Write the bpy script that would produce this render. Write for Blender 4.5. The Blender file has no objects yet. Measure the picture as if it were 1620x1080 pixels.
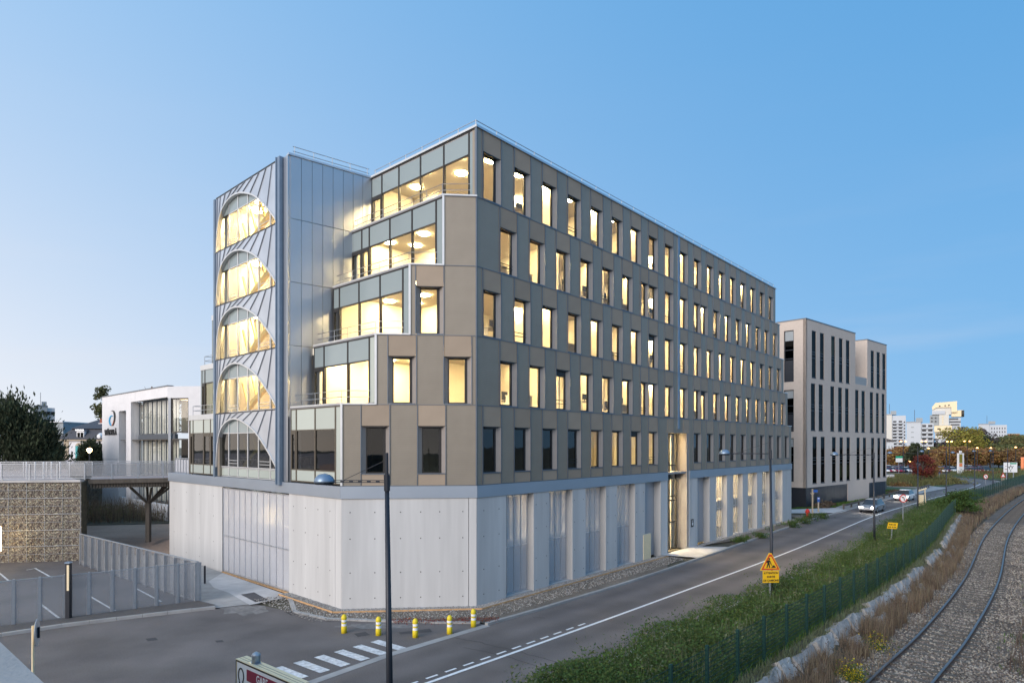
import bpy, bmesh, math, random
import numpy as np
from mathutils import Matrix, Vector
R = math.radians
sc = bpy.context.scene
C = bpy.context.collection
random.seed(7); rng = np.random.default_rng(7)

# ------------------------------------------------------------------ camera, sky, light
HC = 7.8                                   # camera height above the road
cd = bpy.data.cameras.new('camera'); cam = bpy.data.objects.new('camera', cd); C.objects.link(cam)
cam.location = (0, 0, HC); cam.rotation_euler = (R(90), 0, 0)
cd.sensor_width = 36; cd.lens = 36*1000/1620; cd.shift_y = 163/1620; cd.clip_end = 3000; cd.clip_start = .1
sc.camera = cam
SKY_ZEN_AWAY, SKY_ZEN_SUN = (.058, .25, .53), (.22, .46, .74)
SKY_HOR_AWAY, SKY_HOR_SUN = (.19, .40, .65), (1.14, .96, .79)
SKY_POW, SKY_SIDE_POW, SKY_NISHITA, SKY_STRENGTH = 2.0, 1.3, .12, 1.0
SUN_AZ, SUN_EL = -118, 3.0                 # degrees from +Y (negative = left), elevation
w = bpy.data.worlds.new('World'); sc.world = w; w.use_nodes = True
wn = w.node_tree; wn.nodes.clear(); WN_, WL_ = wn.nodes, wn.links
def wmath(op, a, b=0., clamp=False):
    n = WN_.new('ShaderNodeMath'); n.operation = op; n.use_clamp = clamp
    for i, x in enumerate((a, b)):
        if isinstance(x, (int, float)): n.inputs[i].default_value = x
        else: WL_.new(x, n.inputs[i])
    return n.outputs[0]
def wmix(f, a, b):
    n = WN_.new('ShaderNodeMix'); n.data_type = 'RGBA'; WL_.new(f, n.inputs[0]) if not isinstance(f, float) else setattr(n.inputs[0], 'default_value', f)
    for k, x in ((6, a), (7, b)):
        if isinstance(x, tuple): n.inputs[k].default_value = (*x, 1)
        else: WL_.new(x, n.inputs[k])
    return n.outputs[2]
sky = WN_.new('ShaderNodeTexSky'); sky.sky_type = 'NISHITA'; sky.sun_disc = False
sky.sun_elevation = R(SUN_EL); sky.sun_rotation = R(SUN_AZ); sky.altitude = 150
sky.air_density = 1.0; sky.dust_density = .3; sky.ozone_density = 4
# dusk tint over the sky model: blue overhead and away from the sun, pale towards the sunset side
tcw = WN_.new('ShaderNodeTexCoord'); sx = WN_.new('ShaderNodeSeparateXYZ'); WL_.new(tcw.outputs['Generated'], sx.inputs[0])
elev = wmath('MAXIMUM', sx.outputs[2], 0.)
hl = wmath('SQRT', wmath('MAXIMUM', wmath('SUBTRACT', 1., wmath('MULTIPLY', sx.outputs[2], sx.outputs[2])), .0001))
sunx, suny = math.sin(R(SUN_AZ)), math.cos(R(SUN_AZ))
ca = wmath('DIVIDE', wmath('ADD', wmath('MULTIPLY', sx.outputs[0], sunx), wmath('MULTIPLY', sx.outputs[1], suny)), hl)
side = wmath('MULTIPLY', wmath('ADD', ca, 1.), .5, True)      # 0 away from the sun, 1 towards it
low = wmath('POWER', wmath('SUBTRACT', 1., elev, True), SKY_POW)
zen = wmix(wmath('POWER', side, 1.0), SKY_ZEN_AWAY, SKY_ZEN_SUN)
hor = wmix(wmath('POWER', side, SKY_SIDE_POW, True), SKY_HOR_AWAY, SKY_HOR_SUN)
tint = wmix(low, zen, hor)
nsk = WN_.new('ShaderNodeVectorMath'); nsk.operation = 'SCALE'; WL_.new(sky.outputs[0], nsk.inputs[0]); nsk.inputs[3].default_value = SKY_NISHITA
wmp = WN_.new('ShaderNodeMapping'); wmp.inputs['Scale'].default_value = (1.2, 1.2, 9); WL_.new(tcw.outputs['Generated'], wmp.inputs[0])
wns = WN_.new('ShaderNodeTexNoise'); wns.inputs['Scale'].default_value = 2.2; wns.inputs['Detail'].default_value = 7; WL_.new(wmp.outputs[0], wns.inputs['Vector'])
wisp = wmath('MULTIPLY', wmath('MULTIPLY', wmath('SUBTRACT', wns.outputs[0], .50, True), 1.2), wmath('POWER', low, 3.0))   # faint thin cloud low in the sky
tint = wmix(wisp, tint, (.66, .62, .62))
mixc = wmix(.08, tint, nsk.outputs[0])
bg = WN_.new('ShaderNodeBackground'); bg.inputs[1].default_value = SKY_STRENGTH
wo = WN_.new('ShaderNodeOutputWorld'); WL_.new(mixc, bg.inputs[0]); WL_.new(bg.outputs[0], wo.inputs[0])
sl = bpy.data.lights.new('sun', 'SUN'); sun = bpy.data.objects.new('sun', sl); C.objects.link(sun)
sl.energy = 2.3; sl.angle = R(40); sl.color = (1, .90, .83)
el, az = R(22), R(SUN_AZ-25)
sun.rotation_euler = Vector((math.sin(az)*math.cos(el), math.cos(az)*math.cos(el), math.sin(el))).to_track_quat('Z', 'Y').to_euler()
vs = sc.view_settings; vs.view_transform = 'Standard'; vs.look = 'None'; vs.gamma = 1; vs.exposure = 0.5
vs.use_curve_mapping = False
cy = sc.cycles
try:
    cy.use_denoising = True; cy.max_bounces = 8; cy.diffuse_bounces = 3; cy.glossy_bounces = 3
    cy.transparent_max_bounces = 16; cy.caustics_reflective = False; cy.caustics_refractive = False
    cy.sample_clamp_indirect = 4
except Exception: pass

# ------------------------------------------------------------------ materials
MT = {}
def mat(name, col, rough=.6, metal=0., var=.12, scale=3., bump=0., bscale=40., rnd=0., spec=.5, stretch=None, var2=0., scale2=.4, bdist=.02):
    m = bpy.data.materials.new(name); m.use_nodes = True; nt = m.node_tree; N = nt.nodes; L = nt.links
    b = N['Principled BSDF']; b.inputs['Roughness'].default_value = rough; b.inputs['Metallic'].default_value = metal
    b.inputs['Specular IOR Level'].default_value = spec
    tc = N.new('ShaderNodeTexCoord'); src = tc.outputs['Object']
    if stretch:
        mp = N.new('ShaderNodeMapping'); mp.inputs['Scale'].default_value = stretch; L.new(src, mp.inputs[0]); src = mp.outputs[0]
    n = N.new('ShaderNodeTexNoise'); n.inputs['Scale'].default_value = scale; n.inputs['Detail'].default_value = 6; L.new(src, n.inputs['Vector'])
    mr = N.new('ShaderNodeMapRange'); mr.inputs[1].default_value = .25; mr.inputs[2].default_value = .75
    mr.inputs[3].default_value = 1-var; mr.inputs[4].default_value = 1+var; L.new(n.outputs[0], mr.inputs[0])
    f = mr.outputs[0]
    if var2:
        n2 = N.new('ShaderNodeTexNoise'); n2.inputs['Scale'].default_value = scale2; n2.inputs['Detail'].default_value = 3; L.new(src, n2.inputs['Vector'])
        m2 = N.new('ShaderNodeMapRange'); m2.inputs[1].default_value = .3; m2.inputs[2].default_value = .7
        m2.inputs[3].default_value = 1-var2; m2.inputs[4].default_value = 1+var2; L.new(n2.outputs[0], m2.inputs[0])
        mu = N.new('ShaderNodeMath'); mu.operation = 'MULTIPLY'; L.new(f, mu.inputs[0]); L.new(m2.outputs[0], mu.inputs[1]); f = mu.outputs[0]
    if rnd:
        oi = N.new('ShaderNodeObjectInfo'); m3 = N.new('ShaderNodeMapRange'); m3.inputs[3].default_value = 1-rnd; m3.inputs[4].default_value = 1+rnd
        L.new(oi.outputs['Random'], m3.inputs[0]); mu = N.new('ShaderNodeMath'); mu.operation = 'MULTIPLY'
        L.new(f, mu.inputs[0]); L.new(m3.outputs[0], mu.inputs[1]); f = mu.outputs[0]
    hv = N.new('ShaderNodeHueSaturation'); hv.inputs['Color'].default_value = (*col, 1); L.new(f, hv.inputs['Value'])
    L.new(hv.outputs[0], b.inputs['Base Color'])
    if bump:
        nb = N.new('ShaderNodeTexNoise'); nb.inputs['Scale'].default_value = bscale; nb.inputs['Detail'].default_value = 4; L.new(src, nb.inputs['Vector'])
        bp = N.new('ShaderNodeBump'); bp.inputs['Strength'].default_value = bump; bp.inputs['Distance'].default_value = bdist
        L.new(nb.outputs[0], bp.inputs['Height']); L.new(bp.outputs[0], b.inputs['Normal'])
    MT[name] = m; return m
def ribbed(name, col, rough, metal, pitch, strength, axis='Z', rnd=.04):
    m = mat(name, col, rough, metal, var=.05, scale=1.5, rnd=rnd); nt = m.node_tree; N = nt.nodes; L = nt.links
    tc = N.new('ShaderNodeTexCoord'); wv = N.new('ShaderNodeTexWave'); wv.bands_direction = axis; wv.inputs['Scale'].default_value = .314/pitch
    wv.wave_profile = 'SAW'; L.new(tc.outputs['Object'], wv.inputs['Vector'])
    bp = N.new('ShaderNodeBump'); bp.inputs['Strength'].default_value = strength; bp.inputs['Distance'].default_value = .01
    L.new(wv.outputs['Fac'], bp.inputs['Height']); L.new(bp.outputs[0], N['Principled BSDF'].inputs['Normal']); return m
def emit(name, col, s):
    m = bpy.data.materials.new(name); m.use_nodes = True; b = m.node_tree.nodes['Principled BSDF']
    b.inputs['Base Color'].default_value = (.8, .8, .8, 1); b.inputs['Emission Color'].default_value = (*col, 1); b.inputs['Emission Strength'].default_value = s
    MT[name] = m; return m
def glass(name, tint=(.9, .95, .93), refl=1.0, rough=.02, opaque=0., ocol=(.5, .5, .5), ior=1.5):
    m = bpy.data.materials.new(name); m.use_nodes = True; nt = m.node_tree; N = nt.nodes; L = nt.links; N.clear()
    o = N.new('ShaderNodeOutputMaterial'); tr = N.new('ShaderNodeBsdfTransparent'); tr.inputs[0].default_value = (*tint, 1)
    gl = N.new('ShaderNodeBsdfGlossy'); gl.inputs['Roughness'].default_value = rough; gl.inputs[0].default_value = (1, 1, 1, 1)
    fr = N.new('ShaderNodeFresnel'); fr.inputs[0].default_value = ior
    tc = N.new('ShaderNodeTexCoord'); nb = N.new('ShaderNodeTexNoise'); nb.inputs['Scale'].default_value = .9; L.new(tc.outputs['Object'], nb.inputs['Vector'])
    bp = N.new('ShaderNodeBump'); bp.inputs['Strength'].default_value = .06; bp.inputs['Distance'].default_value = .05; L.new(nb.outputs[0], bp.inputs['Height'])
    L.new(bp.outputs[0], gl.inputs['Normal'])
    mm = N.new('ShaderNodeMath'); mm.operation = 'MULTIPLY'; mm.use_clamp = True; mm.inputs[1].default_value = refl; 
    ge = N.new('ShaderNodeNewGeometry'); iv = N.new('ShaderNodeMath'); iv.operation = 'SUBTRACT'; iv.inputs[0].default_value = 1; L.new(ge.outputs['Backfacing'], iv.inputs[1])
    fm2 = N.new('ShaderNodeMath'); fm2.operation = 'MULTIPLY'; L.new(fr.outputs[0], fm2.inputs[0]); L.new(iv.outputs[0], fm2.inputs[1]); L.new(fm2.outputs[0], mm.inputs[0])
    base = tr.outputs[0]
    if opaque:
        df = N.new('ShaderNodeBsdfDiffuse'); df.inputs[0].default_value = (*ocol, 1); mo = N.new('ShaderNodeMixShader'); mo.inputs[0].default_value = opaque
        L.new(tr.outputs[0], mo.inputs[1]); L.new(df.outputs[0], mo.inputs[2]); base = mo.outputs[0]
    mx = N.new('ShaderNodeMixShader'); L.new(mm.outputs[0], mx.inputs[0]); L.new(base, mx.inputs[1]); L.new(gl.outputs[0], mx.inputs[2]); L.new(mx.outputs[0], o.inputs[0])
    MT[name] = m; return m
def leaf(name, col, var=.35, rough=.7, trans=.25):
    m = bpy.data.materials.new(name); m.use_nodes = True; nt = m.node_tree; N = nt.nodes; L = nt.links
    b = N['Principled BSDF']; b.inputs['Roughness'].default_value = rough; b.inputs['Specular IOR Level'].default_value = .2
    g = N.new('ShaderNodeNewGeometry'); tc = N.new('ShaderNodeTexCoord'); n = N.new('ShaderNodeTexNoise'); n.inputs['Scale'].default_value = .6; L.new(tc.outputs['Object'], n.inputs['Vector'])
    ad = N.new('ShaderNodeMath'); ad.operation = 'ADD'; L.new(g.outputs['Random Per Island'], ad.inputs[0]); L.new(n.outputs[0], ad.inputs[1])
    mr = N.new('ShaderNodeMapRange'); mr.inputs[1].default_value = .3; mr.inputs[2].default_value = 1.7; mr.inputs[3].default_value = 1-var; mr.inputs[4].default_value = 1+var; L.new(ad.outputs[0], mr.inputs[0])
    hr = N.new('ShaderNodeMapRange'); hr.inputs[3].default_value = .47; hr.inputs[4].default_value = .53; L.new(g.outputs['Random Per Island'], hr.inputs[0])
    hv = N.new('ShaderNodeHueSaturation'); hv.inputs['Color'].default_value = (*col, 1); L.new(mr.outputs[0], hv.inputs['Value']); L.new(hr.outputs[0], hv.inputs['Hue'])
    L.new(hv.outputs[0], b.inputs['Base Color'])
    tl = N.new('ShaderNodeBsdfTranslucent'); L.new(hv.outputs[0], tl.inputs[0]); mx = N.new('ShaderNodeMixShader'); mx.inputs[0].default_value = trans
    L.new(b.outputs[0], mx.inputs[1]); L.new(tl.outputs[0], mx.inputs[2]); L.new(mx.outputs[0], N['Material Output'].inputs[0])
    MT[name] = m; return m

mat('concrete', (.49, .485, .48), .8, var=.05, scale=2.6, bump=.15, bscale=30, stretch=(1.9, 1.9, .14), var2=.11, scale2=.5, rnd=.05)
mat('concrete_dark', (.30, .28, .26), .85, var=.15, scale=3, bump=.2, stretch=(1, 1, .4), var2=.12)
mat('kerb_concrete', (.34, .33, .32), .85, var=.15, scale=2, bump=.2, var2=.15)
mat('slab_concrete', (.50, .48, .47), .85, var=.10, scale=2, bump=.15, var2=.15)
mat('asphalt', (.140, .122, .115), .8, var=.28, scale=24, bump=.4, bscale=90, var2=.26, scale2=.35)
mat('asphalt_path', (.10, .09, .085), .85, var=.2, scale=14, bump=.3, bscale=70, var2=.15)
mat('tan_path', (.30, .22, .17), .85, var=.15, scale=6, bump=.2, var2=.12)
mat('dusty_asphalt', (.20, .185, .175), .85, var=.3, scale=5, bump=.2, var2=.2, scale2=1.5)
mat('shaded_white', (.50, .53, .57), .85, var=.03)  # white of the far blocks with bluish shade put into the colour
mat('patch', (.060, .056, .057), .8, var=.2, scale=20, bump=.2)
mat('paint', (.78, .78, .78), .6, var=.10, scale=9, bump=.1, var2=.08, scale2=4)
mat('worn_paint', (.62, .62, .62), .7, var=.35, scale=7, bump=.2, var2=.15, scale2=2)
mat('dirt', (.17, .14, .11), .95, var=.3, scale=5, bump=.8, bscale=25, var2=.2)
mat('ballast', (.135, .110, .09), .95, var=.5, scale=16, bump=1.0, bscale=30, var2=.35, scale2=.5, bdist=.05)
mat('earth', (.085, .075, .05), .95, var=.35, scale=3, bump=.6, bscale=20, var2=.2)
mat('lawn', (.05, .085, .03), .95, var=.3, scale=6, bump=.6, bscale=30, var2=.2)
mat('pebble', (.30, .30, .31), .9, var=.5, scale=18, bump=1.0, bscale=30, bdist=.03)
mat('timber', (.50, .30, .15), .7, var=.2, scale=6)
mat('bronze', (.335, .265, .20), .55, .0, var=.05, scale=1.2, rnd=.07, spec=.3, var2=.05, scale2=.5)
ribbed('ribbed_bronze', (.315, .275, .225), .42, .30, .085, .8)
mat('zinc', (.60, .63, .68), .33, .75, var=.08, scale=1.0, rnd=.05, var2=.06)
mat('zinc_dark', (.27, .31, .37), .4, .7, var=.08)
mat('steel_blue', (.22, .29, .38), .4, .6, var=.08)
mat('side_cladding', (.48, .50, .53), .30, .8, var=.04, scale=.8, rnd=.03)
mat('aluminium', (.68, .68, .68), .38, .55, var=.05)
mat('champagne', (.29, .265, .25), .45, .3, var=.05)
mat('band_metal', (.40, .45, .52), .38, .6, var=.04, scale=.7)
mat('dark_frame', (.028, .026, .025), .4, .3, var=.05)
mat('trim', (.17, .19, .22), .4, .6, var=.05)
mat('bronze_frame', (.12, .10, .075), .4, .4, var=.05)
mat('interior', (.80, .74, .61), .8, var=.02)
mat('interior_floor', (.28, .24, .19), .7, var=.05)
mat('curtain', (.72, .66, .56), .9, var=.05)
mat('yellow_beam', (.62, .44, .13), .6, var=.05)
mat('roofing', (.28, .28, .29), .9, var=.1)
mat('spandrel', (.24, .29, .30), .12, .0, var=.04, scale=.5, rnd=.08, spec=.8)
mat('pale_spandrel', (.40, .44, .40), .15, .0, var=.04, scale=.5, rnd=.08, spec=.8)
glass('vision', (.94, .95, .92), 1.0)
glass('dark_vision', (.50, .53, .53), 1.2)
glass('screen_glass', (.88, .89, .92), 1.1, .13, .42, (.80, .80, .83))
emit('ceiling_glow', (1, .74, .38), 120)
mat('render_beige', (.53, .455, .40), .85, var=.05, scale=3, bump=.1, var2=.04)
mat('night_cladding', (.022, .026, .036), .45, .2, var=.12, scale=2)
glass('night_glass', (.10, .13, .14), .28)
mat('blind', (.30, .33, .35), .7, var=.05)
emit('amber_room', (1, .72, .30), .9)
mat('white_render', (.70, .69, .70), .8, var=.04, scale=2, var2=.04, scale2=.3)
mat('off_white', (.62, .60, .55), .8, var=.04)
mat('slate', (.060, .058, .066), .6, var=.25, scale=8, bump=.3)
mat('brick', (.30, .09, .05), .8, var=.2, scale=6)
mat('turquoise', (.03, .30, .30), .6, var=.1)
mat('stone', (.26, .215, .165), .9, var=.3, scale=4, bump=.4, rnd=.15)
mat('galvanised', (.40, .42, .45), .45, .6, var=.1, scale=4)
mat('dark_metal', (.020, .024, .034), .4, .3, var=.1)
mat('black', (.012, .012, .012), .5, var=.05)
mat('white', (.78, .78, .78), .5, var=.03)
mat('cream', (.80, .66, .43), .5, var=.05)
mat('yellow', (.72, .55, .02), .5, var=.05)
mat('sign_yellow', (.80, .47, .01), .5, var=.03)
mat('red', (.55, .03, .02), .5, var=.05)
mat('maroon', (.24, .015, .045), .5, var=.05)
mat('blue', (.02, .10, .40), .5)
mat('cyan', (.02, .30, .55), .5)
mat('orange', (.75, .22, .08), .5)
mat('sign_green', (.01, .30, .16), .5)
mat('green_paint', (.002, .038, .029), .65, .0, var=.1)
mat('rail_steel', (.17, .155, .15), .36, .7, var=.1)
mat('rail_rust', (.10, .065, .05), .8, .2, var=.2, scale=9)
mat('wood', (.10, .085, .07), .85, var=.3, scale=6, stretch=(1, 1, .2))
mat('pale_wood', (.40, .33, .24), .8, var=.2, scale=6)
mat('bark', (.075, .058, .045), .95, var=.3, scale=8, bump=.5)
mat('block', (.31, .30, .29), .9, var=.3, scale=5, bump=.5, bscale=15, rnd=.12)
mat('deck', (.45, .34, .31), .8, var=.1)
mat('car_paint', (.35, .37, .40), .25, .4, var=.02, rnd=.6)
mat('rubber', (.015, .015, .015), .8)
emit('sodium', (1, .40, .07), 5)
emit('lantern', (1, .60, .22), 9)
emit('warm_tube', (1, .72, .30), 12)
emit('headlight', (1, .93, .82), 60)
emit('dim_warm', (1, .72, .35), 2); emit('soft_glow', (1, .82, .58), 16); emit('hall_glow', (1, .78, .48), 42)
glass('veil_glass', (.92, .92, .90), 1.1, .05, .22, (.80, .79, .76))
mat('road_asphalt', (.142, .123, .115), .8, var=.28, scale=24, bump=.4, bscale=90, var2=.22, scale2=.35)
_m = MT['road_asphalt']; _N, _L = _m.node_tree.nodes, _m.node_tree.links; _hv = [n for n in _N if n.type == 'HUE_SAT'][0]; _src = _hv.inputs['Value'].links[0].from_socket
_uv = _N.new('ShaderNodeUVMap'); _sx = _N.new('ShaderNodeSeparateXYZ'); _L.new(_uv.outputs[0], _sx.inputs[0])
_c = _N.new('ShaderNodeMath'); _c.operation = 'MULTIPLY'; _c.inputs[1].default_value = 25.13; _L.new(_sx.outputs[0], _c.inputs[0])
_k = _N.new('ShaderNodeMath'); _k.operation = 'COSINE'; _L.new(_c.outputs[0], _k.inputs[0])
_r = _N.new('ShaderNodeMapRange'); _r.inputs[1].default_value = -1; _r.inputs[3].default_value = .86; _r.inputs[4].default_value = 1.1; _L.new(_k.outputs[0], _r.inputs[0])   # wheel tracks polished into the lanes
_q = _N.new('ShaderNodeMath'); _q.operation = 'MULTIPLY'; _L.new(_src, _q.inputs[0]); _L.new(_r.outputs[0], _q.inputs[1]); _L.new(_q.outputs[0], _hv.inputs['Value'])
def perforated(name, col, a):
    m = mat(name, col, .5, .5, var=.06); nt = m.node_tree; N = nt.nodes; L = nt.links
    tr = N.new('ShaderNodeBsdfTransparent'); mx = N.new('ShaderNodeMixShader'); mx.inputs[0].default_value = a
    L.new(tr.outputs[0], mx.inputs[1]); L.new(N['Principled BSDF'].outputs[0], mx.inputs[2]); L.new(mx.outputs[0], N['Material Output'].inputs[0])
perforated('perforated', (.44, .46, .50), .23)
perforated('rail_mesh', (.36, .37, .39), .30)
leaf('weed_green', (.075, .118, .034)); leaf('grass_green', (.085, .145, .030)); leaf('dry_grass', (.22, .165, .115)); leaf('heather', (.14, .105, .08))
leaf('pale_weed', (.16, .18, .10)); leaf('yellow_flower', (.55, .42, .02), .2)
leaf('cedar_leaf', (.058, .072, .040)); leaf('poplar_leaf', (.10, .105, .045)); leaf('autumn_brown', (.28, .160, .065)); leaf('autumn_olive', (.17, .155, .060))
leaf('red_leaf', (.21, .048, .034)); leaf('dark_leaf', (.10, .08, .08)); leaf('gold_leaf', (.27, .23, .05)); leaf('ochre_leaf', (.22, .13, .06)); leaf('wood_leaf', (.125, .135, .055))
leaf('sumac_leaf', (.06, .10, .025))

# ------------------------------------------------------------------ mesh helpers
WM = {}                                                    # world matrices of parents
def place(o, parent=None, M=None):
    M = M if M is not None else Matrix()
    C.objects.link(o)
    if parent is not None:
        o.parent = parent; o.matrix_basis = WM[parent].inverted() @ M
    else: o.matrix_basis = M
    WM[o] = M.copy(); return o
def tag(o, label=None, cat=None, group=None, kind=None):
    if label: o['label'] = label
    if cat: o['category'] = cat
    if group: o['group'] = group
    if kind: o['kind'] = kind
    return o
ORD = 'first second third fourth fifth sixth seventh eighth ninth tenth eleventh twelfth thirteenth fourteenth fifteenth sixteenth seventeenth eighteenth nineteenth twentieth twenty-first twenty-second twenty-third twenty-fourth twenty-fifth twenty-sixth'.split()
def thing(name, label, cat, loc=(0, 0, 0), rz=0., group=None):
    o = bpy.data.objects.new(name, None); o.empty_display_size = .3
    place(o, None, Matrix.Translation(loc) @ Matrix.Rotation(rz, 4, 'Z')); return tag(o, label, cat, group)
class MB:
    def __init__(s): s.v = []; s.f = []; s.m = []; s.mi = 0
    def add(s, vs, fs):
        k = len(s.v); s.v += [tuple(x) for x in vs]; s.f += [tuple(i+k for i in f) for f in fs]; s.m += [s.mi]*len(fs); return s
    def box(s, x0, x1, y0, y1, z0, z1, M=None):
        vs = [Vector(p) for p in ((x0,y0,z0),(x1,y0,z0),(x1,y1,z0),(x0,y1,z0),(x0,y0,z1),(x1,y0,z1),(x1,y1,z1),(x0,y1,z1))]
        if M is not None: vs = [M @ v for v in vs]
        return s.add(vs, [(0,3,2,1),(4,5,6,7),(0,1,5,4),(1,2,6,5),(2,3,7,6),(3,0,4,7)])
    def prism(s, poly, z0, z1, M=None):
        n = len(poly); a = sum(poly[i][0]*poly[(i+1)%n][1]-poly[(i+1)%n][0]*poly[i][1] for i in range(n))
        if a < 0: poly = poly[::-1]
        zz0 = z0 if isinstance(z0, (list, tuple)) else [z0]*n; zz1 = z1 if isinstance(z1, (list, tuple)) else [z1]*n
        vs = [Vector((p[0], p[1], zz0[i])) for i, p in enumerate(poly)] + [Vector((p[0], p[1], zz1[i])) for i, p in enumerate(poly)]
        if M is not None: vs = [M @ v for v in vs]
        return s.add(vs, [tuple(range(n))[::-1], tuple(range(n, 2*n))] + [(i, (i+1)%n, n+(i+1)%n, n+i) for i in range(n)])
    def extrude(s, poly, y0, y1, M=None):                  # poly in (x,z), extruded along y
        n = len(poly); a = sum(poly[i][0]*poly[(i+1)%n][1]-poly[(i+1)%n][0]*poly[i][1] for i in range(n))
        if a < 0: poly = poly[::-1]
        vs = [Vector((p[0], y0, p[1])) for p in poly] + [Vector((p[0], y1, p[1])) for p in poly]
        if M is not None: vs = [M @ v for v in vs]
        return s.add(vs, [tuple(range(n)), tuple(range(n, 2*n))[::-1]] + [(i, n+i, n+(i+1)%n, (i+1)%n) for i in range(n)])
    def tube(s, pts, r, n=8, cap=True):
        pts = [Vector(p) for p in pts]; rr = r if isinstance(r, (list, tuple)) else [r]*len(pts); k = len(pts); vs = []; fs = []
        for i, p in enumerate(pts):
            d = (pts[min(i+1, k-1)]-pts[max(i-1, 0)]).normalized(); a = d.cross(Vector((0,0,1)))
            if a.length < .05: a = d.cross(Vector((0,1,0)))
            a.normalize(); b = d.cross(a)
            for j in range(n):
                t = 2*math.pi*j/n; vs.append(p+(a*math.cos(t)+b*math.sin(t))*rr[i])
        for i in range(k-1):
            for j in range(n): fs.append((i*n+j, i*n+(j+1)%n, (i+1)*n+(j+1)%n, (i+1)*n+j))
        if cap: fs += [tuple(range(n))[::-1], tuple(range((k-1)*n, k*n))]
        return s.add(vs, fs)
    def lathe(s, prof, n=16, M=None):
        vs = []; fs = []; k = len(prof)
        for r, z in prof:
            for j in range(n):
                t = 2*math.pi*j/n; v = Vector((r*math.cos(t), r*math.sin(t), z)); vs.append(M @ v if M is not None else v)
        for i in range(k-1):
            for j in range(n): fs.append((i*n+j, i*n+(j+1)%n, (i+1)*n+(j+1)%n, (i+1)*n+j))
        fs += [tuple(range(n))[::-1], tuple(range((k-1)*n, k*n))]
        return s.add(vs, fs)
    def bar(s, p, q, wd, ht):                              # rectangular bar from p to q
        p = Vector(p); q = Vector(q); d = q-p; L = d.length
        if L < 1e-6: return s
        return s.box(0, L, -wd/2, wd/2, -ht/2, ht/2, Matrix.Translation(p) @ d.to_track_quat('X', 'Z').to_matrix().to_4x4())
    def mesh(s, name, *mats):
        me = bpy.data.meshes.new(name); me.from_pydata(s.v, [], s.f)
        for m in mats: me.materials.append(MT[m] if isinstance(m, str) else m)
        if any(s.m): me.polygons.foreach_set('material_index', s.m)
        me.update(); return me
    def obj(s, name, mats, parent=None, M=None, smooth=False):
        mats = mats if isinstance(mats, (list, tuple)) else [mats]
        me = s.mesh(name, *mats)
        if smooth: me.polygons.foreach_set('use_smooth', [True]*len(me.polygons))
        return place(bpy.data.objects.new(name, me), parent, M)
def inst(me, name, parent, M): return place(bpy.data.objects.new(name, me), parent, M)
def B(*a): return MB().box(*a)
def struct(o): return tag(o, kind='structure')
def sheet(name, poly, z, m, thick=0.0):
    mb = MB()
    zz = z if isinstance(z, (list, tuple)) else [z]*len(poly)
    n = len(poly); a = sum(poly[i][0]*poly[(i+1)%n][1]-poly[(i+1)%n][0]*poly[i][1] for i in range(n))
    if a < 0: poly = poly[::-1]; zz = zz[::-1]
    mb.add([(p[0], p[1], zz[i]) for i, p in enumerate(poly)], [tuple(range(n))])
    return mb.obj(name, m)
def G(px, py, z=0.):                                       # point on the level z seen at a photo pixel
    Y = (HC-z)*1000/(py-703); return Vector(((px-810)/1000*Y, Y, z))
def V(px, py, Y): return Vector(((px-810)/1000*Y, Y, HC-(py-703)/1000*Y))
def X(px, Y): return (px-810)/1000*Y
def Zat(py, Y): return HC-(py-703)/1000*Y
def offset(pts, d):                                        # polyline offset to the right by d
    out = []
    for i, p in enumerate(pts):
        a = Vector(pts[max(i-1, 0)][:2]); b = Vector(pts[min(i+1, len(pts)-1)][:2]); t = (b-a).normalized()
        out.append((p[0]+t.y*d, p[1]-t.x*d))
    return out
def smooth(pts, n=6):
    out = []; P = [Vector(p) for p in pts]
    for i in range(len(P)-1):
        p0, p1, p2, p3 = P[max(i-1, 0)], P[i], P[i+1], P[min(i+2, len(P)-1)]
        for k in range(n):
            t = k/n; out.append(.5*((2*p1)+(p2-p0)*t+(2*p0-5*p1+4*p2-p3)*t*t+(3*p1-p0-3*p2+p3)*t**3))
    out.append(P[-1]); return [tuple(p) for p in out]
def at(pts, s):                                            # point and direction at arc length s
    for i in range(len(pts)-1):
        a = Vector(pts[i][:2]); b = Vector(pts[i+1][:2]); L = (b-a).length
        if s <= L or i == len(pts)-2: d = (b-a)/L; return a+d*s, d
        s -= L
def length(pts): return sum((Vector(pts[i+1][:2])-Vector(pts[i][:2])).length for i in range(len(pts)-1))
def ribbon(name, A, Bp, za, zb, m, n=None):                # strip between two polylines of equal length
    mb = MB(); k = len(A); za = za if isinstance(za, list) else [za]*k; zb = zb if isinstance(zb, list) else [zb]*k
    mb.add([(A[i][0], A[i][1], za[i]) for i in range(k)]+[(Bp[i][0], Bp[i][1], zb[i]) for i in range(k)], [(i, k+i, k+i+1, i+1) for i in range(k-1)])
    return mb.obj(name, m)
def text_mesh(s, size, m, bold=0., depth=.004):
    cu = bpy.data.curves.new('letters', 'FONT'); cu.body = s; cu.size = size; cu.align_x = 'CENTER'; cu.align_y = 'CENTER'; cu.extrude = depth; cu.offset = bold
    o = bpy.data.objects.new('letters', cu); C.objects.link(o)
    dg = bpy.context.evaluated_depsgraph_get(); me = bpy.data.meshes.new_from_object(o.evaluated_get(dg))
    bpy.data.objects.remove(o); me.materials.clear(); me.materials.append(MT[m]); me.name = 'letters'; return me
def frameM(o, ex):                                         # local x along ex, local y inward/horizontal, z up
    ex = Vector((ex[0], ex[1], 0)).normalized(); ey = Vector((-ex.y, ex.x, 0))
    return Matrix(((ex.x, ey.x, 0, o[0]), (ex.y, ey.y, 0, o[1]), (0, 0, 1, o[2] if len(o) > 2 else 0), (0, 0, 0, 1)))
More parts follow.
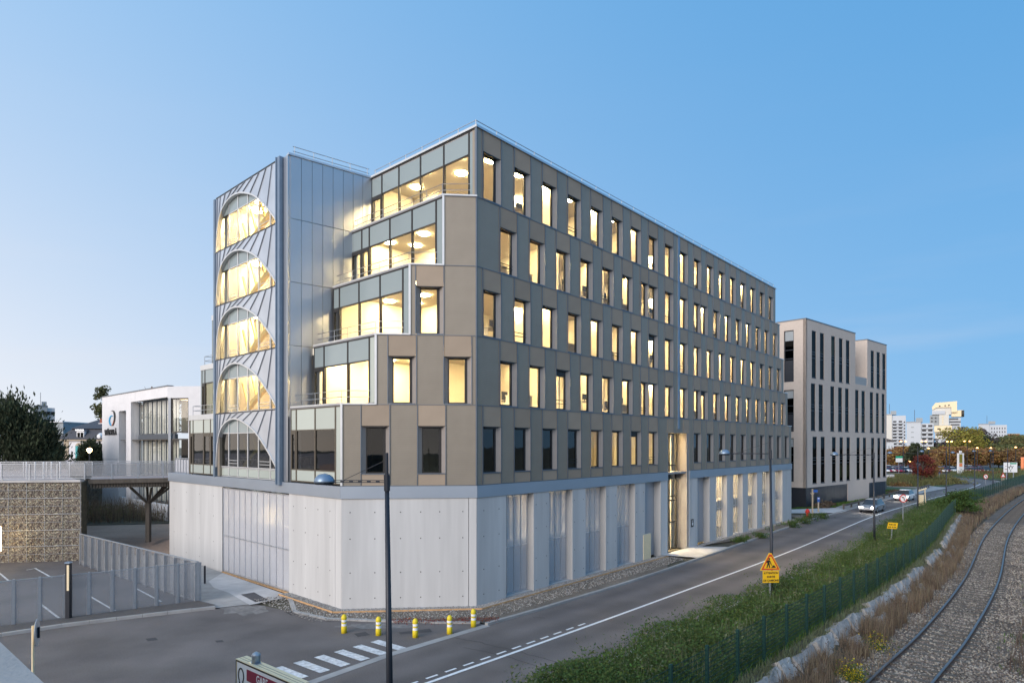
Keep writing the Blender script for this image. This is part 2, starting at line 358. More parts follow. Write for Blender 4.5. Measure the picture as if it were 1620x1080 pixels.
FACE = Matrix.Rotation(R(90), 4, 'X')                      # text lying in XY stood up, facing -y
# numpy foliage -------------------------------------------------------------------------------
def quads_mesh(name, P, Nn, size, aspect, m, up=None):
    n = len(P); a = rng.normal(size=(n, 3)) if up is None else up + rng.normal(size=(n, 3))*.35
    a /= np.linalg.norm(a, axis=1, keepdims=True)+1e-9
    b = np.cross(a, Nn); b /= np.linalg.norm(b, axis=1, keepdims=True)+1e-9
    sz = size*(.6+.8*rng.random((n, 1))); A = a*sz; Bv = b*sz*aspect
    v = np.empty((n, 4, 3)); v[:, 0] = P-A*.5; v[:, 1] = P+Bv*.5-A*.05; v[:, 2] = P+A*.5; v[:, 3] = P-Bv*.5+A*.05
    me = bpy.data.meshes.new(name); me.vertices.add(4*n); me.vertices.foreach_set('co', v.ravel())
    me.loops.add(4*n); me.loops.foreach_set('vertex_index', np.arange(4*n, dtype=np.int32))
    me.polygons.add(n); me.polygons.foreach_set('loop_start', np.arange(0, 4*n, 4, dtype=np.int32))
    me.polygons.foreach_set('loop_total', np.full(n, 4, dtype=np.int32)); me.materials.append(MT[m]); me.update(calc_edges=True); me.validate(); return me
def blades_mesh(name, P, h, wd, m, lean=.35):               # three-sided grass blades as two-segment strips
    n = len(P); ang = rng.random(n)*6.283; d = np.stack([np.cos(ang), np.sin(ang), np.zeros(n)], 1); t = np.stack([-d[:, 1], d[:, 0], np.zeros(n)], 1)
    h = (h*(.5+.9*rng.random(n)))[:, None] if np.isscalar(h) else h[:, None]; L = lean*(.3+rng.random((n, 1)))
    wv = wd*(.6+.8*rng.random((n, 1))); z = np.array([[0, 0, 1.]])
    v = np.empty((n, 5, 3)); v[:, 0] = P-t*wv; v[:, 1] = P+t*wv; mid = P+z*h*.55+d*h*L*.3; v[:, 2] = mid+t*wv*.7; v[:, 3] = mid-t*wv*.7; v[:, 4] = P+z*h*.95+d*h*L
    me = bpy.data.meshes.new(name); me.vertices.add(5*n); me.vertices.foreach_set('co', v.ravel())
    b = (np.arange(n)*5)[:, None]; q = (b+np.array([[0, 1, 2, 3]])); tr = (b+np.array([[3, 2, 4]]))
    me.loops.add(7*n); me.loops.foreach_set('vertex_index', np.concatenate([q, tr], 1).ravel().astype(np.int32))
    st = np.stack([np.arange(n)*7, np.arange(n)*7+4], 1).ravel(); me.polygons.add(2*n); me.polygons.foreach_set('loop_start', st.astype(np.int32))
    me.polygons.foreach_set('loop_total', np.tile([4, 3], n).astype(np.int32)); me.materials.append(MT[m]); me.update(calc_edges=True); me.validate(); return me
def tree(name, label, loc, h, r, trunk_h, lm, n, size, shape='round', group=None, bare=0., trunk_r=None, z_sq=1., cat='tree'):
    t = thing(name, label, cat, loc, 0, group); M = Matrix.Translation(loc); tr = trunk_r or h*.018+.05
    tb = MB(); top = Vector((rng.normal()*.02*h, rng.normal()*.02*h, h*.9)); tb.tube([(0, 0, -.2), (0, 0, trunk_h), tuple(top)], [tr*1.25, tr*.85, tr*.15], 7)
    cl = []; nb = 9 if n > 1500 else 6
    for i in range(nb*3):
        a = rng.random()*6.283; f = rng.random(); z = trunk_h*.8+(h-trunk_h)*f
        if shape == 'round': rad = r*math.sqrt(max(.08, 1-(2*f-1)**2))
        elif shape == 'cone': rad = r*(1.05-f)*.95
        elif shape == 'column': rad = r*(.55+.45*math.sin(f*3.1))
        elif shape == 'spread': rad = r*math.sqrt(max(.05, 1-f**2))
        rad *= .45+.6*rng.random(); e = Vector((rad*math.cos(a), rad*math.sin(a), min(z, h*.98)))
        cl.append(e)
        if i < nb*2 or bare:
            s0 = Vector((0, 0, trunk_h*.75+(e.z-trunk_h*.75)*.45 if e.z > trunk_h else trunk_h*.7)); md = s0.lerp(e, .55)+Vector((0, 0, .06*h*(1 if shape != 'cone' else -.3)))
            tb.tube([tuple(s0), tuple(md), tuple(e)], [tr*.42, tr*.28, tr*.06], 5)
            if bare:
                for _ in range(5): q = e+Vector((rng.normal(), rng.normal(), rng.normal()*.8+.5))*r*.22; tb.tube([tuple(md.lerp(e, rng.random())), tuple(q)], [tr*.14, tr*.04], 4)
    tb.obj('trunk', 'bark', t, M)
    k = len(cl); idx = rng.integers(0, k, n); cs = np.array([tuple(c) for c in cl]); P = cs[idx]
    sig = r*(.24 if shape != 'column' else .34); off = rng.normal(size=(n, 3)); off /= np.linalg.norm(off, axis=1, keepdims=True); off *= (rng.random((n, 1))**.45)*sig*1.7; off[:, 2] *= .75*z_sq
    P = P+off; P[:, 2] = np.clip(P[:, 2], trunk_h*.55, h*1.02)
    me = quads_mesh('crown', P, rng.normal(size=(n, 3)), size, .6, lm); inst(me, 'crown', t, M); return t

# ------------------------------------------------------------------ the setting: ground, roads, tracks
CL = smooth([(-14.0, 8.5), (-9.0, 14.0), (-2.76, 20.7), (1.25, 25), (8.1, 32.5), (21.5, 47.56), (39.5, 69), (54.7, 85.2), (62.6, 93.4), (77, 108), (93.0, 125.5), (101, 138), (103.5, 150), (101, 175), (95, 210)], 5)
RE = offset(CL, 3.25)                                        # right road edge
LE = smooth([(-18, 5), (-14.0, 11.5), (-6.77, 20.5), (-4.48, 23.57), (-1.06, 27.3), (2.18, 30.7), (9.87, 39.5), (27.5, 61.2), (37.9, 72.9), (56.6, 92.9), (68, 108), (76.9, 111.4+4), (87, 126), (94.5, 138), (96.5, 150), (94, 175), (88, 210)], 5)
struct(sheet('ground', [(-900, -60), (1500, -60), (1500, 1500), (-900, 1500)], -.05, 'earth'))
# main road surface
k = min(len(LE), len(RE)); 
def resample(p, n):
    L = length(p); return [tuple(at(p, L*i/(n-1))[0]) for i in range(n)]
NR = 90
A_, B_ = resample(LE, NR), resample(RE, NR)
rd = struct(ribbon('road', A_, B_, 0., 0., 'road_asphalt')); uvl = rd.data.uv_layers.new(name='across')
for lp in rd.data.loops: uvl.data[lp.index].uv = (0. if lp.vertex_index < NR else 1., (lp.vertex_index % NR)/NR)
# side street / forecourt asphalt in front of the car park
struct(sheet('side_street', [tuple(p[:2]) for p in ((-18, 5), (-14.0, 11.5), (-6.77, 20.5), (-4.48, 23.57), (-1.06, 27.3))] + [tuple(G(757, 985)[:2]), tuple(G(700, 984.5)[:2]), tuple(G(600, 982)[:2]), tuple(G(520, 979)[:2]), tuple(G(470, 969)[:2]), tuple(G(400, 954)[:2]), tuple(G(340, 963)[:2]), tuple(G(150, 984)[:2]), tuple(G(0, 1006)[:2]), (-40, 24), (-45, 5)], .004, 'asphalt'))
# gutter strip at the mouth of the side street
gut = [(-14.0, 11.5), (-6.77, 20.5), (-4.48, 23.57), (-1.06, 27.3)]
struct(ribbon('gutter_strip', offset(gut, -.18), offset(gut, .18), .010, .010, 'kerb_concrete'))
# kerbs as rows of stones
def kerb_row(name, pts, wd, ht, L=1.0, s0=0, s1=None, m='kerb_concrete', gap=.015):
    S = s1 or length(pts); mb = MB(); s = s0
    while s < S-.2:
        p, d = at(pts, s+L/2); Mx = frameM((p.x, p.y, 0), d); mb.box(-L/2+gap/2, L/2-gap/2, -wd/2, wd/2, -.1, ht+random.uniform(-.006, .006), Mx); s += L
    o = mb.obj(name, m); return struct(o)
lk = [p for p in LE if p[1] > 27.0]
kerb_row('road_kerb', offset(lk, -.08), .18, .10, 1.0, 0, 118)
rk = [p for p in RE]
kerb_row('verge_kerb', offset(rk, .09), .18, .12, 1.0, 0, 175)
pk = [tuple(G(x, y)[:2]) for x, y in ((-160, 1030), (0, 1006), (100, 991), (200, 978.5), (290, 968), (330, 963.5), (342, 960))]
kerb_row('pavement_kerb', pk, .2, .13, 1.0)
# pavement between kerb and the car-park fence
fA, fB = G(-160, 1015), G(313, 953)
struct(sheet('pavement', [tuple(G(x, y)[:2]) for x, y in ((-160, 1030), (0, 1006), (100, 991), (200, 978.5), (290, 968), (330, 963.5), (342, 960), (313, 953), (0, 993), (-160, 1015))], .12, 'asphalt_path'))
# car park
FC0, FC1 = G(0, 993), G(313, 953); FD1 = G(127, 893)
struct(sheet('car_park', [(-60, 20)] + [tuple(p[:2]) for p in (G(-160, 1015), FC0, FC1, FD1)] + [(-29.0, 44), (-60, 40)], .02, 'asphalt'))
def line_mark(p, q, wd=.1, z=.026, m='worn_paint'):
    p = Vector(p); q = Vector(q); d = (q-p); n = Vector((-d.y, d.x, 0)).normalized()*wd/2
    return struct(sheet('parking_line', [tuple((p+n)[:2]), tuple((q+n)[:2]), tuple((q-n)[:2]), tuple((p-n)[:2])], z, m))
for a, b in (((62, 953), (100, 982)), ((143, 943), (188, 969)), ((55, 898), (82, 913)), ((42, 901), (58, 898)), ((-2, 905), (15, 919)), ((-40, 968), (4, 1000)), ((215, 930), (255, 951))):
    line_mark(G(*a, .026), G(*b, .026))
# concrete apron in front of the bicycle store and the paler new slab on it
struct(sheet('apron', [tuple(G(x, y)[:2]) for x, y in ((313, 953), (342, 962), (400, 955.5), (462, 944), (352, 906), (268, 878), (150, 878), (127, 893))], .03, 'kerb_concrete'))
struct(sheet('new_slab', [tuple(G(x, y)[:2]) for x, y in ((330, 920), (352, 906.5), (461, 943.5), (418, 953), (395, 957.5), (362, 938), (338, 930))], .036, 'slab_concrete'))
struct(sheet('entrance_grate', [tuple(G(x, y)[:2]) for x, y in ((381, 941), (402, 937.5), (424, 949.5), (404, 953))], .042, 'dark_metal'))
# rising ground behind the car park
struct(ribbon('ramp', [(-62, 45.0), (-24.5, 45.2)], [(-62, 48.5), (-21.6, 47.6)], .0, .75, 'tan_path'))
struct(sheet('path', [(-62, 48.5), (-21.6, 47.6), (-12, 60), (-50, 52.6)], .75, 'tan_path'))
struct(sheet('planting_bed', [(-50, 52.6), (-12, 60), (-10, 80), (-60, 80)], .80, 'earth'))
# strip along the office: pebbles, edging boards, bare earth, concrete landing
C0 = Vector((-1.70, 30.35, 0)); u = Vector((.6564, .7544, 0)); v = Vector((-.7353, .6777, 0))
def P(a, b, z=0.): return C0+u*a+v*b+Vector((0, 0, z))
C1 = P(-4.72, 4.40); chd = (C0-C1).normalized()
def inner(d):                                                # line in front of the office walls
    return [tuple(P(-4.72-d, 9.3)[:2]), tuple(P(-4.72-d, 4.4-d*.4)[:2]), tuple(P(-.0-d*.4, -d)[:2]), tuple(P(18.4, -d)[:2])]
Lk0 = [tuple(G(x, y)[:2]) for x, y in ((462, 946), (470, 968), (520, 978.5), (600, 981.5), (700, 984), (757, 984.5))] + [tuple(p[:2]) for p in offset(lk, -.17) if p[1] < 41.5]
def poly_strip(name, inn, out, z, m): return struct(sheet(name, inn + out[::-1], z, m))
kerb_row('pavement_kerb', offset(Lk0[:6], .10), .2, .07, 1.0)
struct(sheet('dust_patch', [tuple(G(350+36*math.cos(a_*.4)*(1+.25*math.sin(a_*2.3))+36, 964+8*math.sin(a_*.4)*(1+.3*math.cos(a_*3.1)))[:2]) for a_ in range(16)], .0085, 'dusty_asphalt'))
struct(sheet('dust_patch', [tuple(G(560+60*math.cos(a_*.4)*(1+.25*math.sin(a_*1.9))+36, 990+4*math.sin(a_*.4)*(1+.3*math.cos(a_*2.7)))[:2]) for a_ in range(16)], .0085, 'dusty_asphalt'))
poly_strip('bare_earth', inner(.62), Lk0, .045, 'dirt')
poly_strip('pebble_strip', inner(.0), inner(.6), .06, 'pebble')
ib = inner(.62)
for i in range(3):
    e = Vector(ib[i]); f = Vector(ib[i+1]); d = (f-e); L = d.length; nseg = max(1, round(L/3)); 
    for j in range(nseg):
        struct(B(L*j/nseg+.01, L*(j+1)/nseg-.01, -.02, .02, 0, .12, frameM((e.x, e.y, 0), d)).obj('edging_board', 'timber'))
struct(sheet('landing_slab', [tuple(P(18.5, 0)[:2]), tuple(P(23.6, 0)[:2])] + [tuple(p[:2]) for p in offset(lk, -.17) if 41.2 < p[1] < 49.5][::-1], .07, 'slab_concrete'))
struct(sheet('bare_earth', [tuple(P(23.6, 0)[:2]), tuple(P(48.5, 0)[:2]), tuple(P(50.5, 1.5)[:2])] + [tuple(p[:2]) for p in offset(lk, -.17) if 49.0 < p[1] < 72.9][::-1], .045, 'dirt'))
struct(sheet('pebble_strip', [tuple(P(x, y)[:2]) for x, y in ((23.7, 0), (46.9, 0), (46.9, -.5), (23.7, -.5))], .06, 'pebble'))
# driveway, lawn and pavement at the beige building
struct(sheet('driveway', [tuple(G(x, y)[:2]) for x, y in ((1252, 812), (1285, 812), (1331, 811), (1375, 797), (1330, 803), (1252, 806))], .05, 'slab_concrete'))
struct(sheet('lawn', [tuple(G(x, y)[:2]) for x, y in ((1250, 806), (1322, 802.5), (1352, 794), (1425, 780), (1445, 775), (1403, 775), (1280, 800))], .05, 'lawn'))
struct(sheet('pavement', [tuple(G(x, y)[:2]) for x, y in ((1322, 802.5), (1352, 794), (1425, 780), (1470, 768.5), (1500, 772), (1420, 788), (1340, 806))], .06, 'kerb_concrete'))
struct(sheet('lawn', [tuple(G(x, y)[:2]) for x, y in ((1403, 776), (1450, 774), (1505, 768), (1522, 762), (1500, 756), (1403, 752))], .055, 'lawn'))
struct(sheet('lawn', [tuple(G(x, y)[:2]) for x, y in ((1500, 753), (1560, 758), (1600, 760), (1720, 750), (1720, 738), (1500, 742))], .05, 'lawn'))
struct(sheet('foot_path', [tuple(G(x, y)[:2]) for x, y in ((1403, 770), (1455, 772.5), (1455, 770.5), (1403, 768))], .06, 'tan_path'))
struct(sheet('car_park', [tuple(G(x, y)[:2]) for x, y in ((1380, 750), (1500, 748), (1760, 752), (1760, 733), (1380, 733))], .045, 'asphalt_path'))
# road paint
def stripe(name, pts, wd, z=.012, m='paint'):
    return struct(ribbon(name, offset(pts, -wd/2), offset(pts, wd/2), z, z, m))
stripe('centre_line', [p for p in CL if p[1] < 127], .15)
for k in range(16):
    s = length([p for p in CL if p[1] < 20.9])-4.0+k*.84
    p, d = at(CL, s); q, _ = at(CL, s+.5); n = Vector((-d.y, d.x))*.33
    stripe('dash_mark', [tuple(p+n), tuple(q+n)], .1)
for k in range(-2, 5):                                        # zebra crossing over the side street
    c = Vector((-7.05, 22.22))+Vector((.555, .60))*k; e = Vector((1.17, -.92)).normalized(); n = Vector((.135, .15))
    h = e*.80
    struct(sheet('crossing_stripe', [tuple(c-h-n), tuple(c+h-n), tuple(c+h+n), tuple(c-h+n)], .016, 'worn_paint'))
for poly in (((630, 1000), (680, 994), (684, 999), (634, 1003)), ((452, 968), (468, 965), (476, 969), (460, 973)), ((340, 1013), (352, 1012), (354, 1015), (343, 1016)), ((560, 1002), (578, 999), (586, 1004), (566, 1007)), ((230, 1010), (246, 1008), (250, 1012), (234, 1014))):
    struct(sheet('asphalt_patch', [tuple(G(*p)[:2]) for p in poly], .009, 'patch'))
# tar-filled cracks in the road
def crack(pts, wd=.035):
    pp = [Vector(G(*p)[:2]) for p in pts]; out = []
    for i in range(len(pp)-1):
        for j in range(6): q = pp[i].lerp(pp[i+1], j/6); out.append((q.x+random.uniform(-.05, .05), q.y+random.uniform(-.05, .05)))
    out.append(tuple(pp[-1])); stripe('road_crack', out, wd, .008, 'patch')
crack([(720, 1008), (760, 1016), (820, 1030), (870, 1044), (925, 1058)]); crack([(735, 1023), (800, 1037), (862, 1058), (905, 1074)], .03)
crack([(1063, 925), (1085, 927)], .03); crack([(845, 976), (862, 977)], .03)

# verge, ballast and tracks
FN = smooth([(-4.1, 6.9), (6.65, 18.6), (24.7, 38.4), (42.3, 60.7), (54.4, 74.8), (74, 95.4), (95, 117), (112, 134)], 5)
N2 = 70; re = resample([p for p in offset(RE, .18) if p[1] < 128], N2)
fn = resample(FN, N2)
def lerp2(a, b, t): return (a[0]+(b[0]-a[0])*t, a[1]+(b[1]-a[1])*t)
rows = [(0, .10), (.25, .28), (.55, .55), (.8, .78), (1.0, .86)]
mb = MB()
for t, z in rows: mb.v += [(*lerp2(re[i], fn[i], t), z+(.06*math.sin(i*1.3+t*9) if 0 < t < 1 else 0)) for i in range(N2)]
for r in range(len(rows)-1):
    for i in range(N2-1): mb.f.append((r*N2+i, (r+1)*N2+i, (r+1)*N2+i+1, r*N2+i+1)); mb.m.append(0)
struct(mb.obj('verge', 'earth'))
fo = offset(fn, .30); fp = offset(fn, 1.05); fq = offset(fn, 1.7)
struct(ribbon('bank_top', fn, fo, .86, .80, 'earth')); struct(ribbon('bank', fo, fp, .80, .22, 'earth')); struct(ribbon('bank_foot', fp, fq, .22, .12, 'earth'))
RL = smooth([(1.0, 9.0), (11.14, 19.9), (17.18, 26.2), (26.0, 36.2), (39.0, 52.1), (53.7, 68.8), (70.6, 87.2), (95, 113), (125, 144)], 6)
RR = offset(RL, 1.5); RC = offset(RL, .75)
bl, br = offset(RL, -1.05), offset(RL, 3.9); far = offset(RL, 40)
struct(ribbon('ballast', bl, br, .155, .155, 'ballast'))
struct(ribbon('waste_ground', br, far, .15, .15, 'earth'))
fl = [p for p in offset(RL, -1.7)]
def rail(pts):
    mb = MB(); prof = [(-.065, .14), (.065, .14), (.065, .155), (.012, .17), (.012, .245), (.036, .26), (.036, .30), (-.036, .30), (-.036, .26), (-.012, .245), (-.012, .17), (-.065, .155)]
    k = len(prof); n = len(pts)
    for j, (o_, z_) in enumerate(prof):
        q = offset(pts, o_); mb.v += [(x, y, z_) for x, y in q]
    for i in range(n-1):
        for j in range(k):
            j2 = (j+1) % k; mb.f.append((j*n+i, j*n+i+1, j2*n+i+1, j2*n+i)); mb.m.append(0 if j in (6, 5, 7) else 1)
    return mb.obj('rail', ['rail_steel', 'rail_rust'])
tk = thing('railway_track', 'curving railway track in gravel ballast beyond the green fence', 'railway track', (11, 20, 0))
for r_ in (RL, RR):
    o = rail(r_); o.parent = tk; o.matrix_basis = WM[tk].inverted()
sm = B(-1.15, 1.15, -.11, .11, .03, .188).mesh('sleeper', 'wood'); s = 0; k = 0
while s < length(RC)-.5 and k < 200:
    p, d = at(RC, s); inst(sm, 'sleeper', tk, frameM((p.x, p.y, random.uniform(-.012, .0)), (d.y, -d.x))); s += .62; k += 1
# loose stones over the ballast nearest the camera (too many to count)
n = 42000; S = rng.random(n)**1.6*66+4; off = rng.random(n)*4.9-1.0; pts = np.zeros((n, 3)); RLn = RL
cum = [0]
for i in range(len(RL)-1): cum.append(cum[-1]+(Vector(RL[i+1])-Vector(RL[i])).length)
px_ = np.interp(S, cum, [p[0] for p in RL]); py_ = np.interp(S, cum, [p[1] for p in RL])
dx = np.interp(S+.5, cum, [p[0] for p in RL])-px_; dy = np.interp(S+.5, cum, [p[1] for p in RL])-py_; l_ = np.hypot(dx, dy)
def track_xy(S, off):
    x = np.interp(S, cum, [p[0] for p in RL]); y = np.interp(S, cum, [p[1] for p in RL])
    dx = np.interp(S+.5, cum, [p[0] for p in RL])-x; dy = np.interp(S+.5, cum, [p[1] for p in RL])-y; l = np.hypot(dx, dy)
    return x+dy/l*off, y-dx/l*off
x, y = track_xy(S, off)
keep = (np.abs(off) > .08) & (np.abs(off-1.5) > .08); x = x[keep]; y = y[keep]; n = len(x)
oct_ = np.array([[1, 0, 0], [-1, 0, 0], [0, 1, 0], [0, -1, 0], [0, 0, .7], [0, 0, -.7]]); fc = np.array([[0,2,4],[2,1,4],[1,3,4],[3,0,4],[2,0,5],[1,2,5],[3,1,5],[0,3,5]])
sz = (.024+.036*rng.random((n, 1, 1))); th = rng.random(n)*6.28; ct, st = np.cos(th), np.sin(th)
vv = oct_[None]*(1+.5*(rng.random((n, 6, 1))-.5))*sz; rx = vv[..., 0]*ct[:, None]-vv[..., 1]*st[:, None]; ry = vv[..., 0]*st[:, None]+vv[..., 1]*ct[:, None]
vv = np.stack([rx+x[:, None], ry+y[:, None], vv[..., 2]+.165], 2)
me = bpy.data.meshes.new('stones'); me.vertices.add(6*n); me.vertices.foreach_set('co', vv.ravel()); F = (np.arange(n)*6)[:, None, None]+fc[None]
me.loops.add(24*n); me.loops.foreach_set('vertex_index', F.ravel().astype(np.int32)); me.polygons.add(8*n); me.polygons.foreach_set('loop_start', np.arange(0, 24*n, 3, dtype=np.int32)); me.polygons.foreach_set('loop_total', np.full(8*n, 3, dtype=np.int32))
MT['ballast_stone'] = leaf('ballast_stone', (.225, .195, .17), .9, .9, 0.)
me.materials.append(MT['ballast_stone']); me.update(calc_edges=True)
tag(inst(me, 'ballast_stones', None, Matrix()), 'loose grey ballast stones lying between and beside the rails', 'gravel', kind='stuff')
# hills behind
mb = MB(); n = 40
for i in range(n): 
    a = R(20+26*i/(n-1)); 
    for rr_, hh in ((520, -1), (620, 5+2*math.sin(i*.7)), (800, 6)): mb.v.append((rr_*math.sin(a), rr_*math.cos(a), hh))
for i in range(n-1):
    for j in range(2): k = i*3+j; mb.f.append((k, k+3, k+4, k+1)); mb.m.append(0)
struct(mb.obj('hill', 'wood_leaf'))
# upper terrace on the left, carried by the gabion walls
TZ = 5.40
TE = [(-28.96, 42.4), (-47.5, 74.0)]
struct(MB().prism([(-29.4, 42.9), (-33.4, 47.6), (-52, 74), (-52, 140), (-160, 140), (-160, 36), (-60, 39.8)], -.04, TZ).obj('terrace', 'deck'))

# ------------------------------------------------------------------ the office building
OB = thing('office_building', 'stepped bronze clad office block with arched tower and lit windows on a concrete base', 'office building', tuple(C0))
ZB, ZT = 5.25, 5.86                                          # concrete top, cladding bottom
LV = [5.86, 9.71, 13.03, 16.37, 19.71, 23.07]                # storey lines
A_L = [-4.72, -3.54, -2.36, -1.18, 0.0]                      # stepped glass planes on the left
A_R = [46.8, 45.6, 44.4, 43.2, 42.0]
BT = 8.9                                                     # where the glass steps meet the tower
BACK = 18.0
FR = frameM(C0, u); FRi = FR                                 # x along right facade, y inward
FL0 = lambda a: frameM(P(a, 0), -v)                          # x towards the corner (-v), y inward
FCH = frameM(C1, chd)
CHL = (C0-C1).length
def S(name, mb, m, M=None, par=OB): return mb.obj(name, m, par, M)
def T(x=0, y=0, z=0): return Matrix.Translation((x, y, z))
ez = 8.64
# base: right facade piers and openings
OPW = 2.2; ops = [2.15, 5.68, 9.2, 12.72, 16.25, 24.4, 27.85, 31.35, 34.8, 38.3, 41.8]; blank = {16.25, 24.4}; E0, E1 = 19.45, 22.95
xs = 0.0; ev = sorted([(o, o+OPW) for o in ops]+[(E0, E1)])
for o0, o1 in ev+[(46.8, 46.8)]:
    if o0-xs > .05: S('concrete_pier', B(xs+.004, o0, 0, .55, -.3, ZB), 'concrete', FR)
    xs = o1
pl = {}
def frame_mesh(w_, h_, t=.06, d=.08, m='dark_frame', bars=(), hb=()):
    mb = MB(); mb.box(0, w_, 0, d, 0, t); mb.box(0, w_, 0, d, h_-t, h_); mb.box(0, t, 0, d, t, h_-t); mb.box(w_-t, w_, 0, d, t, h_-t)
    for b_ in bars: mb.box(b_-t/2, b_+t/2, .004, d-.004, t, h_-t)
    for b_ in hb: mb.box(t, w_-t, .006, d-.006, b_-t/2, b_+t/2)
    return mb.mesh('frame', m)
fm = frame_mesh(OPW, ZB-.12, .045, .06, 'zinc', (.55, 1.1, 1.65), (2.45,))
gm = B(0.05, OPW-.05, .03, .034, .05, ZB-.17).mesh('pane', 'screen_glass'); gm2 = B(0.05, OPW-.05, .03, .034, .05, ZB-.17).mesh('pane', 'vision')
gm2 = B(0.05, OPW-.05, .03, .034, .05, ZB-.17).mesh('pane', 'veil_glass')
sp = B(.05, OPW-.05, .10, .16, 2.2, 3.05).mesh('slab_edge', 'steel_blue')
cu = B(.03, .50, 0, .04, .1, 5.0).mesh('curtain', 'curtain')
for i, o in enumerate(ops):
    M = FR @ T(o, .42, .06)
    if o in blank:
        S('metal_door_panel', B(0, OPW, .10, .16, 0, ZB-.08), 'band_metal', M); continue
    f = inst(fm, 'window', OB, M); inst(gm if i < 5 else gm2, 'pane', f, M)
    if i > 4: inst(sp, 'slab_edge', OB, M)
    S('window_sill', B(0, OPW, -.30, .0, -.10, -.004), 'slab_concrete', M)
S('hatch_door', B(16.0, 17.0, -.03, .09, .02, 1.75), 'cream', FR)
# rooms behind the ground floor windows
FLb = FL0(-4.72)
S('ground_room', B(1.0, 19.0, 5.0, 5.2, 0, ZB), 'curtain', FR); S('ground_room', B(24, 46, 3.6, 3.8, 0, ZB), 'interior', FR)
S('mezzanine', B(1.0, 19, .75, 5.0, 2.35, 2.75), 'zinc', FR); S('mezzanine', B(24, 46, .75, 3.6, 2.3, 2.8), 'interior', FR)
S('ground_ceiling', B(.6, 46, .6, 9, ZB-.03, ZB), 'interior', FR)
for o in ops[:4]:
    for j, q in enumerate((0.1, .62, 1.2, 1.7)):
        if (j+int(o)) % 4 != 1: S('curtain_panel', B(q, q+.42, .25, .28, 2.75, 5.0), 'curtain', FR @ T(o, .42, .06))
for q in range(7): S('room_light', B(25+3*q, 25.5+3*q, 1.6, 2.6, ZB-.09, ZB-.04), 'hall_glow', FR); S('room_light', B(25+3*q, 25.4+3*q, 1.6, 2.4, 2.22, 2.27), 'hall_glow', FR)
for q in range(4): S('room_light', B(2.4+3.53*q, 4.0+3.53*q, 1.6, 2.9, ZB-.09, ZB-.04), 'soft_glow', FR); S('room_light', B(-16.4+2*q, -15.2+2*q, 1.6, 2.9, ZB-.09, ZB-.04), 'soft_glow', FLb)
S('ground_ceiling', B(-18.5, -8.6, .55, 5.6, ZB-.03, ZB), 'interior', FLb)
# entrance recess
ez = 8.64
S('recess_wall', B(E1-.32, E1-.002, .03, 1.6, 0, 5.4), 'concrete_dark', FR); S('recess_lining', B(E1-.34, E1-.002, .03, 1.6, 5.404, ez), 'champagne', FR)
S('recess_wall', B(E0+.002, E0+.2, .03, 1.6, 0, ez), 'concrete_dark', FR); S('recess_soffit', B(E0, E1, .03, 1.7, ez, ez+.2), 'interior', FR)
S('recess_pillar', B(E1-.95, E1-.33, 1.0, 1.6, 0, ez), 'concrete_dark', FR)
ew = E1-.95-E0-.2
f = inst(frame_mesh(ew, ez-.1, .10, .12, 'dark_frame', (ew*.52,), (2.0, 3.6, 3.9, 6.2)), 'entrance_glazing', OB, FR @ T(E0+.2, .55, .09))
inst(B(.1, ew-.1, .05, .06, .1, ez-.2).mesh('pane', 'vision'), 'pane', f, FR @ T(E0+.2, .55, .09))
S('stair_wall', B(E0-1, E1+1, 3.6, 3.8, 0, ez), 'interior', FR)
for z in (2.7, 5.0, 8.45): S('lobby_light', B(E0+.3, E1-1, 1.9, 3.2, z, z+.04), 'ceiling_glow' if z > 8 else 'hall_glow', FR)
S('lobby_light_partition', B(18.7, 18.85, .56, 5.2, 0, ZB-.05), 'interior', FR)  # added wall that keeps the lobby light out of the glazed bays
S('wall_sign', B(24.0-.75, 24.0-.35, -.02, .0, 1.55, 2.15), 'black', FR)
mb = MB(); mb.lathe([(.0, -.03), (.05, -.03), (.05, .03), (0, .03)], 10, T(23.42, -.024, 2.02) @ Matrix.Rotation(R(90), 4, 'X') @ Matrix.Scale(.15, 4, (0, 0, 1))); mb.extrude([(23.36, 1.70), (23.50, 1.66), (23.56, 1.80), (23.47, 1.93), (23.38, 1.90)], -.026, -.021)
S('sign_figure', mb, 'white', FR)
# chamfer wall panels with tie holes
jx = [0, 5.98, CHL]
for i in range(2): S('concrete_panel', B(jx[i]+.012 if i else .0, jx[i+1]-.012, 0, .5, -.3, ZB), 'concrete', FCH)
S('joint_light_stop', B(5.9, 6.06, .505, .54, -.2, ZB-.05), 'concrete_dark', FCH); S('joint_light_stop', B(-5.0, -4.86, .505, .54, -.2, ZB-.05), 'concrete_dark', FLb)  # unseen strips added behind the joints to stop room light leaking out
def holes(name, xs_, zs_, M):
    mb = MB()
    for x_ in xs_:
        for z_ in zs_:
            mb.lathe([(.0, 0), (.028, 0), (.028, .006), (0, .006)], 8, T(x_, -.001, z_) @ Matrix.Rotation(R(90), 4, 'X'))
    tag(S(name, mb, 'dark_frame', M), kind='stuff')
ZH = (.55, 1.75, 3.35, 4.6)
holes('tie_holes', (.4, 1.55, 2.75, 3.7, 4.6, 5.7), ZH, FCH)
holes('tie_holes', [.5, 1.6] + [o+OPW+x_ for o in ops[:4] for x_ in (.2, 1.1)], ZH, FR)
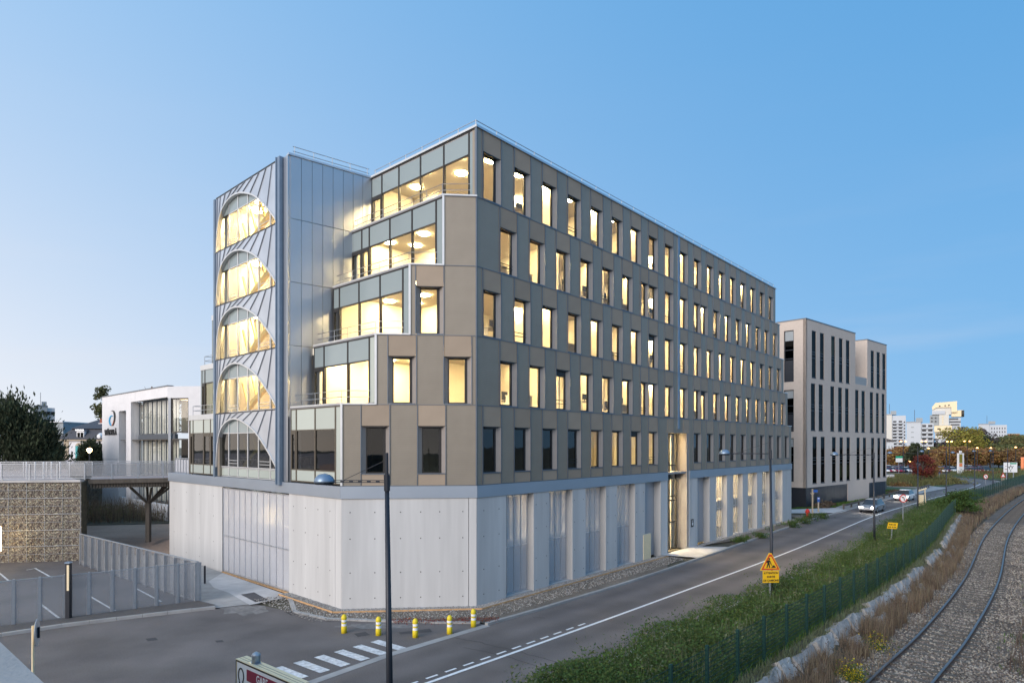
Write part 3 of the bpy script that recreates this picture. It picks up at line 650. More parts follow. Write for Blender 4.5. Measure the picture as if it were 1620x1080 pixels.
# left wall: two panels and the wide glazed bicycle store
FLb = FL0(-4.72)                                             # x = -b
LB0, LB1, LB2 = 26.4, 17.6, 9.4
S('concrete_panel', B(-LB0, -LB1-.02, 0, .5, -.3, ZB), 'concrete', FLb); S('concrete_panel', B(-LB2+.02, -4.95, 0, .5, -.3, ZB), 'concrete', FLb); S('concrete_panel', B(-4.93, -4.404, 0, .5, -.3, ZB), 'concrete', FLb)
S('end_wall', B(-4.2, 8, -.25, .25, -.3, ZB), 'concrete', frameM(P(0, 26.1), u))
holes('tie_holes', (-8.9, -7.7, -6.5, -5.4), ZH, FLb); holes('tie_holes', (-25.5, -23.3, -21.1, -18.9), ZH, FLb)
nb_ = 11; wd_ = (LB1-LB2)/nb_
f = inst(frame_mesh(LB1-LB2, ZB-.14, .05, .06, 'zinc', [wd_*i for i in range(1, nb_)], (2.2,)), 'store_glazing', OB, FLb @ T(-LB1, .05, .06))
pm = B(.02, wd_-.02, .03, .036, .05, ZB-.2).mesh('pane', 'screen_glass')
for i in range(nb_): inst(pm, 'pane', f, FLb @ T(-LB1+wd_*i, .05, .06))
S('store_sill', B(-LB1, -LB2, -.06, .2, -.02, .05), 'timber', FLb)
S('mezzanine', B(-LB1-1, -LB2+1, .5, 5.5, 2.25, 3.35), 'zinc', FLb); S('store_wall', B(-LB1-1, -LB2+1, 5.5, 5.7, 0, ZB), 'curtain', FLb)
for x_ in (-14.6, -12.0): S('steel_column', B(x_, x_+.45, .35, .7, 0, ZB), 'steel_blue', FLb)
for x_ in (-16.8, -15.5, -13.6, -11.0, -10.2): S('curtain_panel', B(x_, x_+1.0, .45, .5, 3.4, 5.0), 'curtain', FLb)
for x_ in (-13.6, -10.0):
    mb = MB(); mb.tube([(x_, .25, 0), (x_, .25, .9), (x_+.1, .25, 1.05), (x_+.3, .25, 1.05), (x_+.4, .25, .9), (x_+.4, .25, 0)], .03, 6); S('bicycle_hoop', mb, 'galvanised', FLb)
# metal band over the base
bb = [(-4.76, 26.45), (-4.76, 4.40), (-.02, -.045), (46.85, -.045), (46.85, .4), (.2, .4), (-4.3, 4.7), (-4.3, 26.45)]
def pab(l): return [tuple(P(a_, b_)[:2]) for a_, b_ in l]
for i, q in enumerate(([(-4.80, 26.45), (-4.80, 4.39), (-4.3, 4.55), (-4.3, 26.45)], [(-4.80, 4.38), (-.015, -.05), (.2, .4), (-4.29, 4.54)], [(-.012, -.05), (E0, -.05), (E0, .4), (.21, .4)], [(E1, -.05), (46.85, -.05), (46.85, .4), (E1, .4)])):
    W0 = Matrix(); S('metal_band', MB().prism(pab(q), ZB+.004, ZT-.03), 'band_metal', W0)
S('base_roof', MB().prism(pab([(-4.6, 26.3), (-4.6, 4.6), (0.1, .1), (46.7, .1), (46.7, BACK), (0, 26.3)]), ZT-.2, ZT-.05), 'roofing', Matrix())
# storeys: slabs, cores, lights
def bch(a): return -a*.932 if a < 0 else 0
lightm = MB().lathe([(0, 0), (.30, 0), (.30, .03), (0, .03)], 14).mesh('ceiling_light', 'ceiling_glow')
deskm = MB(); deskm.box(0, 1.5, 0, .75, .70, .735).box(0.02, .05, .05, .7, 0, .70).box(1.45, 1.48, .05, .7, 0, .70); deskm.mi = 1; deskm.box(.45, 1.0, .34, .37, .86, 1.20).box(.70, .75, .36, .39, .735, .9); deskm = deskm.mesh('desk', 'off_white', 'dark_frame')
chairm = MB().box(0, .5, 0, .48, .44, .50).box(.02, .48, .44, .50, .55, 1.02).tube([(.25, .25, .05), (.25, .25, .44)], .03, 6).box(0, .5, .22, .28, .0, .05).mesh('office_chair', 'dark_frame')
for i in range(5):
    a0, a1 = A_L[i], A_R[i]; z0, z1 = LV[i], LV[i+1]
    W0 = Matrix()
    pol = pab([(a0+.12, bch(a0)+.12), (.12, .28), (a1-.2, .28), (a1-.2, BACK), (a0+.12, BACK)])
    S('floor_slab', MB().prism(pol, z1-.42, z1-.06), 'interior', W0)
    if i: S('floor_finish', MB().prism(pol, z0-.058, z0+.02), 'interior_floor', W0)
    S('core_wall', MB().prism(pab([(3.0, 6.2), (a1-3, 6.2), (a1-3, 6.4), (3.0, 6.4)]), z0, z1-.42), 'interior', W0)
    S('core_wall', MB().prism(pab([(3.0, 6.41), (3.2, 6.41), (3.2, BACK), (3.0, BACK)]), z0, z1-.42), 'interior', W0)
    S('end_wall', MB().prism(pab([(a1-.19, .3), (a1, .3), (a1, BACK), (a1-.19, BACK)]), z0, z1), 'ribbed_bronze', W0)
    S('rear_wall', MB().prism(pab([(a0, BACK+.01), (a1, BACK+.01), (a1, BACK+.3), (a0, BACK+.3)]), z0, z1), 'ribbed_bronze', W0)
    if i: 
        cx = [7.2, 11.9, 16.5, 23.5, 28.2, 32.8, 37.5]
        for c_ in cx: S('partition', MB().prism(pab([(c_, .5), (c_+.1, .5), (c_+.1, 6.19), (c_, 6.19)]), z0+.02, z1-.42), 'interior', W0)
        xx = 2.4
        while xx < a1-.8:
            for yy in (1.3, 3.6): 
                if yy == 1.3 or int(xx*7) % 3: inst(lightm, 'ceiling_light', OB, T(*P(xx, yy, z1-.47)))
            xx += 1.164*2
        xx = 1.6
        while xx < a1-1.8:                                    # desks with screens along the windows
            if not any(abs(xx+.8-c_) < 1.0 for c_ in cx) and not 19.5 < xx < 22.5 and int(xx*3.7+i) % 3:
                inst(deskm, 'desk', OB, frameM(P(xx, .75, z0+.02), u))
                if int(xx*2.3+i) % 2: inst(chairm, 'office_chair', OB, frameM(P(xx+.5, 1.75, z0+.02), u))
            xx += 2.1
        for (x_, y_) in ((-1.2, 3.4), (.9, 2.3), (.9, 5.0), (1.9, 6.9), (-.9, 6.2), (-2.4, 5.6), (-2.4, 7.6), (0.5, 7.6)):
            if x_ > a0+.5 and y_ > bch(min(x_, 0))+.5: inst(lightm, 'ceiling_light', OB, T(*P(x_, y_, z1-.47)))
    else:
        for x_ in (11.0, 13.3, 15.6): inst(lightm, 'ceiling_light', OB, T(*P(x_, 2.2, z1-.47)))
        for c_ in (9.3, 19.2, 23.2): S('partition', MB().prism(pab([(c_, .4), (c_+.1, .4), (c_+.1, 6.19), (c_, 6.19)]), z0+.02, z1-.42), 'interior', W0)
# cladding of the right facade and the chamfer
for q0, q1, m_ in ((E0, E0+1.0, 'bronze'), (E0+1.02, E0+2.48, 'ribbed_bronze'), (E0+2.5, E1, 'bronze')): S('smooth_panel', B(q0+.01, q1-.01, 0 if m_ == 'bronze' else .012, .27, ez+.01, LV[1]-.03), m_, FR)
PITCH = 2.328
def cols(off, ks): return [off+PITCH*k_ for k_ in ks]
ROW = [cols(.43, range(0, 8))+cols(.43, range(10, 20)),
       cols(1.66, range(0, 7))+cols(.43, range(7, 11))+cols(1.66, range(10, 19)),
       cols(.43, range(0, 19)),
       cols(1.66, range(0, 7))+cols(.43, range(7, 11))+cols(1.66, range(10, 18)),
       cols(.43, range(0, 18))]
CW = 1.31; GW = .93; RD = .175                                  # column width, glass width, reveal depth
meshes = {}
def box_mesh(name, w_, d_, h_, m, y0=0.):
    k = (name, round(w_, 3), round(d_, 3), round(h_, 3), m, y0)
    if k not in meshes: meshes[k] = B(0, w_, y0, y0+d_, 0, h_).mesh(name, m)
    return meshes[k]
def window_mesh(w_, h_, lo):                                 # splayed reveal, frame
    k = ('win', round(w_, 3), round(h_, 3), lo)
    if k in meshes: return meshes[k]
    g = min(GW, w_-.3); e = (w_-g)/2; mb = MB(); mb.mi = 0
    for sgn in (0, 1):                                        # splayed jambs
        if sgn == 0: q = [(.0, .0), (e, RD), (e, RD+.06), (.0, RD+.06)]
        else: q = [(w_, .0), (w_, RD+.06), (w_-e, RD+.06), (w_-e, RD)]
        mb.prism(q, .0, h_)
    mb.mi = 1
    mb.box(.02, w_-.02, -.025, RD+.05, -.05, -.003); mb.box(-.035, .0, -.03, .04, -.05-lo, h_+1.03); mb.box(w_, w_+.035, -.03, .04, -.05-lo, h_+1.03)
    mb.mi = 2
    t = .055; y0, y1 = RD-.004, RD+.07
    mb.box(e, w_-e, y0, y1, 0, t); mb.box(e, w_-e, y0, y1, h_-t-.05, h_); mb.box(e, e+t, y0+.002, y1, t, h_-t); mb.box(w_-e-t*2.4, w_-e, y0+.002, y1, t, h_-t)
    mb.box(.0, w_, .004, RD+.06, h_+.002, h_+.018)
    mb.box(e, w_-e, -.004, RD-.01, h_-.05, h_)            # blind box in the head
    meshes[k] = mb.mesh('window', 'champagne', 'trim', 'dark_frame'); return meshes[k]
def pane_mesh(w_, h_, m):
    k = ('pane', round(w_, 3), round(h_, 3), m)
    if k not in meshes: e = (w_-min(GW, w_-.3))/2; meshes[k] = B(e+.05, w_-e-.05, RD+.03, RD+.036, .05, h_-.1).mesh('pane', m)
    return meshes[k]
def barm(w_):
    k = ('rail', round(w_, 3))
    if k not in meshes:
        e = (w_-GW)/2; mb = MB(); [mb.box(e, w_-e, RD-.05, RD-.03, z_, z_+.03) for z_ in (.32, .5)]; meshes[k] = mb.mesh('guard_bar', 'dark_frame')
    return meshes[k]
def blindm(w_, h_):
    k = ('blind', round(w_, 3), round(h_, 3))
    if k not in meshes: e = (w_-GW)/2; meshes[k] = B(e+.05, w_-e-.05, RD+.005, RD+.02, 0, h_).mesh('blind', 'dark_frame')
    return meshes[k]
GAP = .018
def clad_row(i, M, columns, x0, x1, ends=True):
    z0, z1 = LV[i], LV[i+1]; H = z1-z0; top = 1.04; bot = .58 if i == 0 else .0
    cs = [(c_, min(c_+CW, columns[j+1]-.01 if j+1 < len(columns) and columns[j+1] > c_ else c_+CW)) for j, c_ in enumerate(columns)]
    cur = x0
    for j, (c0, c1) in enumerate(cs + [(x1, x1)]):
        segs = [(cur, c0)]
        if M is FR and i == 0 and cur < E0 < c0: segs = [(cur, E0), (E1, c0)]
        for s0, s1 in segs:
            if s1-s0 > .06: inst(box_mesh('ribbed_panel', s1-s0-GAP, .27, H-.03, 'ribbed_bronze'), 'ribbed_panel', OB, M @ T(s0+GAP/2, .012, z0+.008))
        cur = c1
        if c0 >= x1: break
        wW = c1-c0; wz = z0+bot+(.06 if i else 0); wh = H-top-bot-(.06 if i else 0)
        inst(box_mesh('smooth_panel', wW-GAP, .27, top-.022, 'bronze'), 'smooth_panel', OB, M @ T(c0+GAP/2, .0, z1-top+.02))
        if bot: inst(box_mesh('smooth_panel', wW-GAP, .27, bot-.07, 'bronze'), 'smooth_panel', OB, M @ T(c0+GAP/2, .0, z0+.008))
        Mw = M @ T(c0, .0, wz); win = inst(window_mesh(wW, wh, .5 if bot else 0.), 'window', OB, Mw)
        lit = i > 0 or (M is FR and 9.0 < c0 < 18)
        inst(pane_mesh(wW, wh, 'vision' if lit else 'dark_vision'), 'pane', win, Mw)
        if (j*7+i*3) % 4 == 1: inst(barm(wW), 'guard_bar', win, Mw)
        if lit and (j*5+i*11) % 9 == 3 and i < 3: bh = wh*(.12+.1*((j*3) % 3)); inst(blindm(wW, bh), 'blind', win, Mw @ T(0, 0, wh-.1-bh))
for i in range(5): clad_row(i, FR, ROW[i], .0, A_R[i])
for i in range(4):                                            # chamfer rows
    s0 = (P(A_L[i], bch(A_L[i]))-C1).length
    clad_row(i, FCH, {0: [.92, 3.56], 1: [2.17, 4.80], 2: [3.47], 3: []}[i], s0, CHL)
    S('corner_trim', B(s0-.05, s0+.05, -.05, .10, LV[i], LV[i+1]-.005), 'aluminium', FCH)
    S('storey_trim', B(s0, CHL+.01, -.02, .09, LV[i]-.025, LV[i]+.006), 'trim', FCH)
    S('parapet_cap', B(s0-.08, s0+(1.62), -.06, .35, LV[i+1]-.02, LV[i+1]+.05), 'aluminium', FCH)
for i in range(5):
    S('storey_trim', B(0, E0 if i == 0 else A_R[i], -.02, .09, LV[i]-.025, LV[i]+.006), 'trim', FR)
    if i == 0: S('storey_trim', B(E1, A_R[0], -.02, .09, LV[i]-.025, LV[i]+.006), 'trim', FR)
    S('corner_post', B(-.03, .015, -.03, .10, LV[i]+.01, LV[i+1]-.03), 'trim', FR)
    S('parapet_cap', B(A_R[i]-1.3, A_R[i]+.05, -.04, 3, LV[i+1]-.02, LV[i+1]+.04), 'aluminium', FR)
    for c_ in ROW[i]:
        pass
S('downpipe', B(21.05, 21.30, -.05, .04, ez+.3, 23.0), 'steel_blue', FR)
for z_ in LV[2:]: S('pipe_collar', B(21.02, 21.33, -.06, .03, z_-.05, z_+.05), 'steel_blue', FR)
# roof
S('roof', MB().prism(pab([(.02, .05), (41.9, .05), (41.9, BACK), (-4.5, BACK), (-4.5, 9.7), (.02, 8.7)]), 22.9, 23.05), 'roofing', Matrix())
S('roof_edge', B(-.06, 42.06, -.07, .35, 23.03, 23.14), 'zinc', FR)
S('roof_edge', B(-8.7, .06, -.07, .35, 23.031, 23.141), 'aluminium', FL0(0))
mb = MB()
mb.tube([tuple(P(.1, .15, 23.45)), tuple(P(41.9, .15, 23.45))], .02, 5); mb.tube([tuple(P(.1, .15, 23.45)), tuple(P(.1, 8.5, 23.45))], .02, 5)
S('safety_rail', mb, 'galvanised', Matrix())
pm = MB().tube([(0, 0, 0), (0, 0, .33)], .025, 5).mesh('rail_post', 'aluminium')
for k in range(29): inst(pm, 'rail_post', OB, T(*P(.1+1.49*k, .15, 23.14)))
for k in range(1, 7): inst(pm, 'rail_post', OB, T(*P(.1, 1.4*k, 23.14)))
# stepped glass boxes
def glass_bay(i, M, x0, x1, mull, zs=None, lit=True, first_solid=True):
    """x runs along M; one framed bay per mullion gap, spandrel pane over vision pane"""
    z0, z1 = LV[i], LV[i+1]; H = z1-z0; sph = 1.12
    edges = [x0]+[m_ for m_ in mull if x0+.15 < m_ < x1-.15]+[x1]
    for j in range(len(edges)-1):
        w_ = edges[j+1]-edges[j]; last = j == len(edges)-2
        mm = 'bronze_frame' if not lit else 'dark_frame'
        hb = [.62] if i == 0 else []
        solid = first_solid and last
        f = inst(frame_mesh(w_, H-.1, .055, .12, mm, (), [H-.1-sph]+hb if not solid else []), 'glazing_frame', OB, M @ T(edges[j], .0, z0+.04))
        Mx = M @ T(edges[j], 0, z0+.04); sm_ = 'spandrel' if lit else 'pale_spandrel'
        if solid: inst(B(.05, w_-.05, .02, .05, .05, H-.15).mesh('spandrel_pane', 'pale_spandrel' if i < 2 else 'spandrel'), 'spandrel_pane', f, Mx); continue
        inst(B(.05, w_-.05, .02, .05, H-.1-sph+.02, H-.15).mesh('spandrel_pane', sm_), 'spandrel_pane', f, Mx)
        zb = .05
        if hb: inst(B(.05, w_-.05, .02, .05, .05, .6).mesh('spandrel_pane', 'pale_spandrel'), 'spandrel_pane', f, Mx); zb = .64
        inst(B(.05, w_-.05, .04, .05, zb, H-.1-sph-.02).mesh('pane', 'vision' if lit else 'dark_vision'), 'pane', f, Mx)
        if w_ < 1.3: inst(MB().box(.06, .13, -.01, .1, zb+.01, H-.1-sph-.03).box(w_-.13, w_-.06, -.01, .1, zb+.01, H-.1-sph-.03).box(.13, w_-.13, -.01, .1, H-.3-sph, H-.13-sph).mesh('door_leaf', mm), 'door_leaf', f, Mx)
rp = MB().tube([(0, 0, 0), (0, 0, .62)], .018, 5).mesh('rail_post', 'galvanised')
for i in range(5):
    a0 = A_L[i]; M = FL0(a0); b0 = bch(a0)+.02; bt = BT+(.3 if i == 0 else 0)-(.25 if i == 4 else 0)
    c_ = b0+.52; mull = [-c_, -(c_+1.85), -(c_+3.7), -(c_+5.55), -(bt-1.0)]
    mull = sorted(set(mull)); mull = [m_ for k_, m_ in enumerate(mull) if k_ == 0 or m_-mull[k_-1] > .5]
    glass_bay(i, M, -bt, -b0, mull, lit=i > 0)
    if i < 4:                                                 # little roof terrace with its rail
        an = A_L[i+1]; S('step_roof', MB().prism(pab([(a0-.03, b0), (a0-.03, bt), (an+.3, bt), (an+.3, bch(an)), (an, bch(an))]), LV[i+1]-.06, LV[i+1]+.0), 'roofing', Matrix())
        S('parapet_cap', B(-bt, -b0+.03, -.05, .25, LV[i+1]+.002, LV[i+1]+.07), 'aluminium', M)
        mb = MB(); z_ = LV[i+1]
        for hz in (.36, .66): mb.tube([tuple(P(a0+.18, bt-.1, z_+hz)), tuple(P(a0+.18, b0+.25, z_+hz)), tuple(P(an-.1, bch(an)+.35, z_+hz))], .018, 5)
        S('terrace_rail', mb, 'galvanised', Matrix()); k = b0+.25
        while k < bt: inst(rp, 'rail_post', OB, T(*P(a0+.18, k, z_+.04))); k += 1.2
# partitions seen in the glass boxes
for i in range(1, 5): S('room_wall', MB().prism(pab([(A_L[i]+.16, 8.5), (2.9, 8.4), (2.9, 8.55), (A_L[i]+.16, 8.62)]), LV[i]+.02, LV[i+1]-.43), 'interior', Matrix())
# tower: clad side wall
TW0, TW1 = P(-4.62, 9.42), P(0.05, 8.62)
dv = TW1-TW0; MTw = frameM(TW0, dv); TL = dv.length; 
zs = [ZT]+LV[1:]
for i in range(5):
    n = 8; w_ = TL/n
    for j in range(n):
        aj = -4.62+(j+.5)/n*4.67
        if aj < A_L[i]+.9 or aj < A_L[4]+5: 
            if j*w_ > (A_L[i]+4.72)*1.02+.15: continue
            inst(box_mesh('cladding_panel', w_-.02, .08, zs[i+1]-zs[i]-.025, 'side_cladding'), 'cladding_panel', OB, MTw @ T(j*w_+.01, 0, zs[i]+.01))
S('side_wall', B(0, TL, .09, .25, ZT, 23.0), 'dark_frame', MTw)
S('return_panel', MB().prism([tuple(P(-4.74, 9.46)[:2]), tuple(P(-4.74, 9.90)[:2]), tuple(P(-4.4, 9.90)[:2]), tuple(P(-4.4, 9.46)[:2])], ZT, 23.0), 'side_cladding', Matrix())
S('roof_edge', B(-.1, TL, -.06, .3, 23.01, 23.12), 'zinc', MTw)
mb = MB()
for hz in (.5, .25): mb.tube([tuple(MTw @ Vector((.2, .2, 23.1+hz))), tuple(MTw @ Vector((TL-.1, .2, 23.1+hz)))], .02, 5)
S('safety_rail', mb, 'galvanised', Matrix())
for k in range(5): S('rail_post', MB().tube([tuple(MTw @ Vector((.3+k*1.05, .2, 23.1))), tuple(MTw @ Vector((.3+k*1.05, .2, 23.62)))], .022, 5), 'aluminium', Matrix())
# tower: arched front. x = -b on the plane a = -4.72
FT = FL0(-4.72); BL, BRt = 18.50, 10.38
arch = [(18.45, 0), (18.42, .55), (18.32, 1.2), (18.13, 1.8), (17.83, 2.28), (17.4, 2.62), (16.9, 2.82), (16.4, 2.93), (15.9, 2.96), (15.3, 2.90), (14.73, 2.77), (13.73, 2.42), (12.86, 1.97), (11.64, 1.08), (10.45, 0)]
arch = [(p[0], max(0, p[1])) for p in smooth([(b_, h_) for b_, h_ in arch], 4)]
seamb = [18.45, 18.30, 18.02, 17.55, 16.95, 16.25, 15.5, 14.7, 13.8, 12.86, 11.75, 10.45]
def arch_h(b_):
    bs = [p[0] for p in arch][::-1]; hs = [p[1] for p in arch][::-1]; return float(np.interp(b_, bs, hs))
def shift(b_): return float(np.interp(b_, [10.45, 11.7, 12.9, 14.7, 16.5, 18.45], [.08, .55, 1.0, 1.2, .9, 0.02]))
SPH = LV[2]-LV[1]
panels = []
for j in range(len(seamb)-1):
    bA, bB = seamb[j], seamb[j+1]; mid = [b_ for b_, _ in arch if bB+.03 < b_ < bA-.03]
    bot = [(-bA, arch_h(bA))]+[(-b_, arch_h(b_)) for b_ in mid]+[(-bB, arch_h(bB))]
    topz = SPH-.03; tA, tB = -(bA-shift(bA)), -(bB-shift(bB))
    if j == 0: tA = -18.5; bot[0] = (-18.5, 0)
    if j == len(seamb)-2: tB = -10.36
    g = .012; poly = [(bot[0][0]+g, bot[0][1])]+bot[1:-1]+[(bot[-1][0]-g, bot[-1][1]), (tB-g, topz), (tA+g, topz)]
    mb = MB(); mb.extrude(poly, -.03, .05)
    if 0 < j: 
        p0 = Vector((bot[0][0], -.05, bot[0][1]+.02)); p1 = Vector((tA, -.05, topz)); mb.mi = 1; mb.bar(p0, p1, .042, .035)
    panels.append(mb.mesh('zinc_panel', 'zinc', 'zinc_dark'))
ap = [Vector((-b_, 0, h_)) for b_, h_ in arch]
def ribbon_arch(pts, y0, y1, t, m):                           # curved band following the arch
    mb = MB(); n = len(pts); vs = []
    for i, p in enumerate(pts):
        d = (pts[min(i+1, n-1)]-pts[max(i-1, 0)]).normalized(); nn = Vector((-d.z, 0, d.x))
        for (yy, o_) in ((y0, 0), (y1, 0), (y1, -t), (y0, -t)): vs.append((p+nn*o_)+Vector((0, yy, 0)))
    fs = [(i*4+j, i*4+(j+1) % 4, (i+1)*4+(j+1) % 4, (i+1)*4+j) for i in range(n-1) for j in range(4)]
    mb.add(vs, fs); return mb.mesh('arch_rim', m)
rim = ribbon_arch(ap, -.07, .16, .09, 'aluminium')
inn = [Vector((-(10.8+(18.2-10.8)*t), 0, .12+2.75*math.sin(min(1, t*1.02)*math.pi)**.75)) for t in [k_/24 for k_ in range(25)]]
irib = ribbon_arch([Vector((-(17.6-6.2*t), 0, -.2+2.95*t**.72)) for t in [k_/16 for k_ in range(17)]], 1.15, 1.4, .24, 'yellow_beam')
def strut_mesh():
    mb = MB()
    for t in (.12, .30, .48, .66, .84):
        b_ = 17.6-6.2*t; z_ = -.2+2.95*t**.72; mb.bar((-b_, 1.28, z_), (-(b_+.75), 1.28, min(2.9, z_+1.5)), .12, .10)
    return mb.mesh('strut', 'yellow_beam')
stm = strut_mesh()
mul_b = [18.2, 17.0, 15.75, 14.45, 13.1, 11.7]
fz = [6.42]+LV[1:5]
for i in range(5):
    z = fz[i]; Mz = FT @ T(0, 0, z)
    for me in panels: inst(me, 'zinc_panel', OB, Mz)
    inst(rim, 'arch_rim', OB, Mz); inst(irib, 'inner_arch', OB, Mz); inst(stm, 'strut', OB, Mz)
    edges = [18.42]+mul_b[1:]+[10.42]; fm_ = 'aluminium'
    zl = -.56 if i == 0 else -.0
    for j in range(len(edges)-1):
        w_ = edges[j]-edges[j+1]; hmax = max(arch_h(b_) for b_ in np.linspace(edges[j+1], edges[j], 8))+.1
        hb = [] if hmax < 2.2 else [2.05]
        Mx = FT @ T(-edges[j], .12, z+.02); f = inst(frame_mesh(w_, hmax, .05, .1, fm_ if i == 0 or j else 'dark_frame', (), hb), 'glazing_frame', OB, Mx)
        vm = 'vision' if i else 'dark_vision'
        if hb: inst(B(.05, w_-.05, .04, .05, 2.08, hmax-.05).mesh('spandrel_pane', 'spandrel'), 'spandrel_pane', f, Mx)
        inst(B(.05, w_-.05, .04, .05, .05, (2.02 if hb else hmax-.05)).mesh('pane', vm), 'pane', f, Mx)
        if j in (1, 4):
            mb = MB(); [mb.box(.05, w_-.05, -.03, -.01, q, q+.03) for q in (.22, .4)]; inst(mb.mesh('guard_bar', 'aluminium'), 'guard_bar', f, Mx)
        if i == 0: inst(B(.05, w_-.05, .03, .08, -.52, -.02).mesh('spandrel_pane', 'pale_spandrel'), 'spandrel_pane', f, Mx); inst(frame_mesh(w_, .56, .04, .1, 'aluminium'), 'lower_frame', OB, FT @ T(-edges[j], .12, ZT))
    S('floor_trim', B(-18.45, -10.4, -.045, .5, LV[i+1]-.05 if i < 4 else 23.0, LV[i+1]+.02 if i < 4 else 23.08), 'dark_frame', FT)
    z0, z1 = LV[i], LV[i+1]; W0 = Matrix()
    S('floor_slab', MB().prism(pab([(-4.12, 9.9), (-4.12, 18.4), (2.9, 18.4), (2.9, 9.5)]), z1-.35, z1-.10), 'interior', W0)
    S('room_wall', MB().prism(pab([(-.3, 10.0), (-.3, 18.3), (-.1, 18.3), (-.1, 10.0)]), z0, z1-.36), 'interior', W0)
    S('room_wall', MB().prism(pab([(-4.1, 18.3), (2.9, 18.3), (2.9, 18.45), (-4.1, 18.45)]), z0, z1-.36), 'interior', W0)
    S('room_wall', MB().prism(pab([(-3.9, 9.86), (.0, 9.2), (.0, 9.35), (-3.9, 10.0)]), z0, z1-.36), 'interior', W0)
    if i:
        for (x_, y_) in ((-3.1, 11.4), (-3.1, 13.6), (-3.1, 15.8), (-1.5, 12.5), (-1.5, 14.8), (-2.6, 17.4)): inst(lightm, 'ceiling_light', OB, T(*P(x_, y_, z1-.50)))
S('corner_light_stop', MB().prism(pab([(-4.36, 9.56), (-4.36, 9.97), (-4.0, 9.97), (-4.0, 9.50)]), ZT, 22.9), 'dark_frame', Matrix())  # added filler that blocks room light leaking past the tower corner
S('column_light_stop', B(-10.46, -9.86, .03, .09, ZT, 22.9), 'steel_blue', FT)  # added strip, shuts off light leaking between column and arch glazing
# tower columns and roof
S('tower_column', MB().box(-10.40, -9.98, -.22, .02, ZB+.4, 23.05).box(-10.33, -10.28, -.28, -.22, ZB+.45, 23.05), 'steel_blue', FT)
S('tower_column', MB().box(-18.66, -18.46, -.12, .12, ZT-.05, 23.0), 'steel_blue', FT)
S('tower_end', MB().prism(pab([(-4.7, 18.52), (-4.7, 18.66), (0, 18.66), (0, 18.52)]), ZT, 23.0), 'side_cladding', Matrix())
S('roof', MB().prism(pab([(-4.7, 9.5), (-4.7, 18.6), (3, 18.6), (3, 9)]), 22.92, 23.04), 'roofing', Matrix())
# stepped glass boxes on the far side of the tower
for i, (a0, bE) in enumerate(((-4.72, 22.7), (-4.2, 22.08), (-3.7, 21.5))):
    glass_bay(i, FL0(a0), -bE, -18.68, [-bE+.5, -bE+2.2, -bE+3.3], lit=i > 0, first_solid=False)
    z0, z1 = LV[i], LV[i+1]
    S('end_wall', MB().prism(pab([(a0, bE+.01), (a0+9, bE+.01), (a0+9, bE+.15), (a0, bE+.15)]), z0, z1), 'spandrel' if i else 'bronze_frame', Matrix())
    S('room_wall', MB().prism(pab([(a0+3.0, 18.7), (a0+3.0, bE), (a0+3.2, bE), (a0+3.2, 18.7)]), z0, z1-.4), 'interior', Matrix())
    S('step_roof', MB().prism(pab([(a0-.03, 18.68), (a0-.03, bE+.16), (a0+9, bE+.16), (a0+9, 18.68)]), z1-.3, z1+.03), 'aluminium', Matrix())
    if i: inst(lightm, 'ceiling_light', OB, T(*P(a0+1.4, 20.2, z1-.34)))
    mb = MB()
    for hz in (.35, .65): mb.tube([tuple(P(a0+.2, 18.8, z1+hz)), tuple(P(a0+.2, bE, z1+hz)), tuple(P(a0+3, bE, z1+hz))], .018, 5)
    S('terrace_rail', mb, 'galvanised', Matrix())
    for q in (18.9, 19.9, 20.9, bE): inst(rp, 'rail_post', OB, T(*P(a0+.2, q, z1+.03)))

# ------------------------------------------------------------------ the beige building behind
K = Vector((35.9, 77.2, 0)); e2 = Vector((.747, .665, 0)).normalized(); HB = 23.15
BB = thing('beige_building', 'beige rendered block with tall dark double storey windows beyond the bronze office', 'building', tuple(K))
F2 = frameM(K, e2)
def atx(px):                                                 # distance along the long face for a photo column
    t = (px-810)/1000; return (t*K.y-K.x)/(e2.x-t*e2.y)
def zx(px): return 1200+px/3.087
xa = atx(zx(473)); xb = atx(zx(531)); xe = 27.9; zd = 2.5
# windows in three double-storey bands
bands = [(16.1, 21.95), (9.55, 15.4), (2.95, 8.8)]
wx = [[(260,281),(300,320),(355,374),(393,411),(427,445),(548,564),(577,593),(605,620)], [(256,277),(294,315),(351,370),(389,408),(423,441),(472,489),(503,520),(544,560),(574,588),(602,616)], [(264,285),(304,324),(359,378),(396,413),(430,447),(479,495),(510,526),(550,566),(581,595),(608,622)]]
WN = [[(atx(zx(a_)), atx(zx(b_))) for a_, b_ in r] for r in wx]
def wall_with_holes(name, x0, x1, z0, z1, holes_, m, M, d=.35):
    """wall pieces around a row of openings (x0,x1,z0,z1)"""
    mb = MB(); xs_ = sorted(holes_); cur = x0
    for (a_, b_, c_, d_) in xs_:
        mb.box(cur, a_, 0, d, z0, z1)
        if c_-z0 > .01: mb.box(a_, b_, 0, d, z0, c_)
        if z1-d_ > .01: mb.box(a_, b_, 0, d, d_, z1)
        cur = b_
    mb.box(cur, x1, 0, d, z0, z1); return mb.obj(name, m, BB, M)
zl = [2.5, 9.18, 15.75, HB]
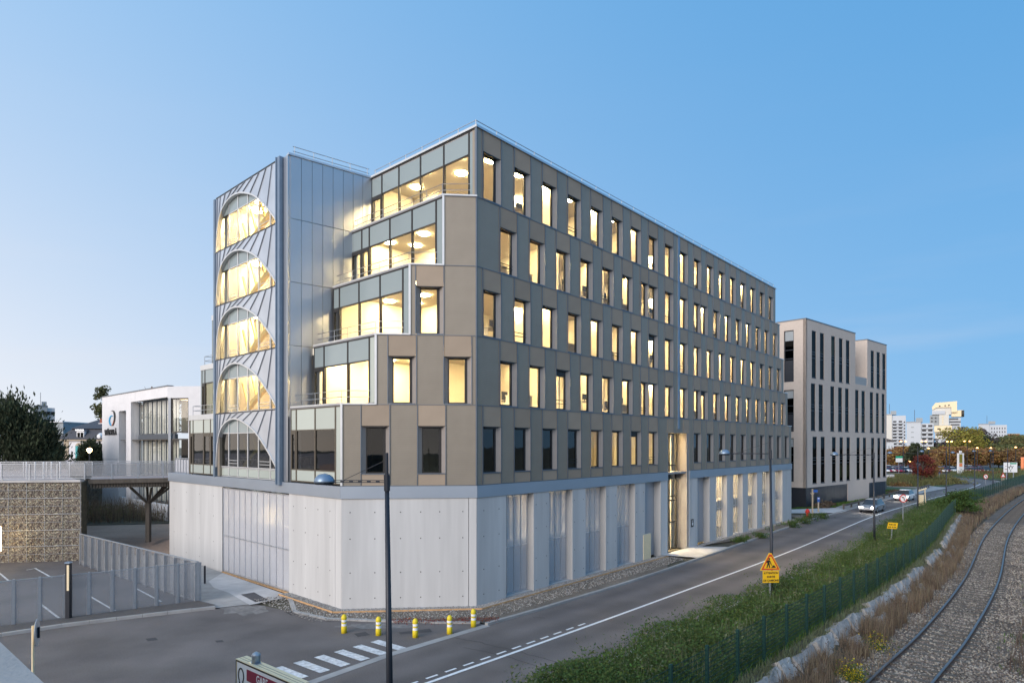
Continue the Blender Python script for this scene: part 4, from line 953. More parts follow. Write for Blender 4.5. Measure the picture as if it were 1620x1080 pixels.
for r in range(3):
    z0, z1 = bands[r]; zz0, zz1 = zl[2-r], zl[3-r]
    main = [(a_, b_, z0, z1) for a_, b_ in WN[r] if b_ < xa or r > 0]
    wall_with_holes('wall', 0, xa if r == 0 else xe, zz0, zz1, main, 'render_beige', F2)
    if r == 0:
        wall_with_holes('wall', xb, xe, zz0, HB-.35, [(a_, b_, z0, z1-.5) for a_, b_ in WN[r] if a_ > xb], 'render_beige', F2)
        wall_with_holes('wall', xa, xb, zz0, 16.2, [], 'render_beige', F2)
    for j, (a_, b_) in enumerate(WN[r]):
        zt = z1-.5 if (r == 0 and a_ > xb) else z1; w_ = b_-a_; h_ = zt-z0
        f = inst(frame_mesh(w_, h_, .085, .1, 'night_cladding', (), (h_*.42, h_*.5, h_*.55)), 'window', BB, F2 @ T(a_, .03, z0))
        inst(B(-.06, w_+.06, -.02, .028, -.06, 0).mesh('sill', 'night_cladding'), 'sill', f, F2 @ T(a_, .0, z0-.002))
        inst(B(.05, w_-.05, .04, .05, .05, h_-.05).mesh('pane', 'night_glass'), 'pane', f, F2 @ T(a_, .03, z0))
        if (r, j) in ((0, 1), (0, 2), (1, 6), (1, 7), (1, 8), (1, 9), (2, 3), (2, 4), (1, 5)):
            q0, q1 = ((.58, .92) if r == 0 else (.08, .36)); inst(B(.06, w_-.06, .12, .14, h_*q0, h_*q1).mesh('lit_room', 'amber_room'), 'lit_room', f, F2 @ T(a_, .03, z0)) 
        if (r*3+j) % 4 == 1: inst(B(.06, w_-.06, .06, .08, h_*.6, h_-.1).mesh('blind', 'blind'), 'blind', f, F2 @ T(a_, .03, z0))
S2 = lambda n_, mb_, m_, M_=F2: mb_.obj(n_, m_, BB, M_)
# plinth: dark cladding panels, beige bay, dark gates
x1p = atx(zx(436)); x2p = atx(zx(540)); nn = 12
for j in range(nn): S2('cladding_panel', B(x1p*j/nn+.012, x1p*(j+1)/nn-.012, .05, .2, 0, zd), 'night_cladding')
S2('wall', B(x1p, x2p, 0, .35, -.2, zd), 'render_beige')
for j in range(6): S2('gate_panel', B(x2p+(xe-x2p)*j/6+.02, x2p+(xe-x2p)*(j+1)/6-.02, .15, .25, 0, 2.3+.0), 'night_cladding')
S2('lintel', B(x2p, xe, .02, .3, 2.3, zd), 'render_beige')
S2('plinth_core', B(.2, xe-.1, .4, 12, 0, zd), 'night_cladding'); S2('rear_core', B(.5, xe-.1, .5, 13, zd, 16), 'night_cladding'); S2('rear_core', B(.5, xa-.1, .5, 13, 16, HB-.2), 'night_cladding'); S2('rear_core', B(xb+.1, xe-.1, .5, 13, 16, HB-.6), 'night_cladding')
S2('wall', B(xb, xb+.3, .36, 12, 16, HB-.35), 'render_beige'); S2('wall', B(xe-.3, xe, .36, 13, -.2, HB-.36), 'render_beige'); S2('wall', B(xa-.3, xa, .36, 13, 16, HB), 'render_beige')
S2('terrace_rail', B(xa+.05, xb-.05, .05, .1, 16.2, 17.3), 'blind')
S2('roof_edge', B(-.05, xa+.05, -.04, 13, HB, HB+.12), 'trim'); S2('roof_edge', B(xb-.05, xe+.05, -.04, 13, HB-.35, HB-.23), 'trim')
FL2 = frameM(K, (e2.y, -e2.x))                               # short face, x negative going away
SW = lambda x0, x1, z0, z1, m, n_='wall', y0=0., y1=.35: S2(n_, B(x0, x1, y0, y1, z0, z1), m, FL2)
def ax2(px):
    t = (px-810)/1000; d_ = Vector((-e2.y, e2.x, 0)); return -((t*K.y-K.x)/(d_.x-t*d_.y))
h0, h1 = ax2(zx(124)), ax2(zx(172))
SW(-14, h0, -.2, HB, 'render_beige'); SW(h1, -.0, zd, HB, 'render_beige'); SW(h0, h1, 22.0, HB, 'render_beige'); SW(h0, h1, 14.6, 15.6, 'render_beige'); SW(h0, h1, zd, 3.2, 'render_beige'); SW(h0, h1, 8.6, 9.4, 'render_beige')
SW(h1, -.01, -.2, zd-.004, 'night_cladding', 'cladding_panel', .04); SW(h0, h1, -.2, zd-.004, 'night_cladding', 'cladding_panel', .04)
for (z0, z1) in ((15.6, 22.0), (9.4, 14.6), (3.2, 8.6)):
    w_ = h1-h0; h_ = z1-z0; f = inst(frame_mesh(w_, h_, .1, .1, 'night_cladding', (), (h_*.45, h_*.62)), 'window', BB, FL2 @ T(h0, .12, z0))
    inst(B(.08, w_-.08, .04, .05, .08, h_-.08).mesh('pane', 'night_glass'), 'pane', f, FL2 @ T(h0, .12, z0)); inst(B(.1, w_-.1, .02, .03, h_*.80, h_-.1).mesh('blind', 'blind'), 'blind', f, FL2 @ T(h0, .12, z0))
    inst(B(.1, w_-.1, .02, .03, .1, h_*.42).mesh('dark_panel', 'night_cladding'), 'dark_panel', f, FL2 @ T(h0, .12, z0))

# ------------------------------------------------------------------ far buildings on the right
def farframe(px, Y):                                         # upright frame square to the line of sight
    t_ = (px-810)/1000; o_ = Vector((t_*Y, Y, 0)); ex = Vector((1, -t_, 0)).normalized()
    def fx(p_): q = (p_-810)/1000; return (q*o_.y-o_.x)/(ex.x-q*ex.y)
    return frameM(o_, ex), fx, (lambda py: Zat(py, Y))
def far_block(name, label, px0, px1, pyt, Y, depth, m, split=None, m2=None, cat='apartment block', z0=0.):
    M_, fx, fz = farframe((px0+px1)/2, Y); x0, x1 = fx(px0), fx(px1); zt = fz(pyt); xs_ = fx(split) if split else x1
    t = thing(name, label, cat, tuple(M_.translation)); 
    B(x0, xs_, 0, depth, z0, zt).obj('wall', m, t, M_)
    if split: B(xs_+.02, x1, 1.0, depth, z0, zt-.4).obj('wall', m2 or m, t, M_)
    B(x0-.15, xs_+.15, -.15, depth, zt, zt+.5).obj('roof_edge', 'trim', t, M_); B(x0+(x1-x0)*.35, x0+(x1-x0)*.6, 3, depth-2, zt+.3, zt+2.2).obj('roof_hut', 'blind', t, M_)
    MB().tube([(x0+(x1-x0)*.3, 4, zt), (x0+(x1-x0)*.3, 4, zt+6)], .10, 4).obj('mast', 'trim', t, M_)
    return t, M_, fx, fz, x0, x1, zt
def win_grid(t, M_, x0, x1, z0, z1, y_, nr, nc, m='night_cladding', fx=.55, fz=.45, lit=()):
    dx = (x1-x0)/nc; dz = (z1-z0)/nr; w_ = dx*fx; h_ = dz*fz; me = B(0, w_, -.06, .05, 0, h_).mesh('window', m); ml = B(0, w_, -.07, .05, 0, h_).mesh('window', 'amber_room')
    for r_ in range(nr):
        for c_ in range(nc): inst(ml if (r_, c_) in lit else me, 'window', t, M_ @ T(x0+dx*(c_+.5)-w_/2, y_, z0+dz*(r_+.5)-h_/2))
def balconies(t, M_, x0, x1, z0, z1, y_, nr):
    dz = (z1-z0)/nr
    for r_ in range(nr):
        B(x0, x1, y_-1.2, y_+.9, z0+dz*r_, z0+dz*r_+dz*.38).obj('balcony', 'shaded_white', t, M_); B(x0+.2, x1-.2, y_-.05, y_+.1, z0+dz*r_+dz*.42, z0+dz*(r_+1)-.1).obj('opening', 'night_cladding', t, M_)
t, M_, fx, fz, x0, x1, zt = far_block('tower_block', 'left pale tower block just beside the beige building, with rows of dark loggias', 1396, 1433, 656, 330, 14, 'off_white', split=1411, m2='shaded_white')
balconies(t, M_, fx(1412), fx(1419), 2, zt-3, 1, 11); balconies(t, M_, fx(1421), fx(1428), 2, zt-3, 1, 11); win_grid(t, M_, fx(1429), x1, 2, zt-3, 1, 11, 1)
t, M_, fx, fz, x0, x1, zt = far_block('tower_block', 'white slab block with blue shaded balconies standing left of the cubic tower', 1434, 1477, 668, 290, 14, 'shaded_white', split=1457)
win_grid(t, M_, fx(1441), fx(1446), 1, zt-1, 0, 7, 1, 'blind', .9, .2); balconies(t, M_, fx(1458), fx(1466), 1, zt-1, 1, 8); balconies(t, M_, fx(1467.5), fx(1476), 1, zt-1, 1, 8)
# stacked sculptural tower
Yc = 380; Mc, fx, fz = farframe(1498, Yc); t = thing('sculptural_tower', 'tower of shifted cream, white and grey stacked cubes rising over the autumn trees', 'tower block', tuple(Mc.translation))
def cube(px0, px1, py0, py1, m, d0=0, d1=12, n_='volume'): return B(fx(px0), fx(px1), d0, d1, fz(py1), fz(py0)).obj(n_, m, t, Mc)
MB().extrude([(fx(a_), fz(b_)) for a_, b_ in ((1475, 648), (1474.5, 643), (1480, 636.5), (1514, 634.8), (1514, 652), (1505, 652), (1505, 644), (1481, 644))], -.5, 11).obj('volume', 'cream', t, Mc)
cube(1475, 1504.5, 644.2, 655.5, 'off_white', .3); cube(1474.5, 1495, 649.3, 655, 'shaded_white', -1, 11); cube(1471, 1485.3, 655.7, 672.5, 'blind', 0); cube(1485.6, 1501, 655.7, 672.5, 'off_white', -.6); cube(1501.5, 1520, 661, 674, 'shaded_white', 2)
cube(1505.2, 1524, 649, 659, 'cream', 1, 11); cube(1521, 1525.5, 649.3, 658.7, 'night_glass', .5, 10); cube(1478, 1506, 673, 683, 'cream', -1.5); cube(1479, 1504, 683.2, 694, 'off_white', 0); cube(1502, 1520, 674.4, 700, 'shaded_white', 2); cube(1480, 1504, 694.2, 720, 'shaded_white', 0.1)
for (a_, b_, c_, d_) in ((1502, 1516, 661.5, 663.5), (1502, 1520, 666, 668), (1504, 1518, 670.5, 672.5), (1480, 1503, 686, 688.5)): cube(a_, b_, c_, d_, 'night_cladding', -.1 if a_ == 1480 else 1.8, 3, 'window_band')
for (a_, b_, c_, d_) in ((1483, 1486.6, 677, 679), (1495, 1497.5, 677, 679)): cube(a_, b_, c_, d_, 'black', -1.7, 0, 'window')
for (a_, c_) in ((1473, 659.5), (1479, 659.5), (1473, 665), (1479, 665), (1485.5, 641), (1494, 640.5), (1500, 640)): cube(a_, a_+2.4, c_, c_+1.6, 'night_cladding', -.8, .5, 'window')
for q in range(5): cube(1490.5, 1492.5, 658+q*2.6, 659.4+q*2.6, 'cream', -.9, 0, 'window')
t, M_, fx, fz, x0, x1, zt = far_block('apartment_block', 'long low white flat block on the wooded rise at far right', 1548, 1593, 671, 420, 12, 'shaded_white', split=1565)
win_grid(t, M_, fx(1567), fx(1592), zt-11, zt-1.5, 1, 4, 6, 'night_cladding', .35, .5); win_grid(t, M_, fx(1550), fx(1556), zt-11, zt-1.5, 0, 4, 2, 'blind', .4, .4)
M_, fx, fz = farframe(1603, 470); t = thing('low_building', 'low red brown roofed building on the skyline right of the white flat block', 'building', tuple(M_.translation)); B(fx(1594), fx(1613), 0, 10, 2, fz(687)).obj('wall', 'brick', t, M_); B(fx(1593.5), fx(1613.5), -.5, 10.5, fz(687), fz(685.4)).obj('roof', 'bronze', t, M_)
M_, fx, fz = farframe(1404, 240); t = thing('gabled_house', 'small white house with brown gable roof peeping out beside the beige building', 'house', tuple(M_.translation)); B(fx(1392), fx(1414), 0, 9, 0, fz(698)).obj('wall', 'shaded_white', t, M_)
MB().prism([(fx(1390), -.5), (fx(1417), -.5), (fx(1417), 9.5), (fx(1390), 9.5)], fz(698), [fz(690), fz(697), fz(697), fz(690)], M_).obj('roof', 'slate', t); win_grid(t, M_, fx(1404), fx(1413), 3, fz(699)-.3, 0, 1, 2, 'blind', .4, .6)
M_, fx, fz = farframe(1615, 190); t = thing('orange_portal', 'orange framed dark portal building at the right edge behind the roundabout sign', 'building', tuple(M_.translation))
B(0, .7, -.5, 5, 0, fz(723)).obj('frame', 'orange', t, M_); B(.7, 10, -.5, 5, fz(726), fz(723)).obj('frame', 'orange', t, M_); B(.7, 10, 1.5, 5, 0, fz(726)).obj('wall', 'night_cladding', t, M_)

# ------------------------------------------------------------------ left: white office, house, bridge, gabions
WK = Vector((X(265, 58), 58, 0)); ev2 = Vector((-.735, .678, 0)).normalized(); WH = 13.15; GZ = .75
WO = thing('white_office', 'white rendered office with curved swirl logo and tall glazed bay behind the footbridge', 'office building', tuple(WK))
FW = frameM(WK, -ev2)                                        # long face, x from -20 to 0
LW = 20.3
def axw(px):
    t_ = (px-810)/1000; return -((t_*WK.y-WK.x)/(ev2.x-t_*ev2.y))
SWo = lambda n_, mb_, m_, M_=FW: mb_.obj(n_, m_, WO, M_)
def zw(px, py):                                              # height on the long face
    b_ = -axw(px); return HC-(py-703)/1000*(WK.y+ev2.y*b_)
w1a, w1b, w2a = axw(188), axw(199.5), axw(207); zt1 = zw(190, 650); zm = zw(265, 690); zb0 = zw(207, 784)-.3
SWo('wall', B(-LW, w1a, 0, .4, 0, WH), 'white_render'); SWo('wall', B(w1b, w2a, 0, .4, zb0, zt1+.8), 'white_render'); SWo('wall', B(w1a, 0, 0, .4, zt1+.8, WH), 'white_render')
SWo('wall', B(w1a, w1b, 0, .4, zt1, zt1+.796), 'white_render')
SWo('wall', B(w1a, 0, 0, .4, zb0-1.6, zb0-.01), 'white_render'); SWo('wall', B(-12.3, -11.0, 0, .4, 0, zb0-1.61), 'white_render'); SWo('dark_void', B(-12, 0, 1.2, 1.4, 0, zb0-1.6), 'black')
SWo('wall', B(w1a, w1a+.01, .4, 1.2, zb0, zt1), 'white_render'); SWo('reveal', B(w2a-.01, w2a+.02, .4, 1.0, zb0, zt1+.8), 'white_render')
for (q0, q1, ncol, ztop) in ((w1a+.3, w1b, 1, zt1), (w2a+.05, -.12, 8, zt1+.75)):
    for (z0, z1) in ((zb0, zm-.25), (zm+.25, ztop)):
        wv_ = (q1-q0)/ncol
        for j in range(ncol):
            wj = wv_; f = inst(frame_mesh(wj, z1-z0, .05, .1, 'trim', (), [(z1-z0)*.55] if j in (1, 6) or ncol == 1 else []), 'glazing_frame', WO, FW @ T(q0+wv_*j, .75, z0))
            inst(B(.04, wj-.04, .04, .05, .05, z1-z0-.05).mesh('pane', 'vision'), 'pane', f, FW @ T(q0+wv_*j, .75, z0))
            inst(B(.04, wj-.04, .30, .33, .1, z1-z0-.05).mesh('curtain', 'white_render'), 'curtain', f, FW @ T(q0+wv_*j, .75, z0))
    SWo('floor_band', B(q0, q1, .70, .95, zm-.24, zm+.24), 'trim')
SWo('canopy', B(w1a+.2, -.0, .1, .75, zm-.32, zm-.25), 'bronze_frame') 
# short face with the amber window
FW2 = frameM(WK, (.80, -.08)); 
def atw2(px):
    t_ = (px-810)/1000; return (t_*WK.y-WK.x)/(.995-t_*-.1)
r0, r1 = atw2(270), atw2(298); zc = zt1+.7
SWo('wall', B(0, 14, 0, .4, zc, WH-.01), 'white_render', FW2); SWo('wall', B(r1, 14, .0, .4, 0, zc-.004), 'white_render', FW2); SWo('corner_post', B(.05, r0, .02, .3, GZ, zc), 'trim', FW2)
for (z0, z1, mm) in ((zm+.35, zc, 'amber_room'), (zb0, zm-.2, None)):
    f = inst(frame_mesh(r1-r0, z1-z0, .12, .12, 'dark_frame', (), (1.9,) if not mm else ()), 'window', WO, FW2 @ T(r0, .1, z0)); inst(B(.1, r1-r0-.1, .05, .06, .1, z1-z0-.1).mesh('pane', 'vision'), 'pane', f, FW2 @ T(r0, .1, z0))
    inst(B(-.6, r1-r0+1, 2.4, 2.6, .0, z1-z0).mesh('room_wall', 'interior' if mm else 'night_cladding'), 'room_wall', f, FW2 @ T(r0, .1, z0))
    if mm: inst(B(.3, 1.0, .9, 1.9, z1-z0-.1, z1-z0-.05).mesh('room_light', 'dim_warm'), 'room_light', f, FW2 @ T(r0, .1, z0)); inst(B(-.2, r1-r0+.5, .2, 2.4, z1-z0-.04, z1-z0).mesh('ceiling', 'interior'), 'ceiling', f, FW2 @ T(r0, .1, z0))
SWo('roof', B(-LW, 0, .41, 12, WH-.3, WH-.1), 'roofing'); SWo('roof_edge', B(-LW-.05, .05, -.05, .5, WH, WH+.1), 'trim')
SWo('joint', MB().box(-LW, w1a, -.004, 0, 6.2, 6.23).box(-LW, w1a, -.004, 0, 8.9, 8.93).box(-9, -8.97, -.004, 0, zt1+.9, WH), 'blind')
# logo and lettering
lx = axw(177); lz = zw(177, 660)
mb = MB(); n = 22; oo = []; ii = []
for k in range(n+1):
    a_ = R(60+250*k/n); tk_ = .10+.30*math.sin(math.pi*k/n)**1.0
    oo.append((1.0*math.cos(a_)*.85, 1.25*math.sin(a_))); ii.append(((1.0-tk_)*math.cos(a_)*.85+.06, (1.25-tk_)*math.sin(a_)))
LS = T(lx, 0, lz-.35) @ Matrix.Diagonal((1.15, 1, .46, 1)); MB().extrude(oo+ii[::-1], -.06, -.005, LS).obj('logo', 'cyan', WO, FW)
st = [(.45, -1.15), (.8, -.4), (.98, .6), (.95, 1.5), (.7, 2.1), (.25, 2.4), (-.1, 2.3)]; a1_ = []; a2_ = []
for k, (x_, z_) in enumerate(smooth(st, 4)): w_ = .06+.14*math.sin(math.pi*min(1, k/24+.05)); a1_.append((x_+w_, z_)); a2_.append((x_-w_, z_-.05))
MB().extrude(a1_+a2_[::-1], -.075, -.02, LS).obj('logo', 'black', WO, FW)
MB().extrude([(.1, -1.2), (.45, -1.1), (.7, -.5), (.78, 0.1), (.62, -.3), (.4, -.8)], -.09, -.05, LS).obj('logo', 'orange', WO, FW)
lm_ = text_mesh('WÄRTSILÄ', .82, 'black', .03, .03); inst(lm_, 'lettering', WO, FW @ T(axw(175.4), -.04, zw(174.5, 684)) @ FACE @ Matrix.Scale(1.1, 4, (1, 0, 0)))
# mansard house
YH = 100; hx0, hx1 = X(95, YH), X(178, YH); HO = thing('mansard_house', 'white house with dark mansard slate roof and turquoise shutters behind the footbridge', 'house', (hx0, YH, TZ))
ze, zk, zr = Zat(697, YH), Zat(677.5, YH), Zat(658.5, YH)
MB().box(hx0+.6, hx1, YH, YH+12, TZ-.1, ze).obj('wall', 'white_render', HO)
def frustum(x0, x1, y0, y1, z0, X0, X1, Y0, Y1, z1): return MB().add([(x0,y0,z0),(x1,y0,z0),(x1,y1,z0),(x0,y1,z0),(X0,Y0,z1),(X1,Y0,z1),(X1,Y1,z1),(X0,Y1,z1)], [(0,3,2,1),(4,5,6,7),(0,1,5,4),(1,2,6,5),(2,3,7,6),(3,0,4,7)])
frustum(hx0-.3, hx1, YH-.4, YH+12, ze+.25, hx0+1.3, hx1, YH+1.0, YH+11, zk).obj('roof', 'slate', HO); frustum(hx0+1.0, hx1, YH+.7, YH+11.3, zk+.01, X(130, YH), hx1, YH+5.5, YH+6.5, zr).obj('roof', 'slate', HO)
MB().box(hx0-.2, hx1, YH-.3, YH, ze, ze+.24).obj('cornice', 'pale_wood', HO); MB().box(hx0+.6, hx0+1.4, YH-.06, YH, TZ, ze).obj('quoin', 'pale_wood', HO)
d_ = B(X(122, YH), X(133.5, YH), YH-.1, YH+1.2, Zat(693.5, YH), Zat(681, YH)).obj('dormer', 'white', HO); B(X(121, YH), X(134.5, YH), YH-.3, YH+1.4, Zat(681, YH)+.01, Zat(679, YH)).obj('dormer_roof', 'zinc', HO)
for q in (123.2, 128.4): B(X(q, YH), X(q+4, YH), YH-.13, YH-.1, Zat(692, YH), Zat(684, YH)).obj('pane', 'night_glass', d_)
MB().lathe([(.55, 0), (.55, 1.2), (.3, 1.7), (0, 1.75)], 12, T(X(160, YH), YH+.6, Zat(690, YH)) @ Matrix.Rotation(R(90), 4, 'X') @ T(0, 0, -.5)).obj('round_dormer', 'white', HO)
c_ = B(X(138.4, YH), X(143.5, YH), YH+3.0, YH+3.6, Zat(673, YH), Zat(661, YH)).obj('chimney', 'brick', HO); B(X(137.5, YH), X(145, YH), YH+2.8, YH+3.7, Zat(673.5, YH), Zat(668, YH)).obj('chimney_flashing', 'galvanised', HO)
mb = MB(); ax_ = X(152, YH); mb.tube([(ax_, YH+4, zr-2), (ax_, YH+4, zr+1.3)], .04, 4); [mb.bar((ax_-.9, YH+4, zr+q), (ax_+.7, YH+4, zr+q), .04, .04) for q in (.5, 1.1)]; mb.obj('aerial', 'trim', HO)
for a_, b_ in ((120, 131), (90, 97)): B(X(a_, YH), X(b_, YH), YH-.12, YH-.02, TZ, Zat(705, YH)).obj('shutter', 'turquoise', HO)
MB().lathe([(.0, 0), (.58, 0), (.58, .1), (0, .1)], 16, T(X(125.5, YH), YH-.01, Zat(706, YH)) @ Matrix.Rotation(R(90), 4, 'X')).obj('arch_head', 'pale_wood', HO)
# far blocks on the left
for lab, px0, px1, pyt, Y, sp_ in (('blue glassy flat block with lit balcony behind the dark conifer', 54, 87, 643, 260, 75), ('small far blue block at the left edge of the photo', -25, 6, 637, 300, None)):
    t, M_, fx, fz, x0, x1, zt = far_block('apartment_block', lab, px0, px1, pyt, Y, 12, 'blind', split=sp_, m2='white_render')
    win_grid(t, M_, x0, x1, zt-14, zt-1, 0, 4, 5, 'night_glass', .9, .4, lit=((1, 3),) if sp_ else ())
t = thing('flat_roof_hall', 'low pale roofed hall between the conifer and the mansard house', 'building', (X(70, 160), 160, TZ)); B(X(66, 160), X(100, 160), 160, 176, 5, Zat(668, 160)).obj('wall', 'blind', t); B(X(65, 160), X(101, 160), 159.6, 176.5, Zat(668, 160), Zat(666.5, 160)).obj('roof', 'white_render', t)

# gabion retaining walls: wire baskets of stones
GB = thing('gabion_wall', 'stone filled gabion retaining wall with wire baskets beside the car park', 'retaining wall', (-45, 41, 0))
bw, bh, bd = 1.08, 1.06, .9
def basket_mesh(seed):
    rg = np.random.default_rng(seed); ico = bmesh.new(); bmesh.ops.create_icosphere(ico, subdivisions=1, radius=1); vs = np.array([v_.co[:] for v_ in ico.verts]); fs = [tuple(v_.index for v_ in f_.verts) for f_ in ico.faces]; ico.free()
    mb = MB(); nx, nz = 11, 11
    for i_ in range(nx):
        for j_ in range(nz):
            c_ = np.array([(i_+.5+.5*(j_ % 2)+rg.normal()*.14)*bw/nx, .10+rg.normal()*.02, (j_+.5+rg.normal()*.14)*bh/nz]); c_[0] = min(max(c_[0], .04), bw-.04)
            q = vs*np.array([.062, .07, .050])*(.75+.5*rg.random(3))*(1+.25*(rg.random((12, 1))-.5)); th_ = rg.normal()*.5; q = np.stack([q[:, 0]*math.cos(th_)-q[:, 2]*math.sin(th_), q[:, 1], q[:, 0]*math.sin(th_)+q[:, 2]*math.cos(th_)], 1)
            mb.mi = 0; mb.add([tuple(p_) for p_ in q+c_], fs)
    mb.mi = 1; mb.box(0, bw, .14, .2, 0, bh)
    mb.mi = 2
    for q in (0, bw): mb.box(q-.008, q+.008, .005, .03, 0, bh)
    for q in (0.012, bh/2, bh-.012): mb.box(.013, bw-.013, .004, .026, q-.008, q+.008)
    return mb.mesh('gabion_basket', 'stone_mix', 'stone', 'galvanised')
MT['stone_mix'] = leaf('stone_mix', (.40, .345, .28), .6, .9, 0.)
bms = [basket_mesh(s_) for s_ in (1, 2, 3)]
def gabion_run(p, q, par, rows_=5):
    d_ = Vector((q[0]-p[0], q[1]-p[1], 0)); L_ = d_.length; n_ = int(L_/bw); M_ = frameM((p[0], p[1], 0), d_)
    for i_ in range(n_+1):
        for j_ in range(rows_): inst(bms[(i_*2+j_*3) % 3], 'gabion_basket', par, M_ @ T(L_-(i_+1)*bw, 0, j_*bh))
    B(0, L_, .21, .9, 0, TZ-.1).obj('wall_core', 'earth', par, M_)
    return M_, L_
Mg, Lg = gabion_run((-47, 39.35), (-28.96, 42.4), GB)
B(-.2, Lg+.02, -.05, .5, 5*bh, TZ+.05).obj('coping', 'slab_concrete', GB, Mg)
g2 = thing('gabion_wall', 'second gabion wall running back under the footbridge towards the white office', 'retaining wall', (-29, 43, 0))
gabion_run((-54.6, 71.5), (-45.9, 72.0), g2)
# wall light on the gabion
t = thing('wall_light', 'glowing upright light fixed to the gabion wall at the left edge', 'light', tuple(V(-3, 850, 40.2)))
p = V(-1.5, 852, 40.25); B(p.x-.12, p.x+.12, p.y-.1, p.y+.02, p.z-.78, p.z+.78).obj('tube', 'warm_tube', t); B(p.x-.2, p.x-.12, p.y-.12, p.y+.1, p.z-.82, p.z+.82).obj('housing', 'dark_metal', t)
# footbridge
FBg = thing('footbridge', 'footbridge with steel mesh railings and slatted beam crossing to the bronze office', 'footbridge', (-29, 44, 0))
n0, n1 = Vector((-28.7, 43.0, 0)), Vector((-22.0, 46.2, 0)); f0 = Vector((-31.5, 47.5, 0)); f1 = Vector((-24.2, 50.2, 0)); zb_ = 5.44
MB().prism([tuple(n0[:2]), tuple(n1[:2]), tuple(f1[:2]), tuple(f0[:2])], zb_-.25, zb_).obj('deck', 'deck', FBg)
bm_ = n1-n0; Mb = frameM(n0, bm_); Lb = bm_.length
MB().box(-.1, Lb*.86, -.06, .1, zb_-.30, zb_-.01).obj('edge_beam', 'wood', FBg, Mb)
slm = B(0, .10, .12, .2, zb_-.62, zb_-.28).mesh('slat', 'wood'); q = 0
while q < Lb*.98: inst(slm, 'slat', FBg, Mb @ T(q, 0, 0)); q += .17
B(0, Lb, .21, .5, zb_-.58, zb_-.26).obj('beam', 'wood', FBg, Mb)
def railing(name, label, pts, z, group=None, posts=1.6, h=1.12, mesh_m='rail_mesh'):
    t_ = thing(name, label, 'railing', (pts[0][0], pts[0][1], z))
    for i_ in range(len(pts)-1):
        p_, q_ = Vector((pts[i_][0], pts[i_][1], 0)), Vector((pts[i_+1][0], pts[i_+1][1], 0)); L_ = (q_-p_).length; M_ = frameM((p_.x, p_.y, z), q_-p_); n_ = max(1, round(L_/posts))
        B(0, L_, -.03, .03, h-.05, h).obj('handrail', 'galvanised', t_, M_); B(0, L_, -.02, .02, .08, .12).obj('bottom_rail', 'galvanised', t_, M_)
        pm_ = B(-.035, .035, -.035, .035, 0, h-.05).mesh('post', 'galvanised'); pp = B(.05, L_/n_-.05, -.006, .006, .14, h-.1).mesh('mesh_panel', mesh_m)
        for k_ in range(n_+1): inst(pm_, 'post', t_, M_ @ T(L_*k_/n_, 0, 0))
        for k_ in range(n_): inst(pp, 'mesh_panel', t_, M_ @ T(L_*k_/n_, 0, 0))
    return t_
cA = P(-4.5, 22.9); cB = P(-4.4, 26.2)
railing('bridge_railing', 'near grey mesh railing along gabion top and footbridge', [(-47, 39.6), (-28.9, 42.75), (-22.0, 46.3)], TZ+.03)
railing('bridge_railing', 'short glazed railing on the office roof edge beside the footbridge', [tuple(cB[:2]), tuple(cA[:2])], ZT-.1, posts=.6, mesh_m='screen_glass')
railing('bridge_railing', 'far grey mesh railing behind the walkway on the footbridge', [(-58, 44.0), (-31.4, 47.3), (-24.2, 50.0)], TZ+.03)
for k in range(5):
    px = (42, 52, 62, 71.5, 82)[k]; p = V(px, 752, 43.8); t = MB().lathe([(.05, 0), (.05, 1.15), (.03, 1.2), (0, 1.2)], 8).obj('pole', 'white', None, T(p.x, p.y+.2*k, TZ)); tag(t, '' + ('leftmost', 'second', 'middle', 'fourth', 'rightmost')[k] + ' of five slim pale posts on the terrace behind the mesh railing', 'bollard', 'pale posts on the terrace')
# tree-shaped column under the bridge
cx_, cy_ = X(234.7, 46.2), 46.2; t = thing('branching_column', 'brown steel column with branching arms carrying the footbridge', 'column', (cx_, cy_, .75))
mb = MB().box(cx_-.14, cx_+.14, cy_-.14, cy_+.14, .7, 3.6); mb.obj('trunk', 'wood', t)
for (dx_, dy_) in ((-1.45, .2), (-.75, -.9), (-.75, 1.1), (.75, -.9), (.8, 1.0), (1.5, .2), (.3, 1.6)): MB().bar((cx_, cy_, 3.45), (cx_+dx_, cy_+dy_, 4.7), .13, .13).obj('arm', 'wood', t)
MB().bar((cx_-2.2, cy_+.2, 4.78), (cx_+1.9, cy_+.2, 4.78), .16, .16).obj('arm', 'wood', t)

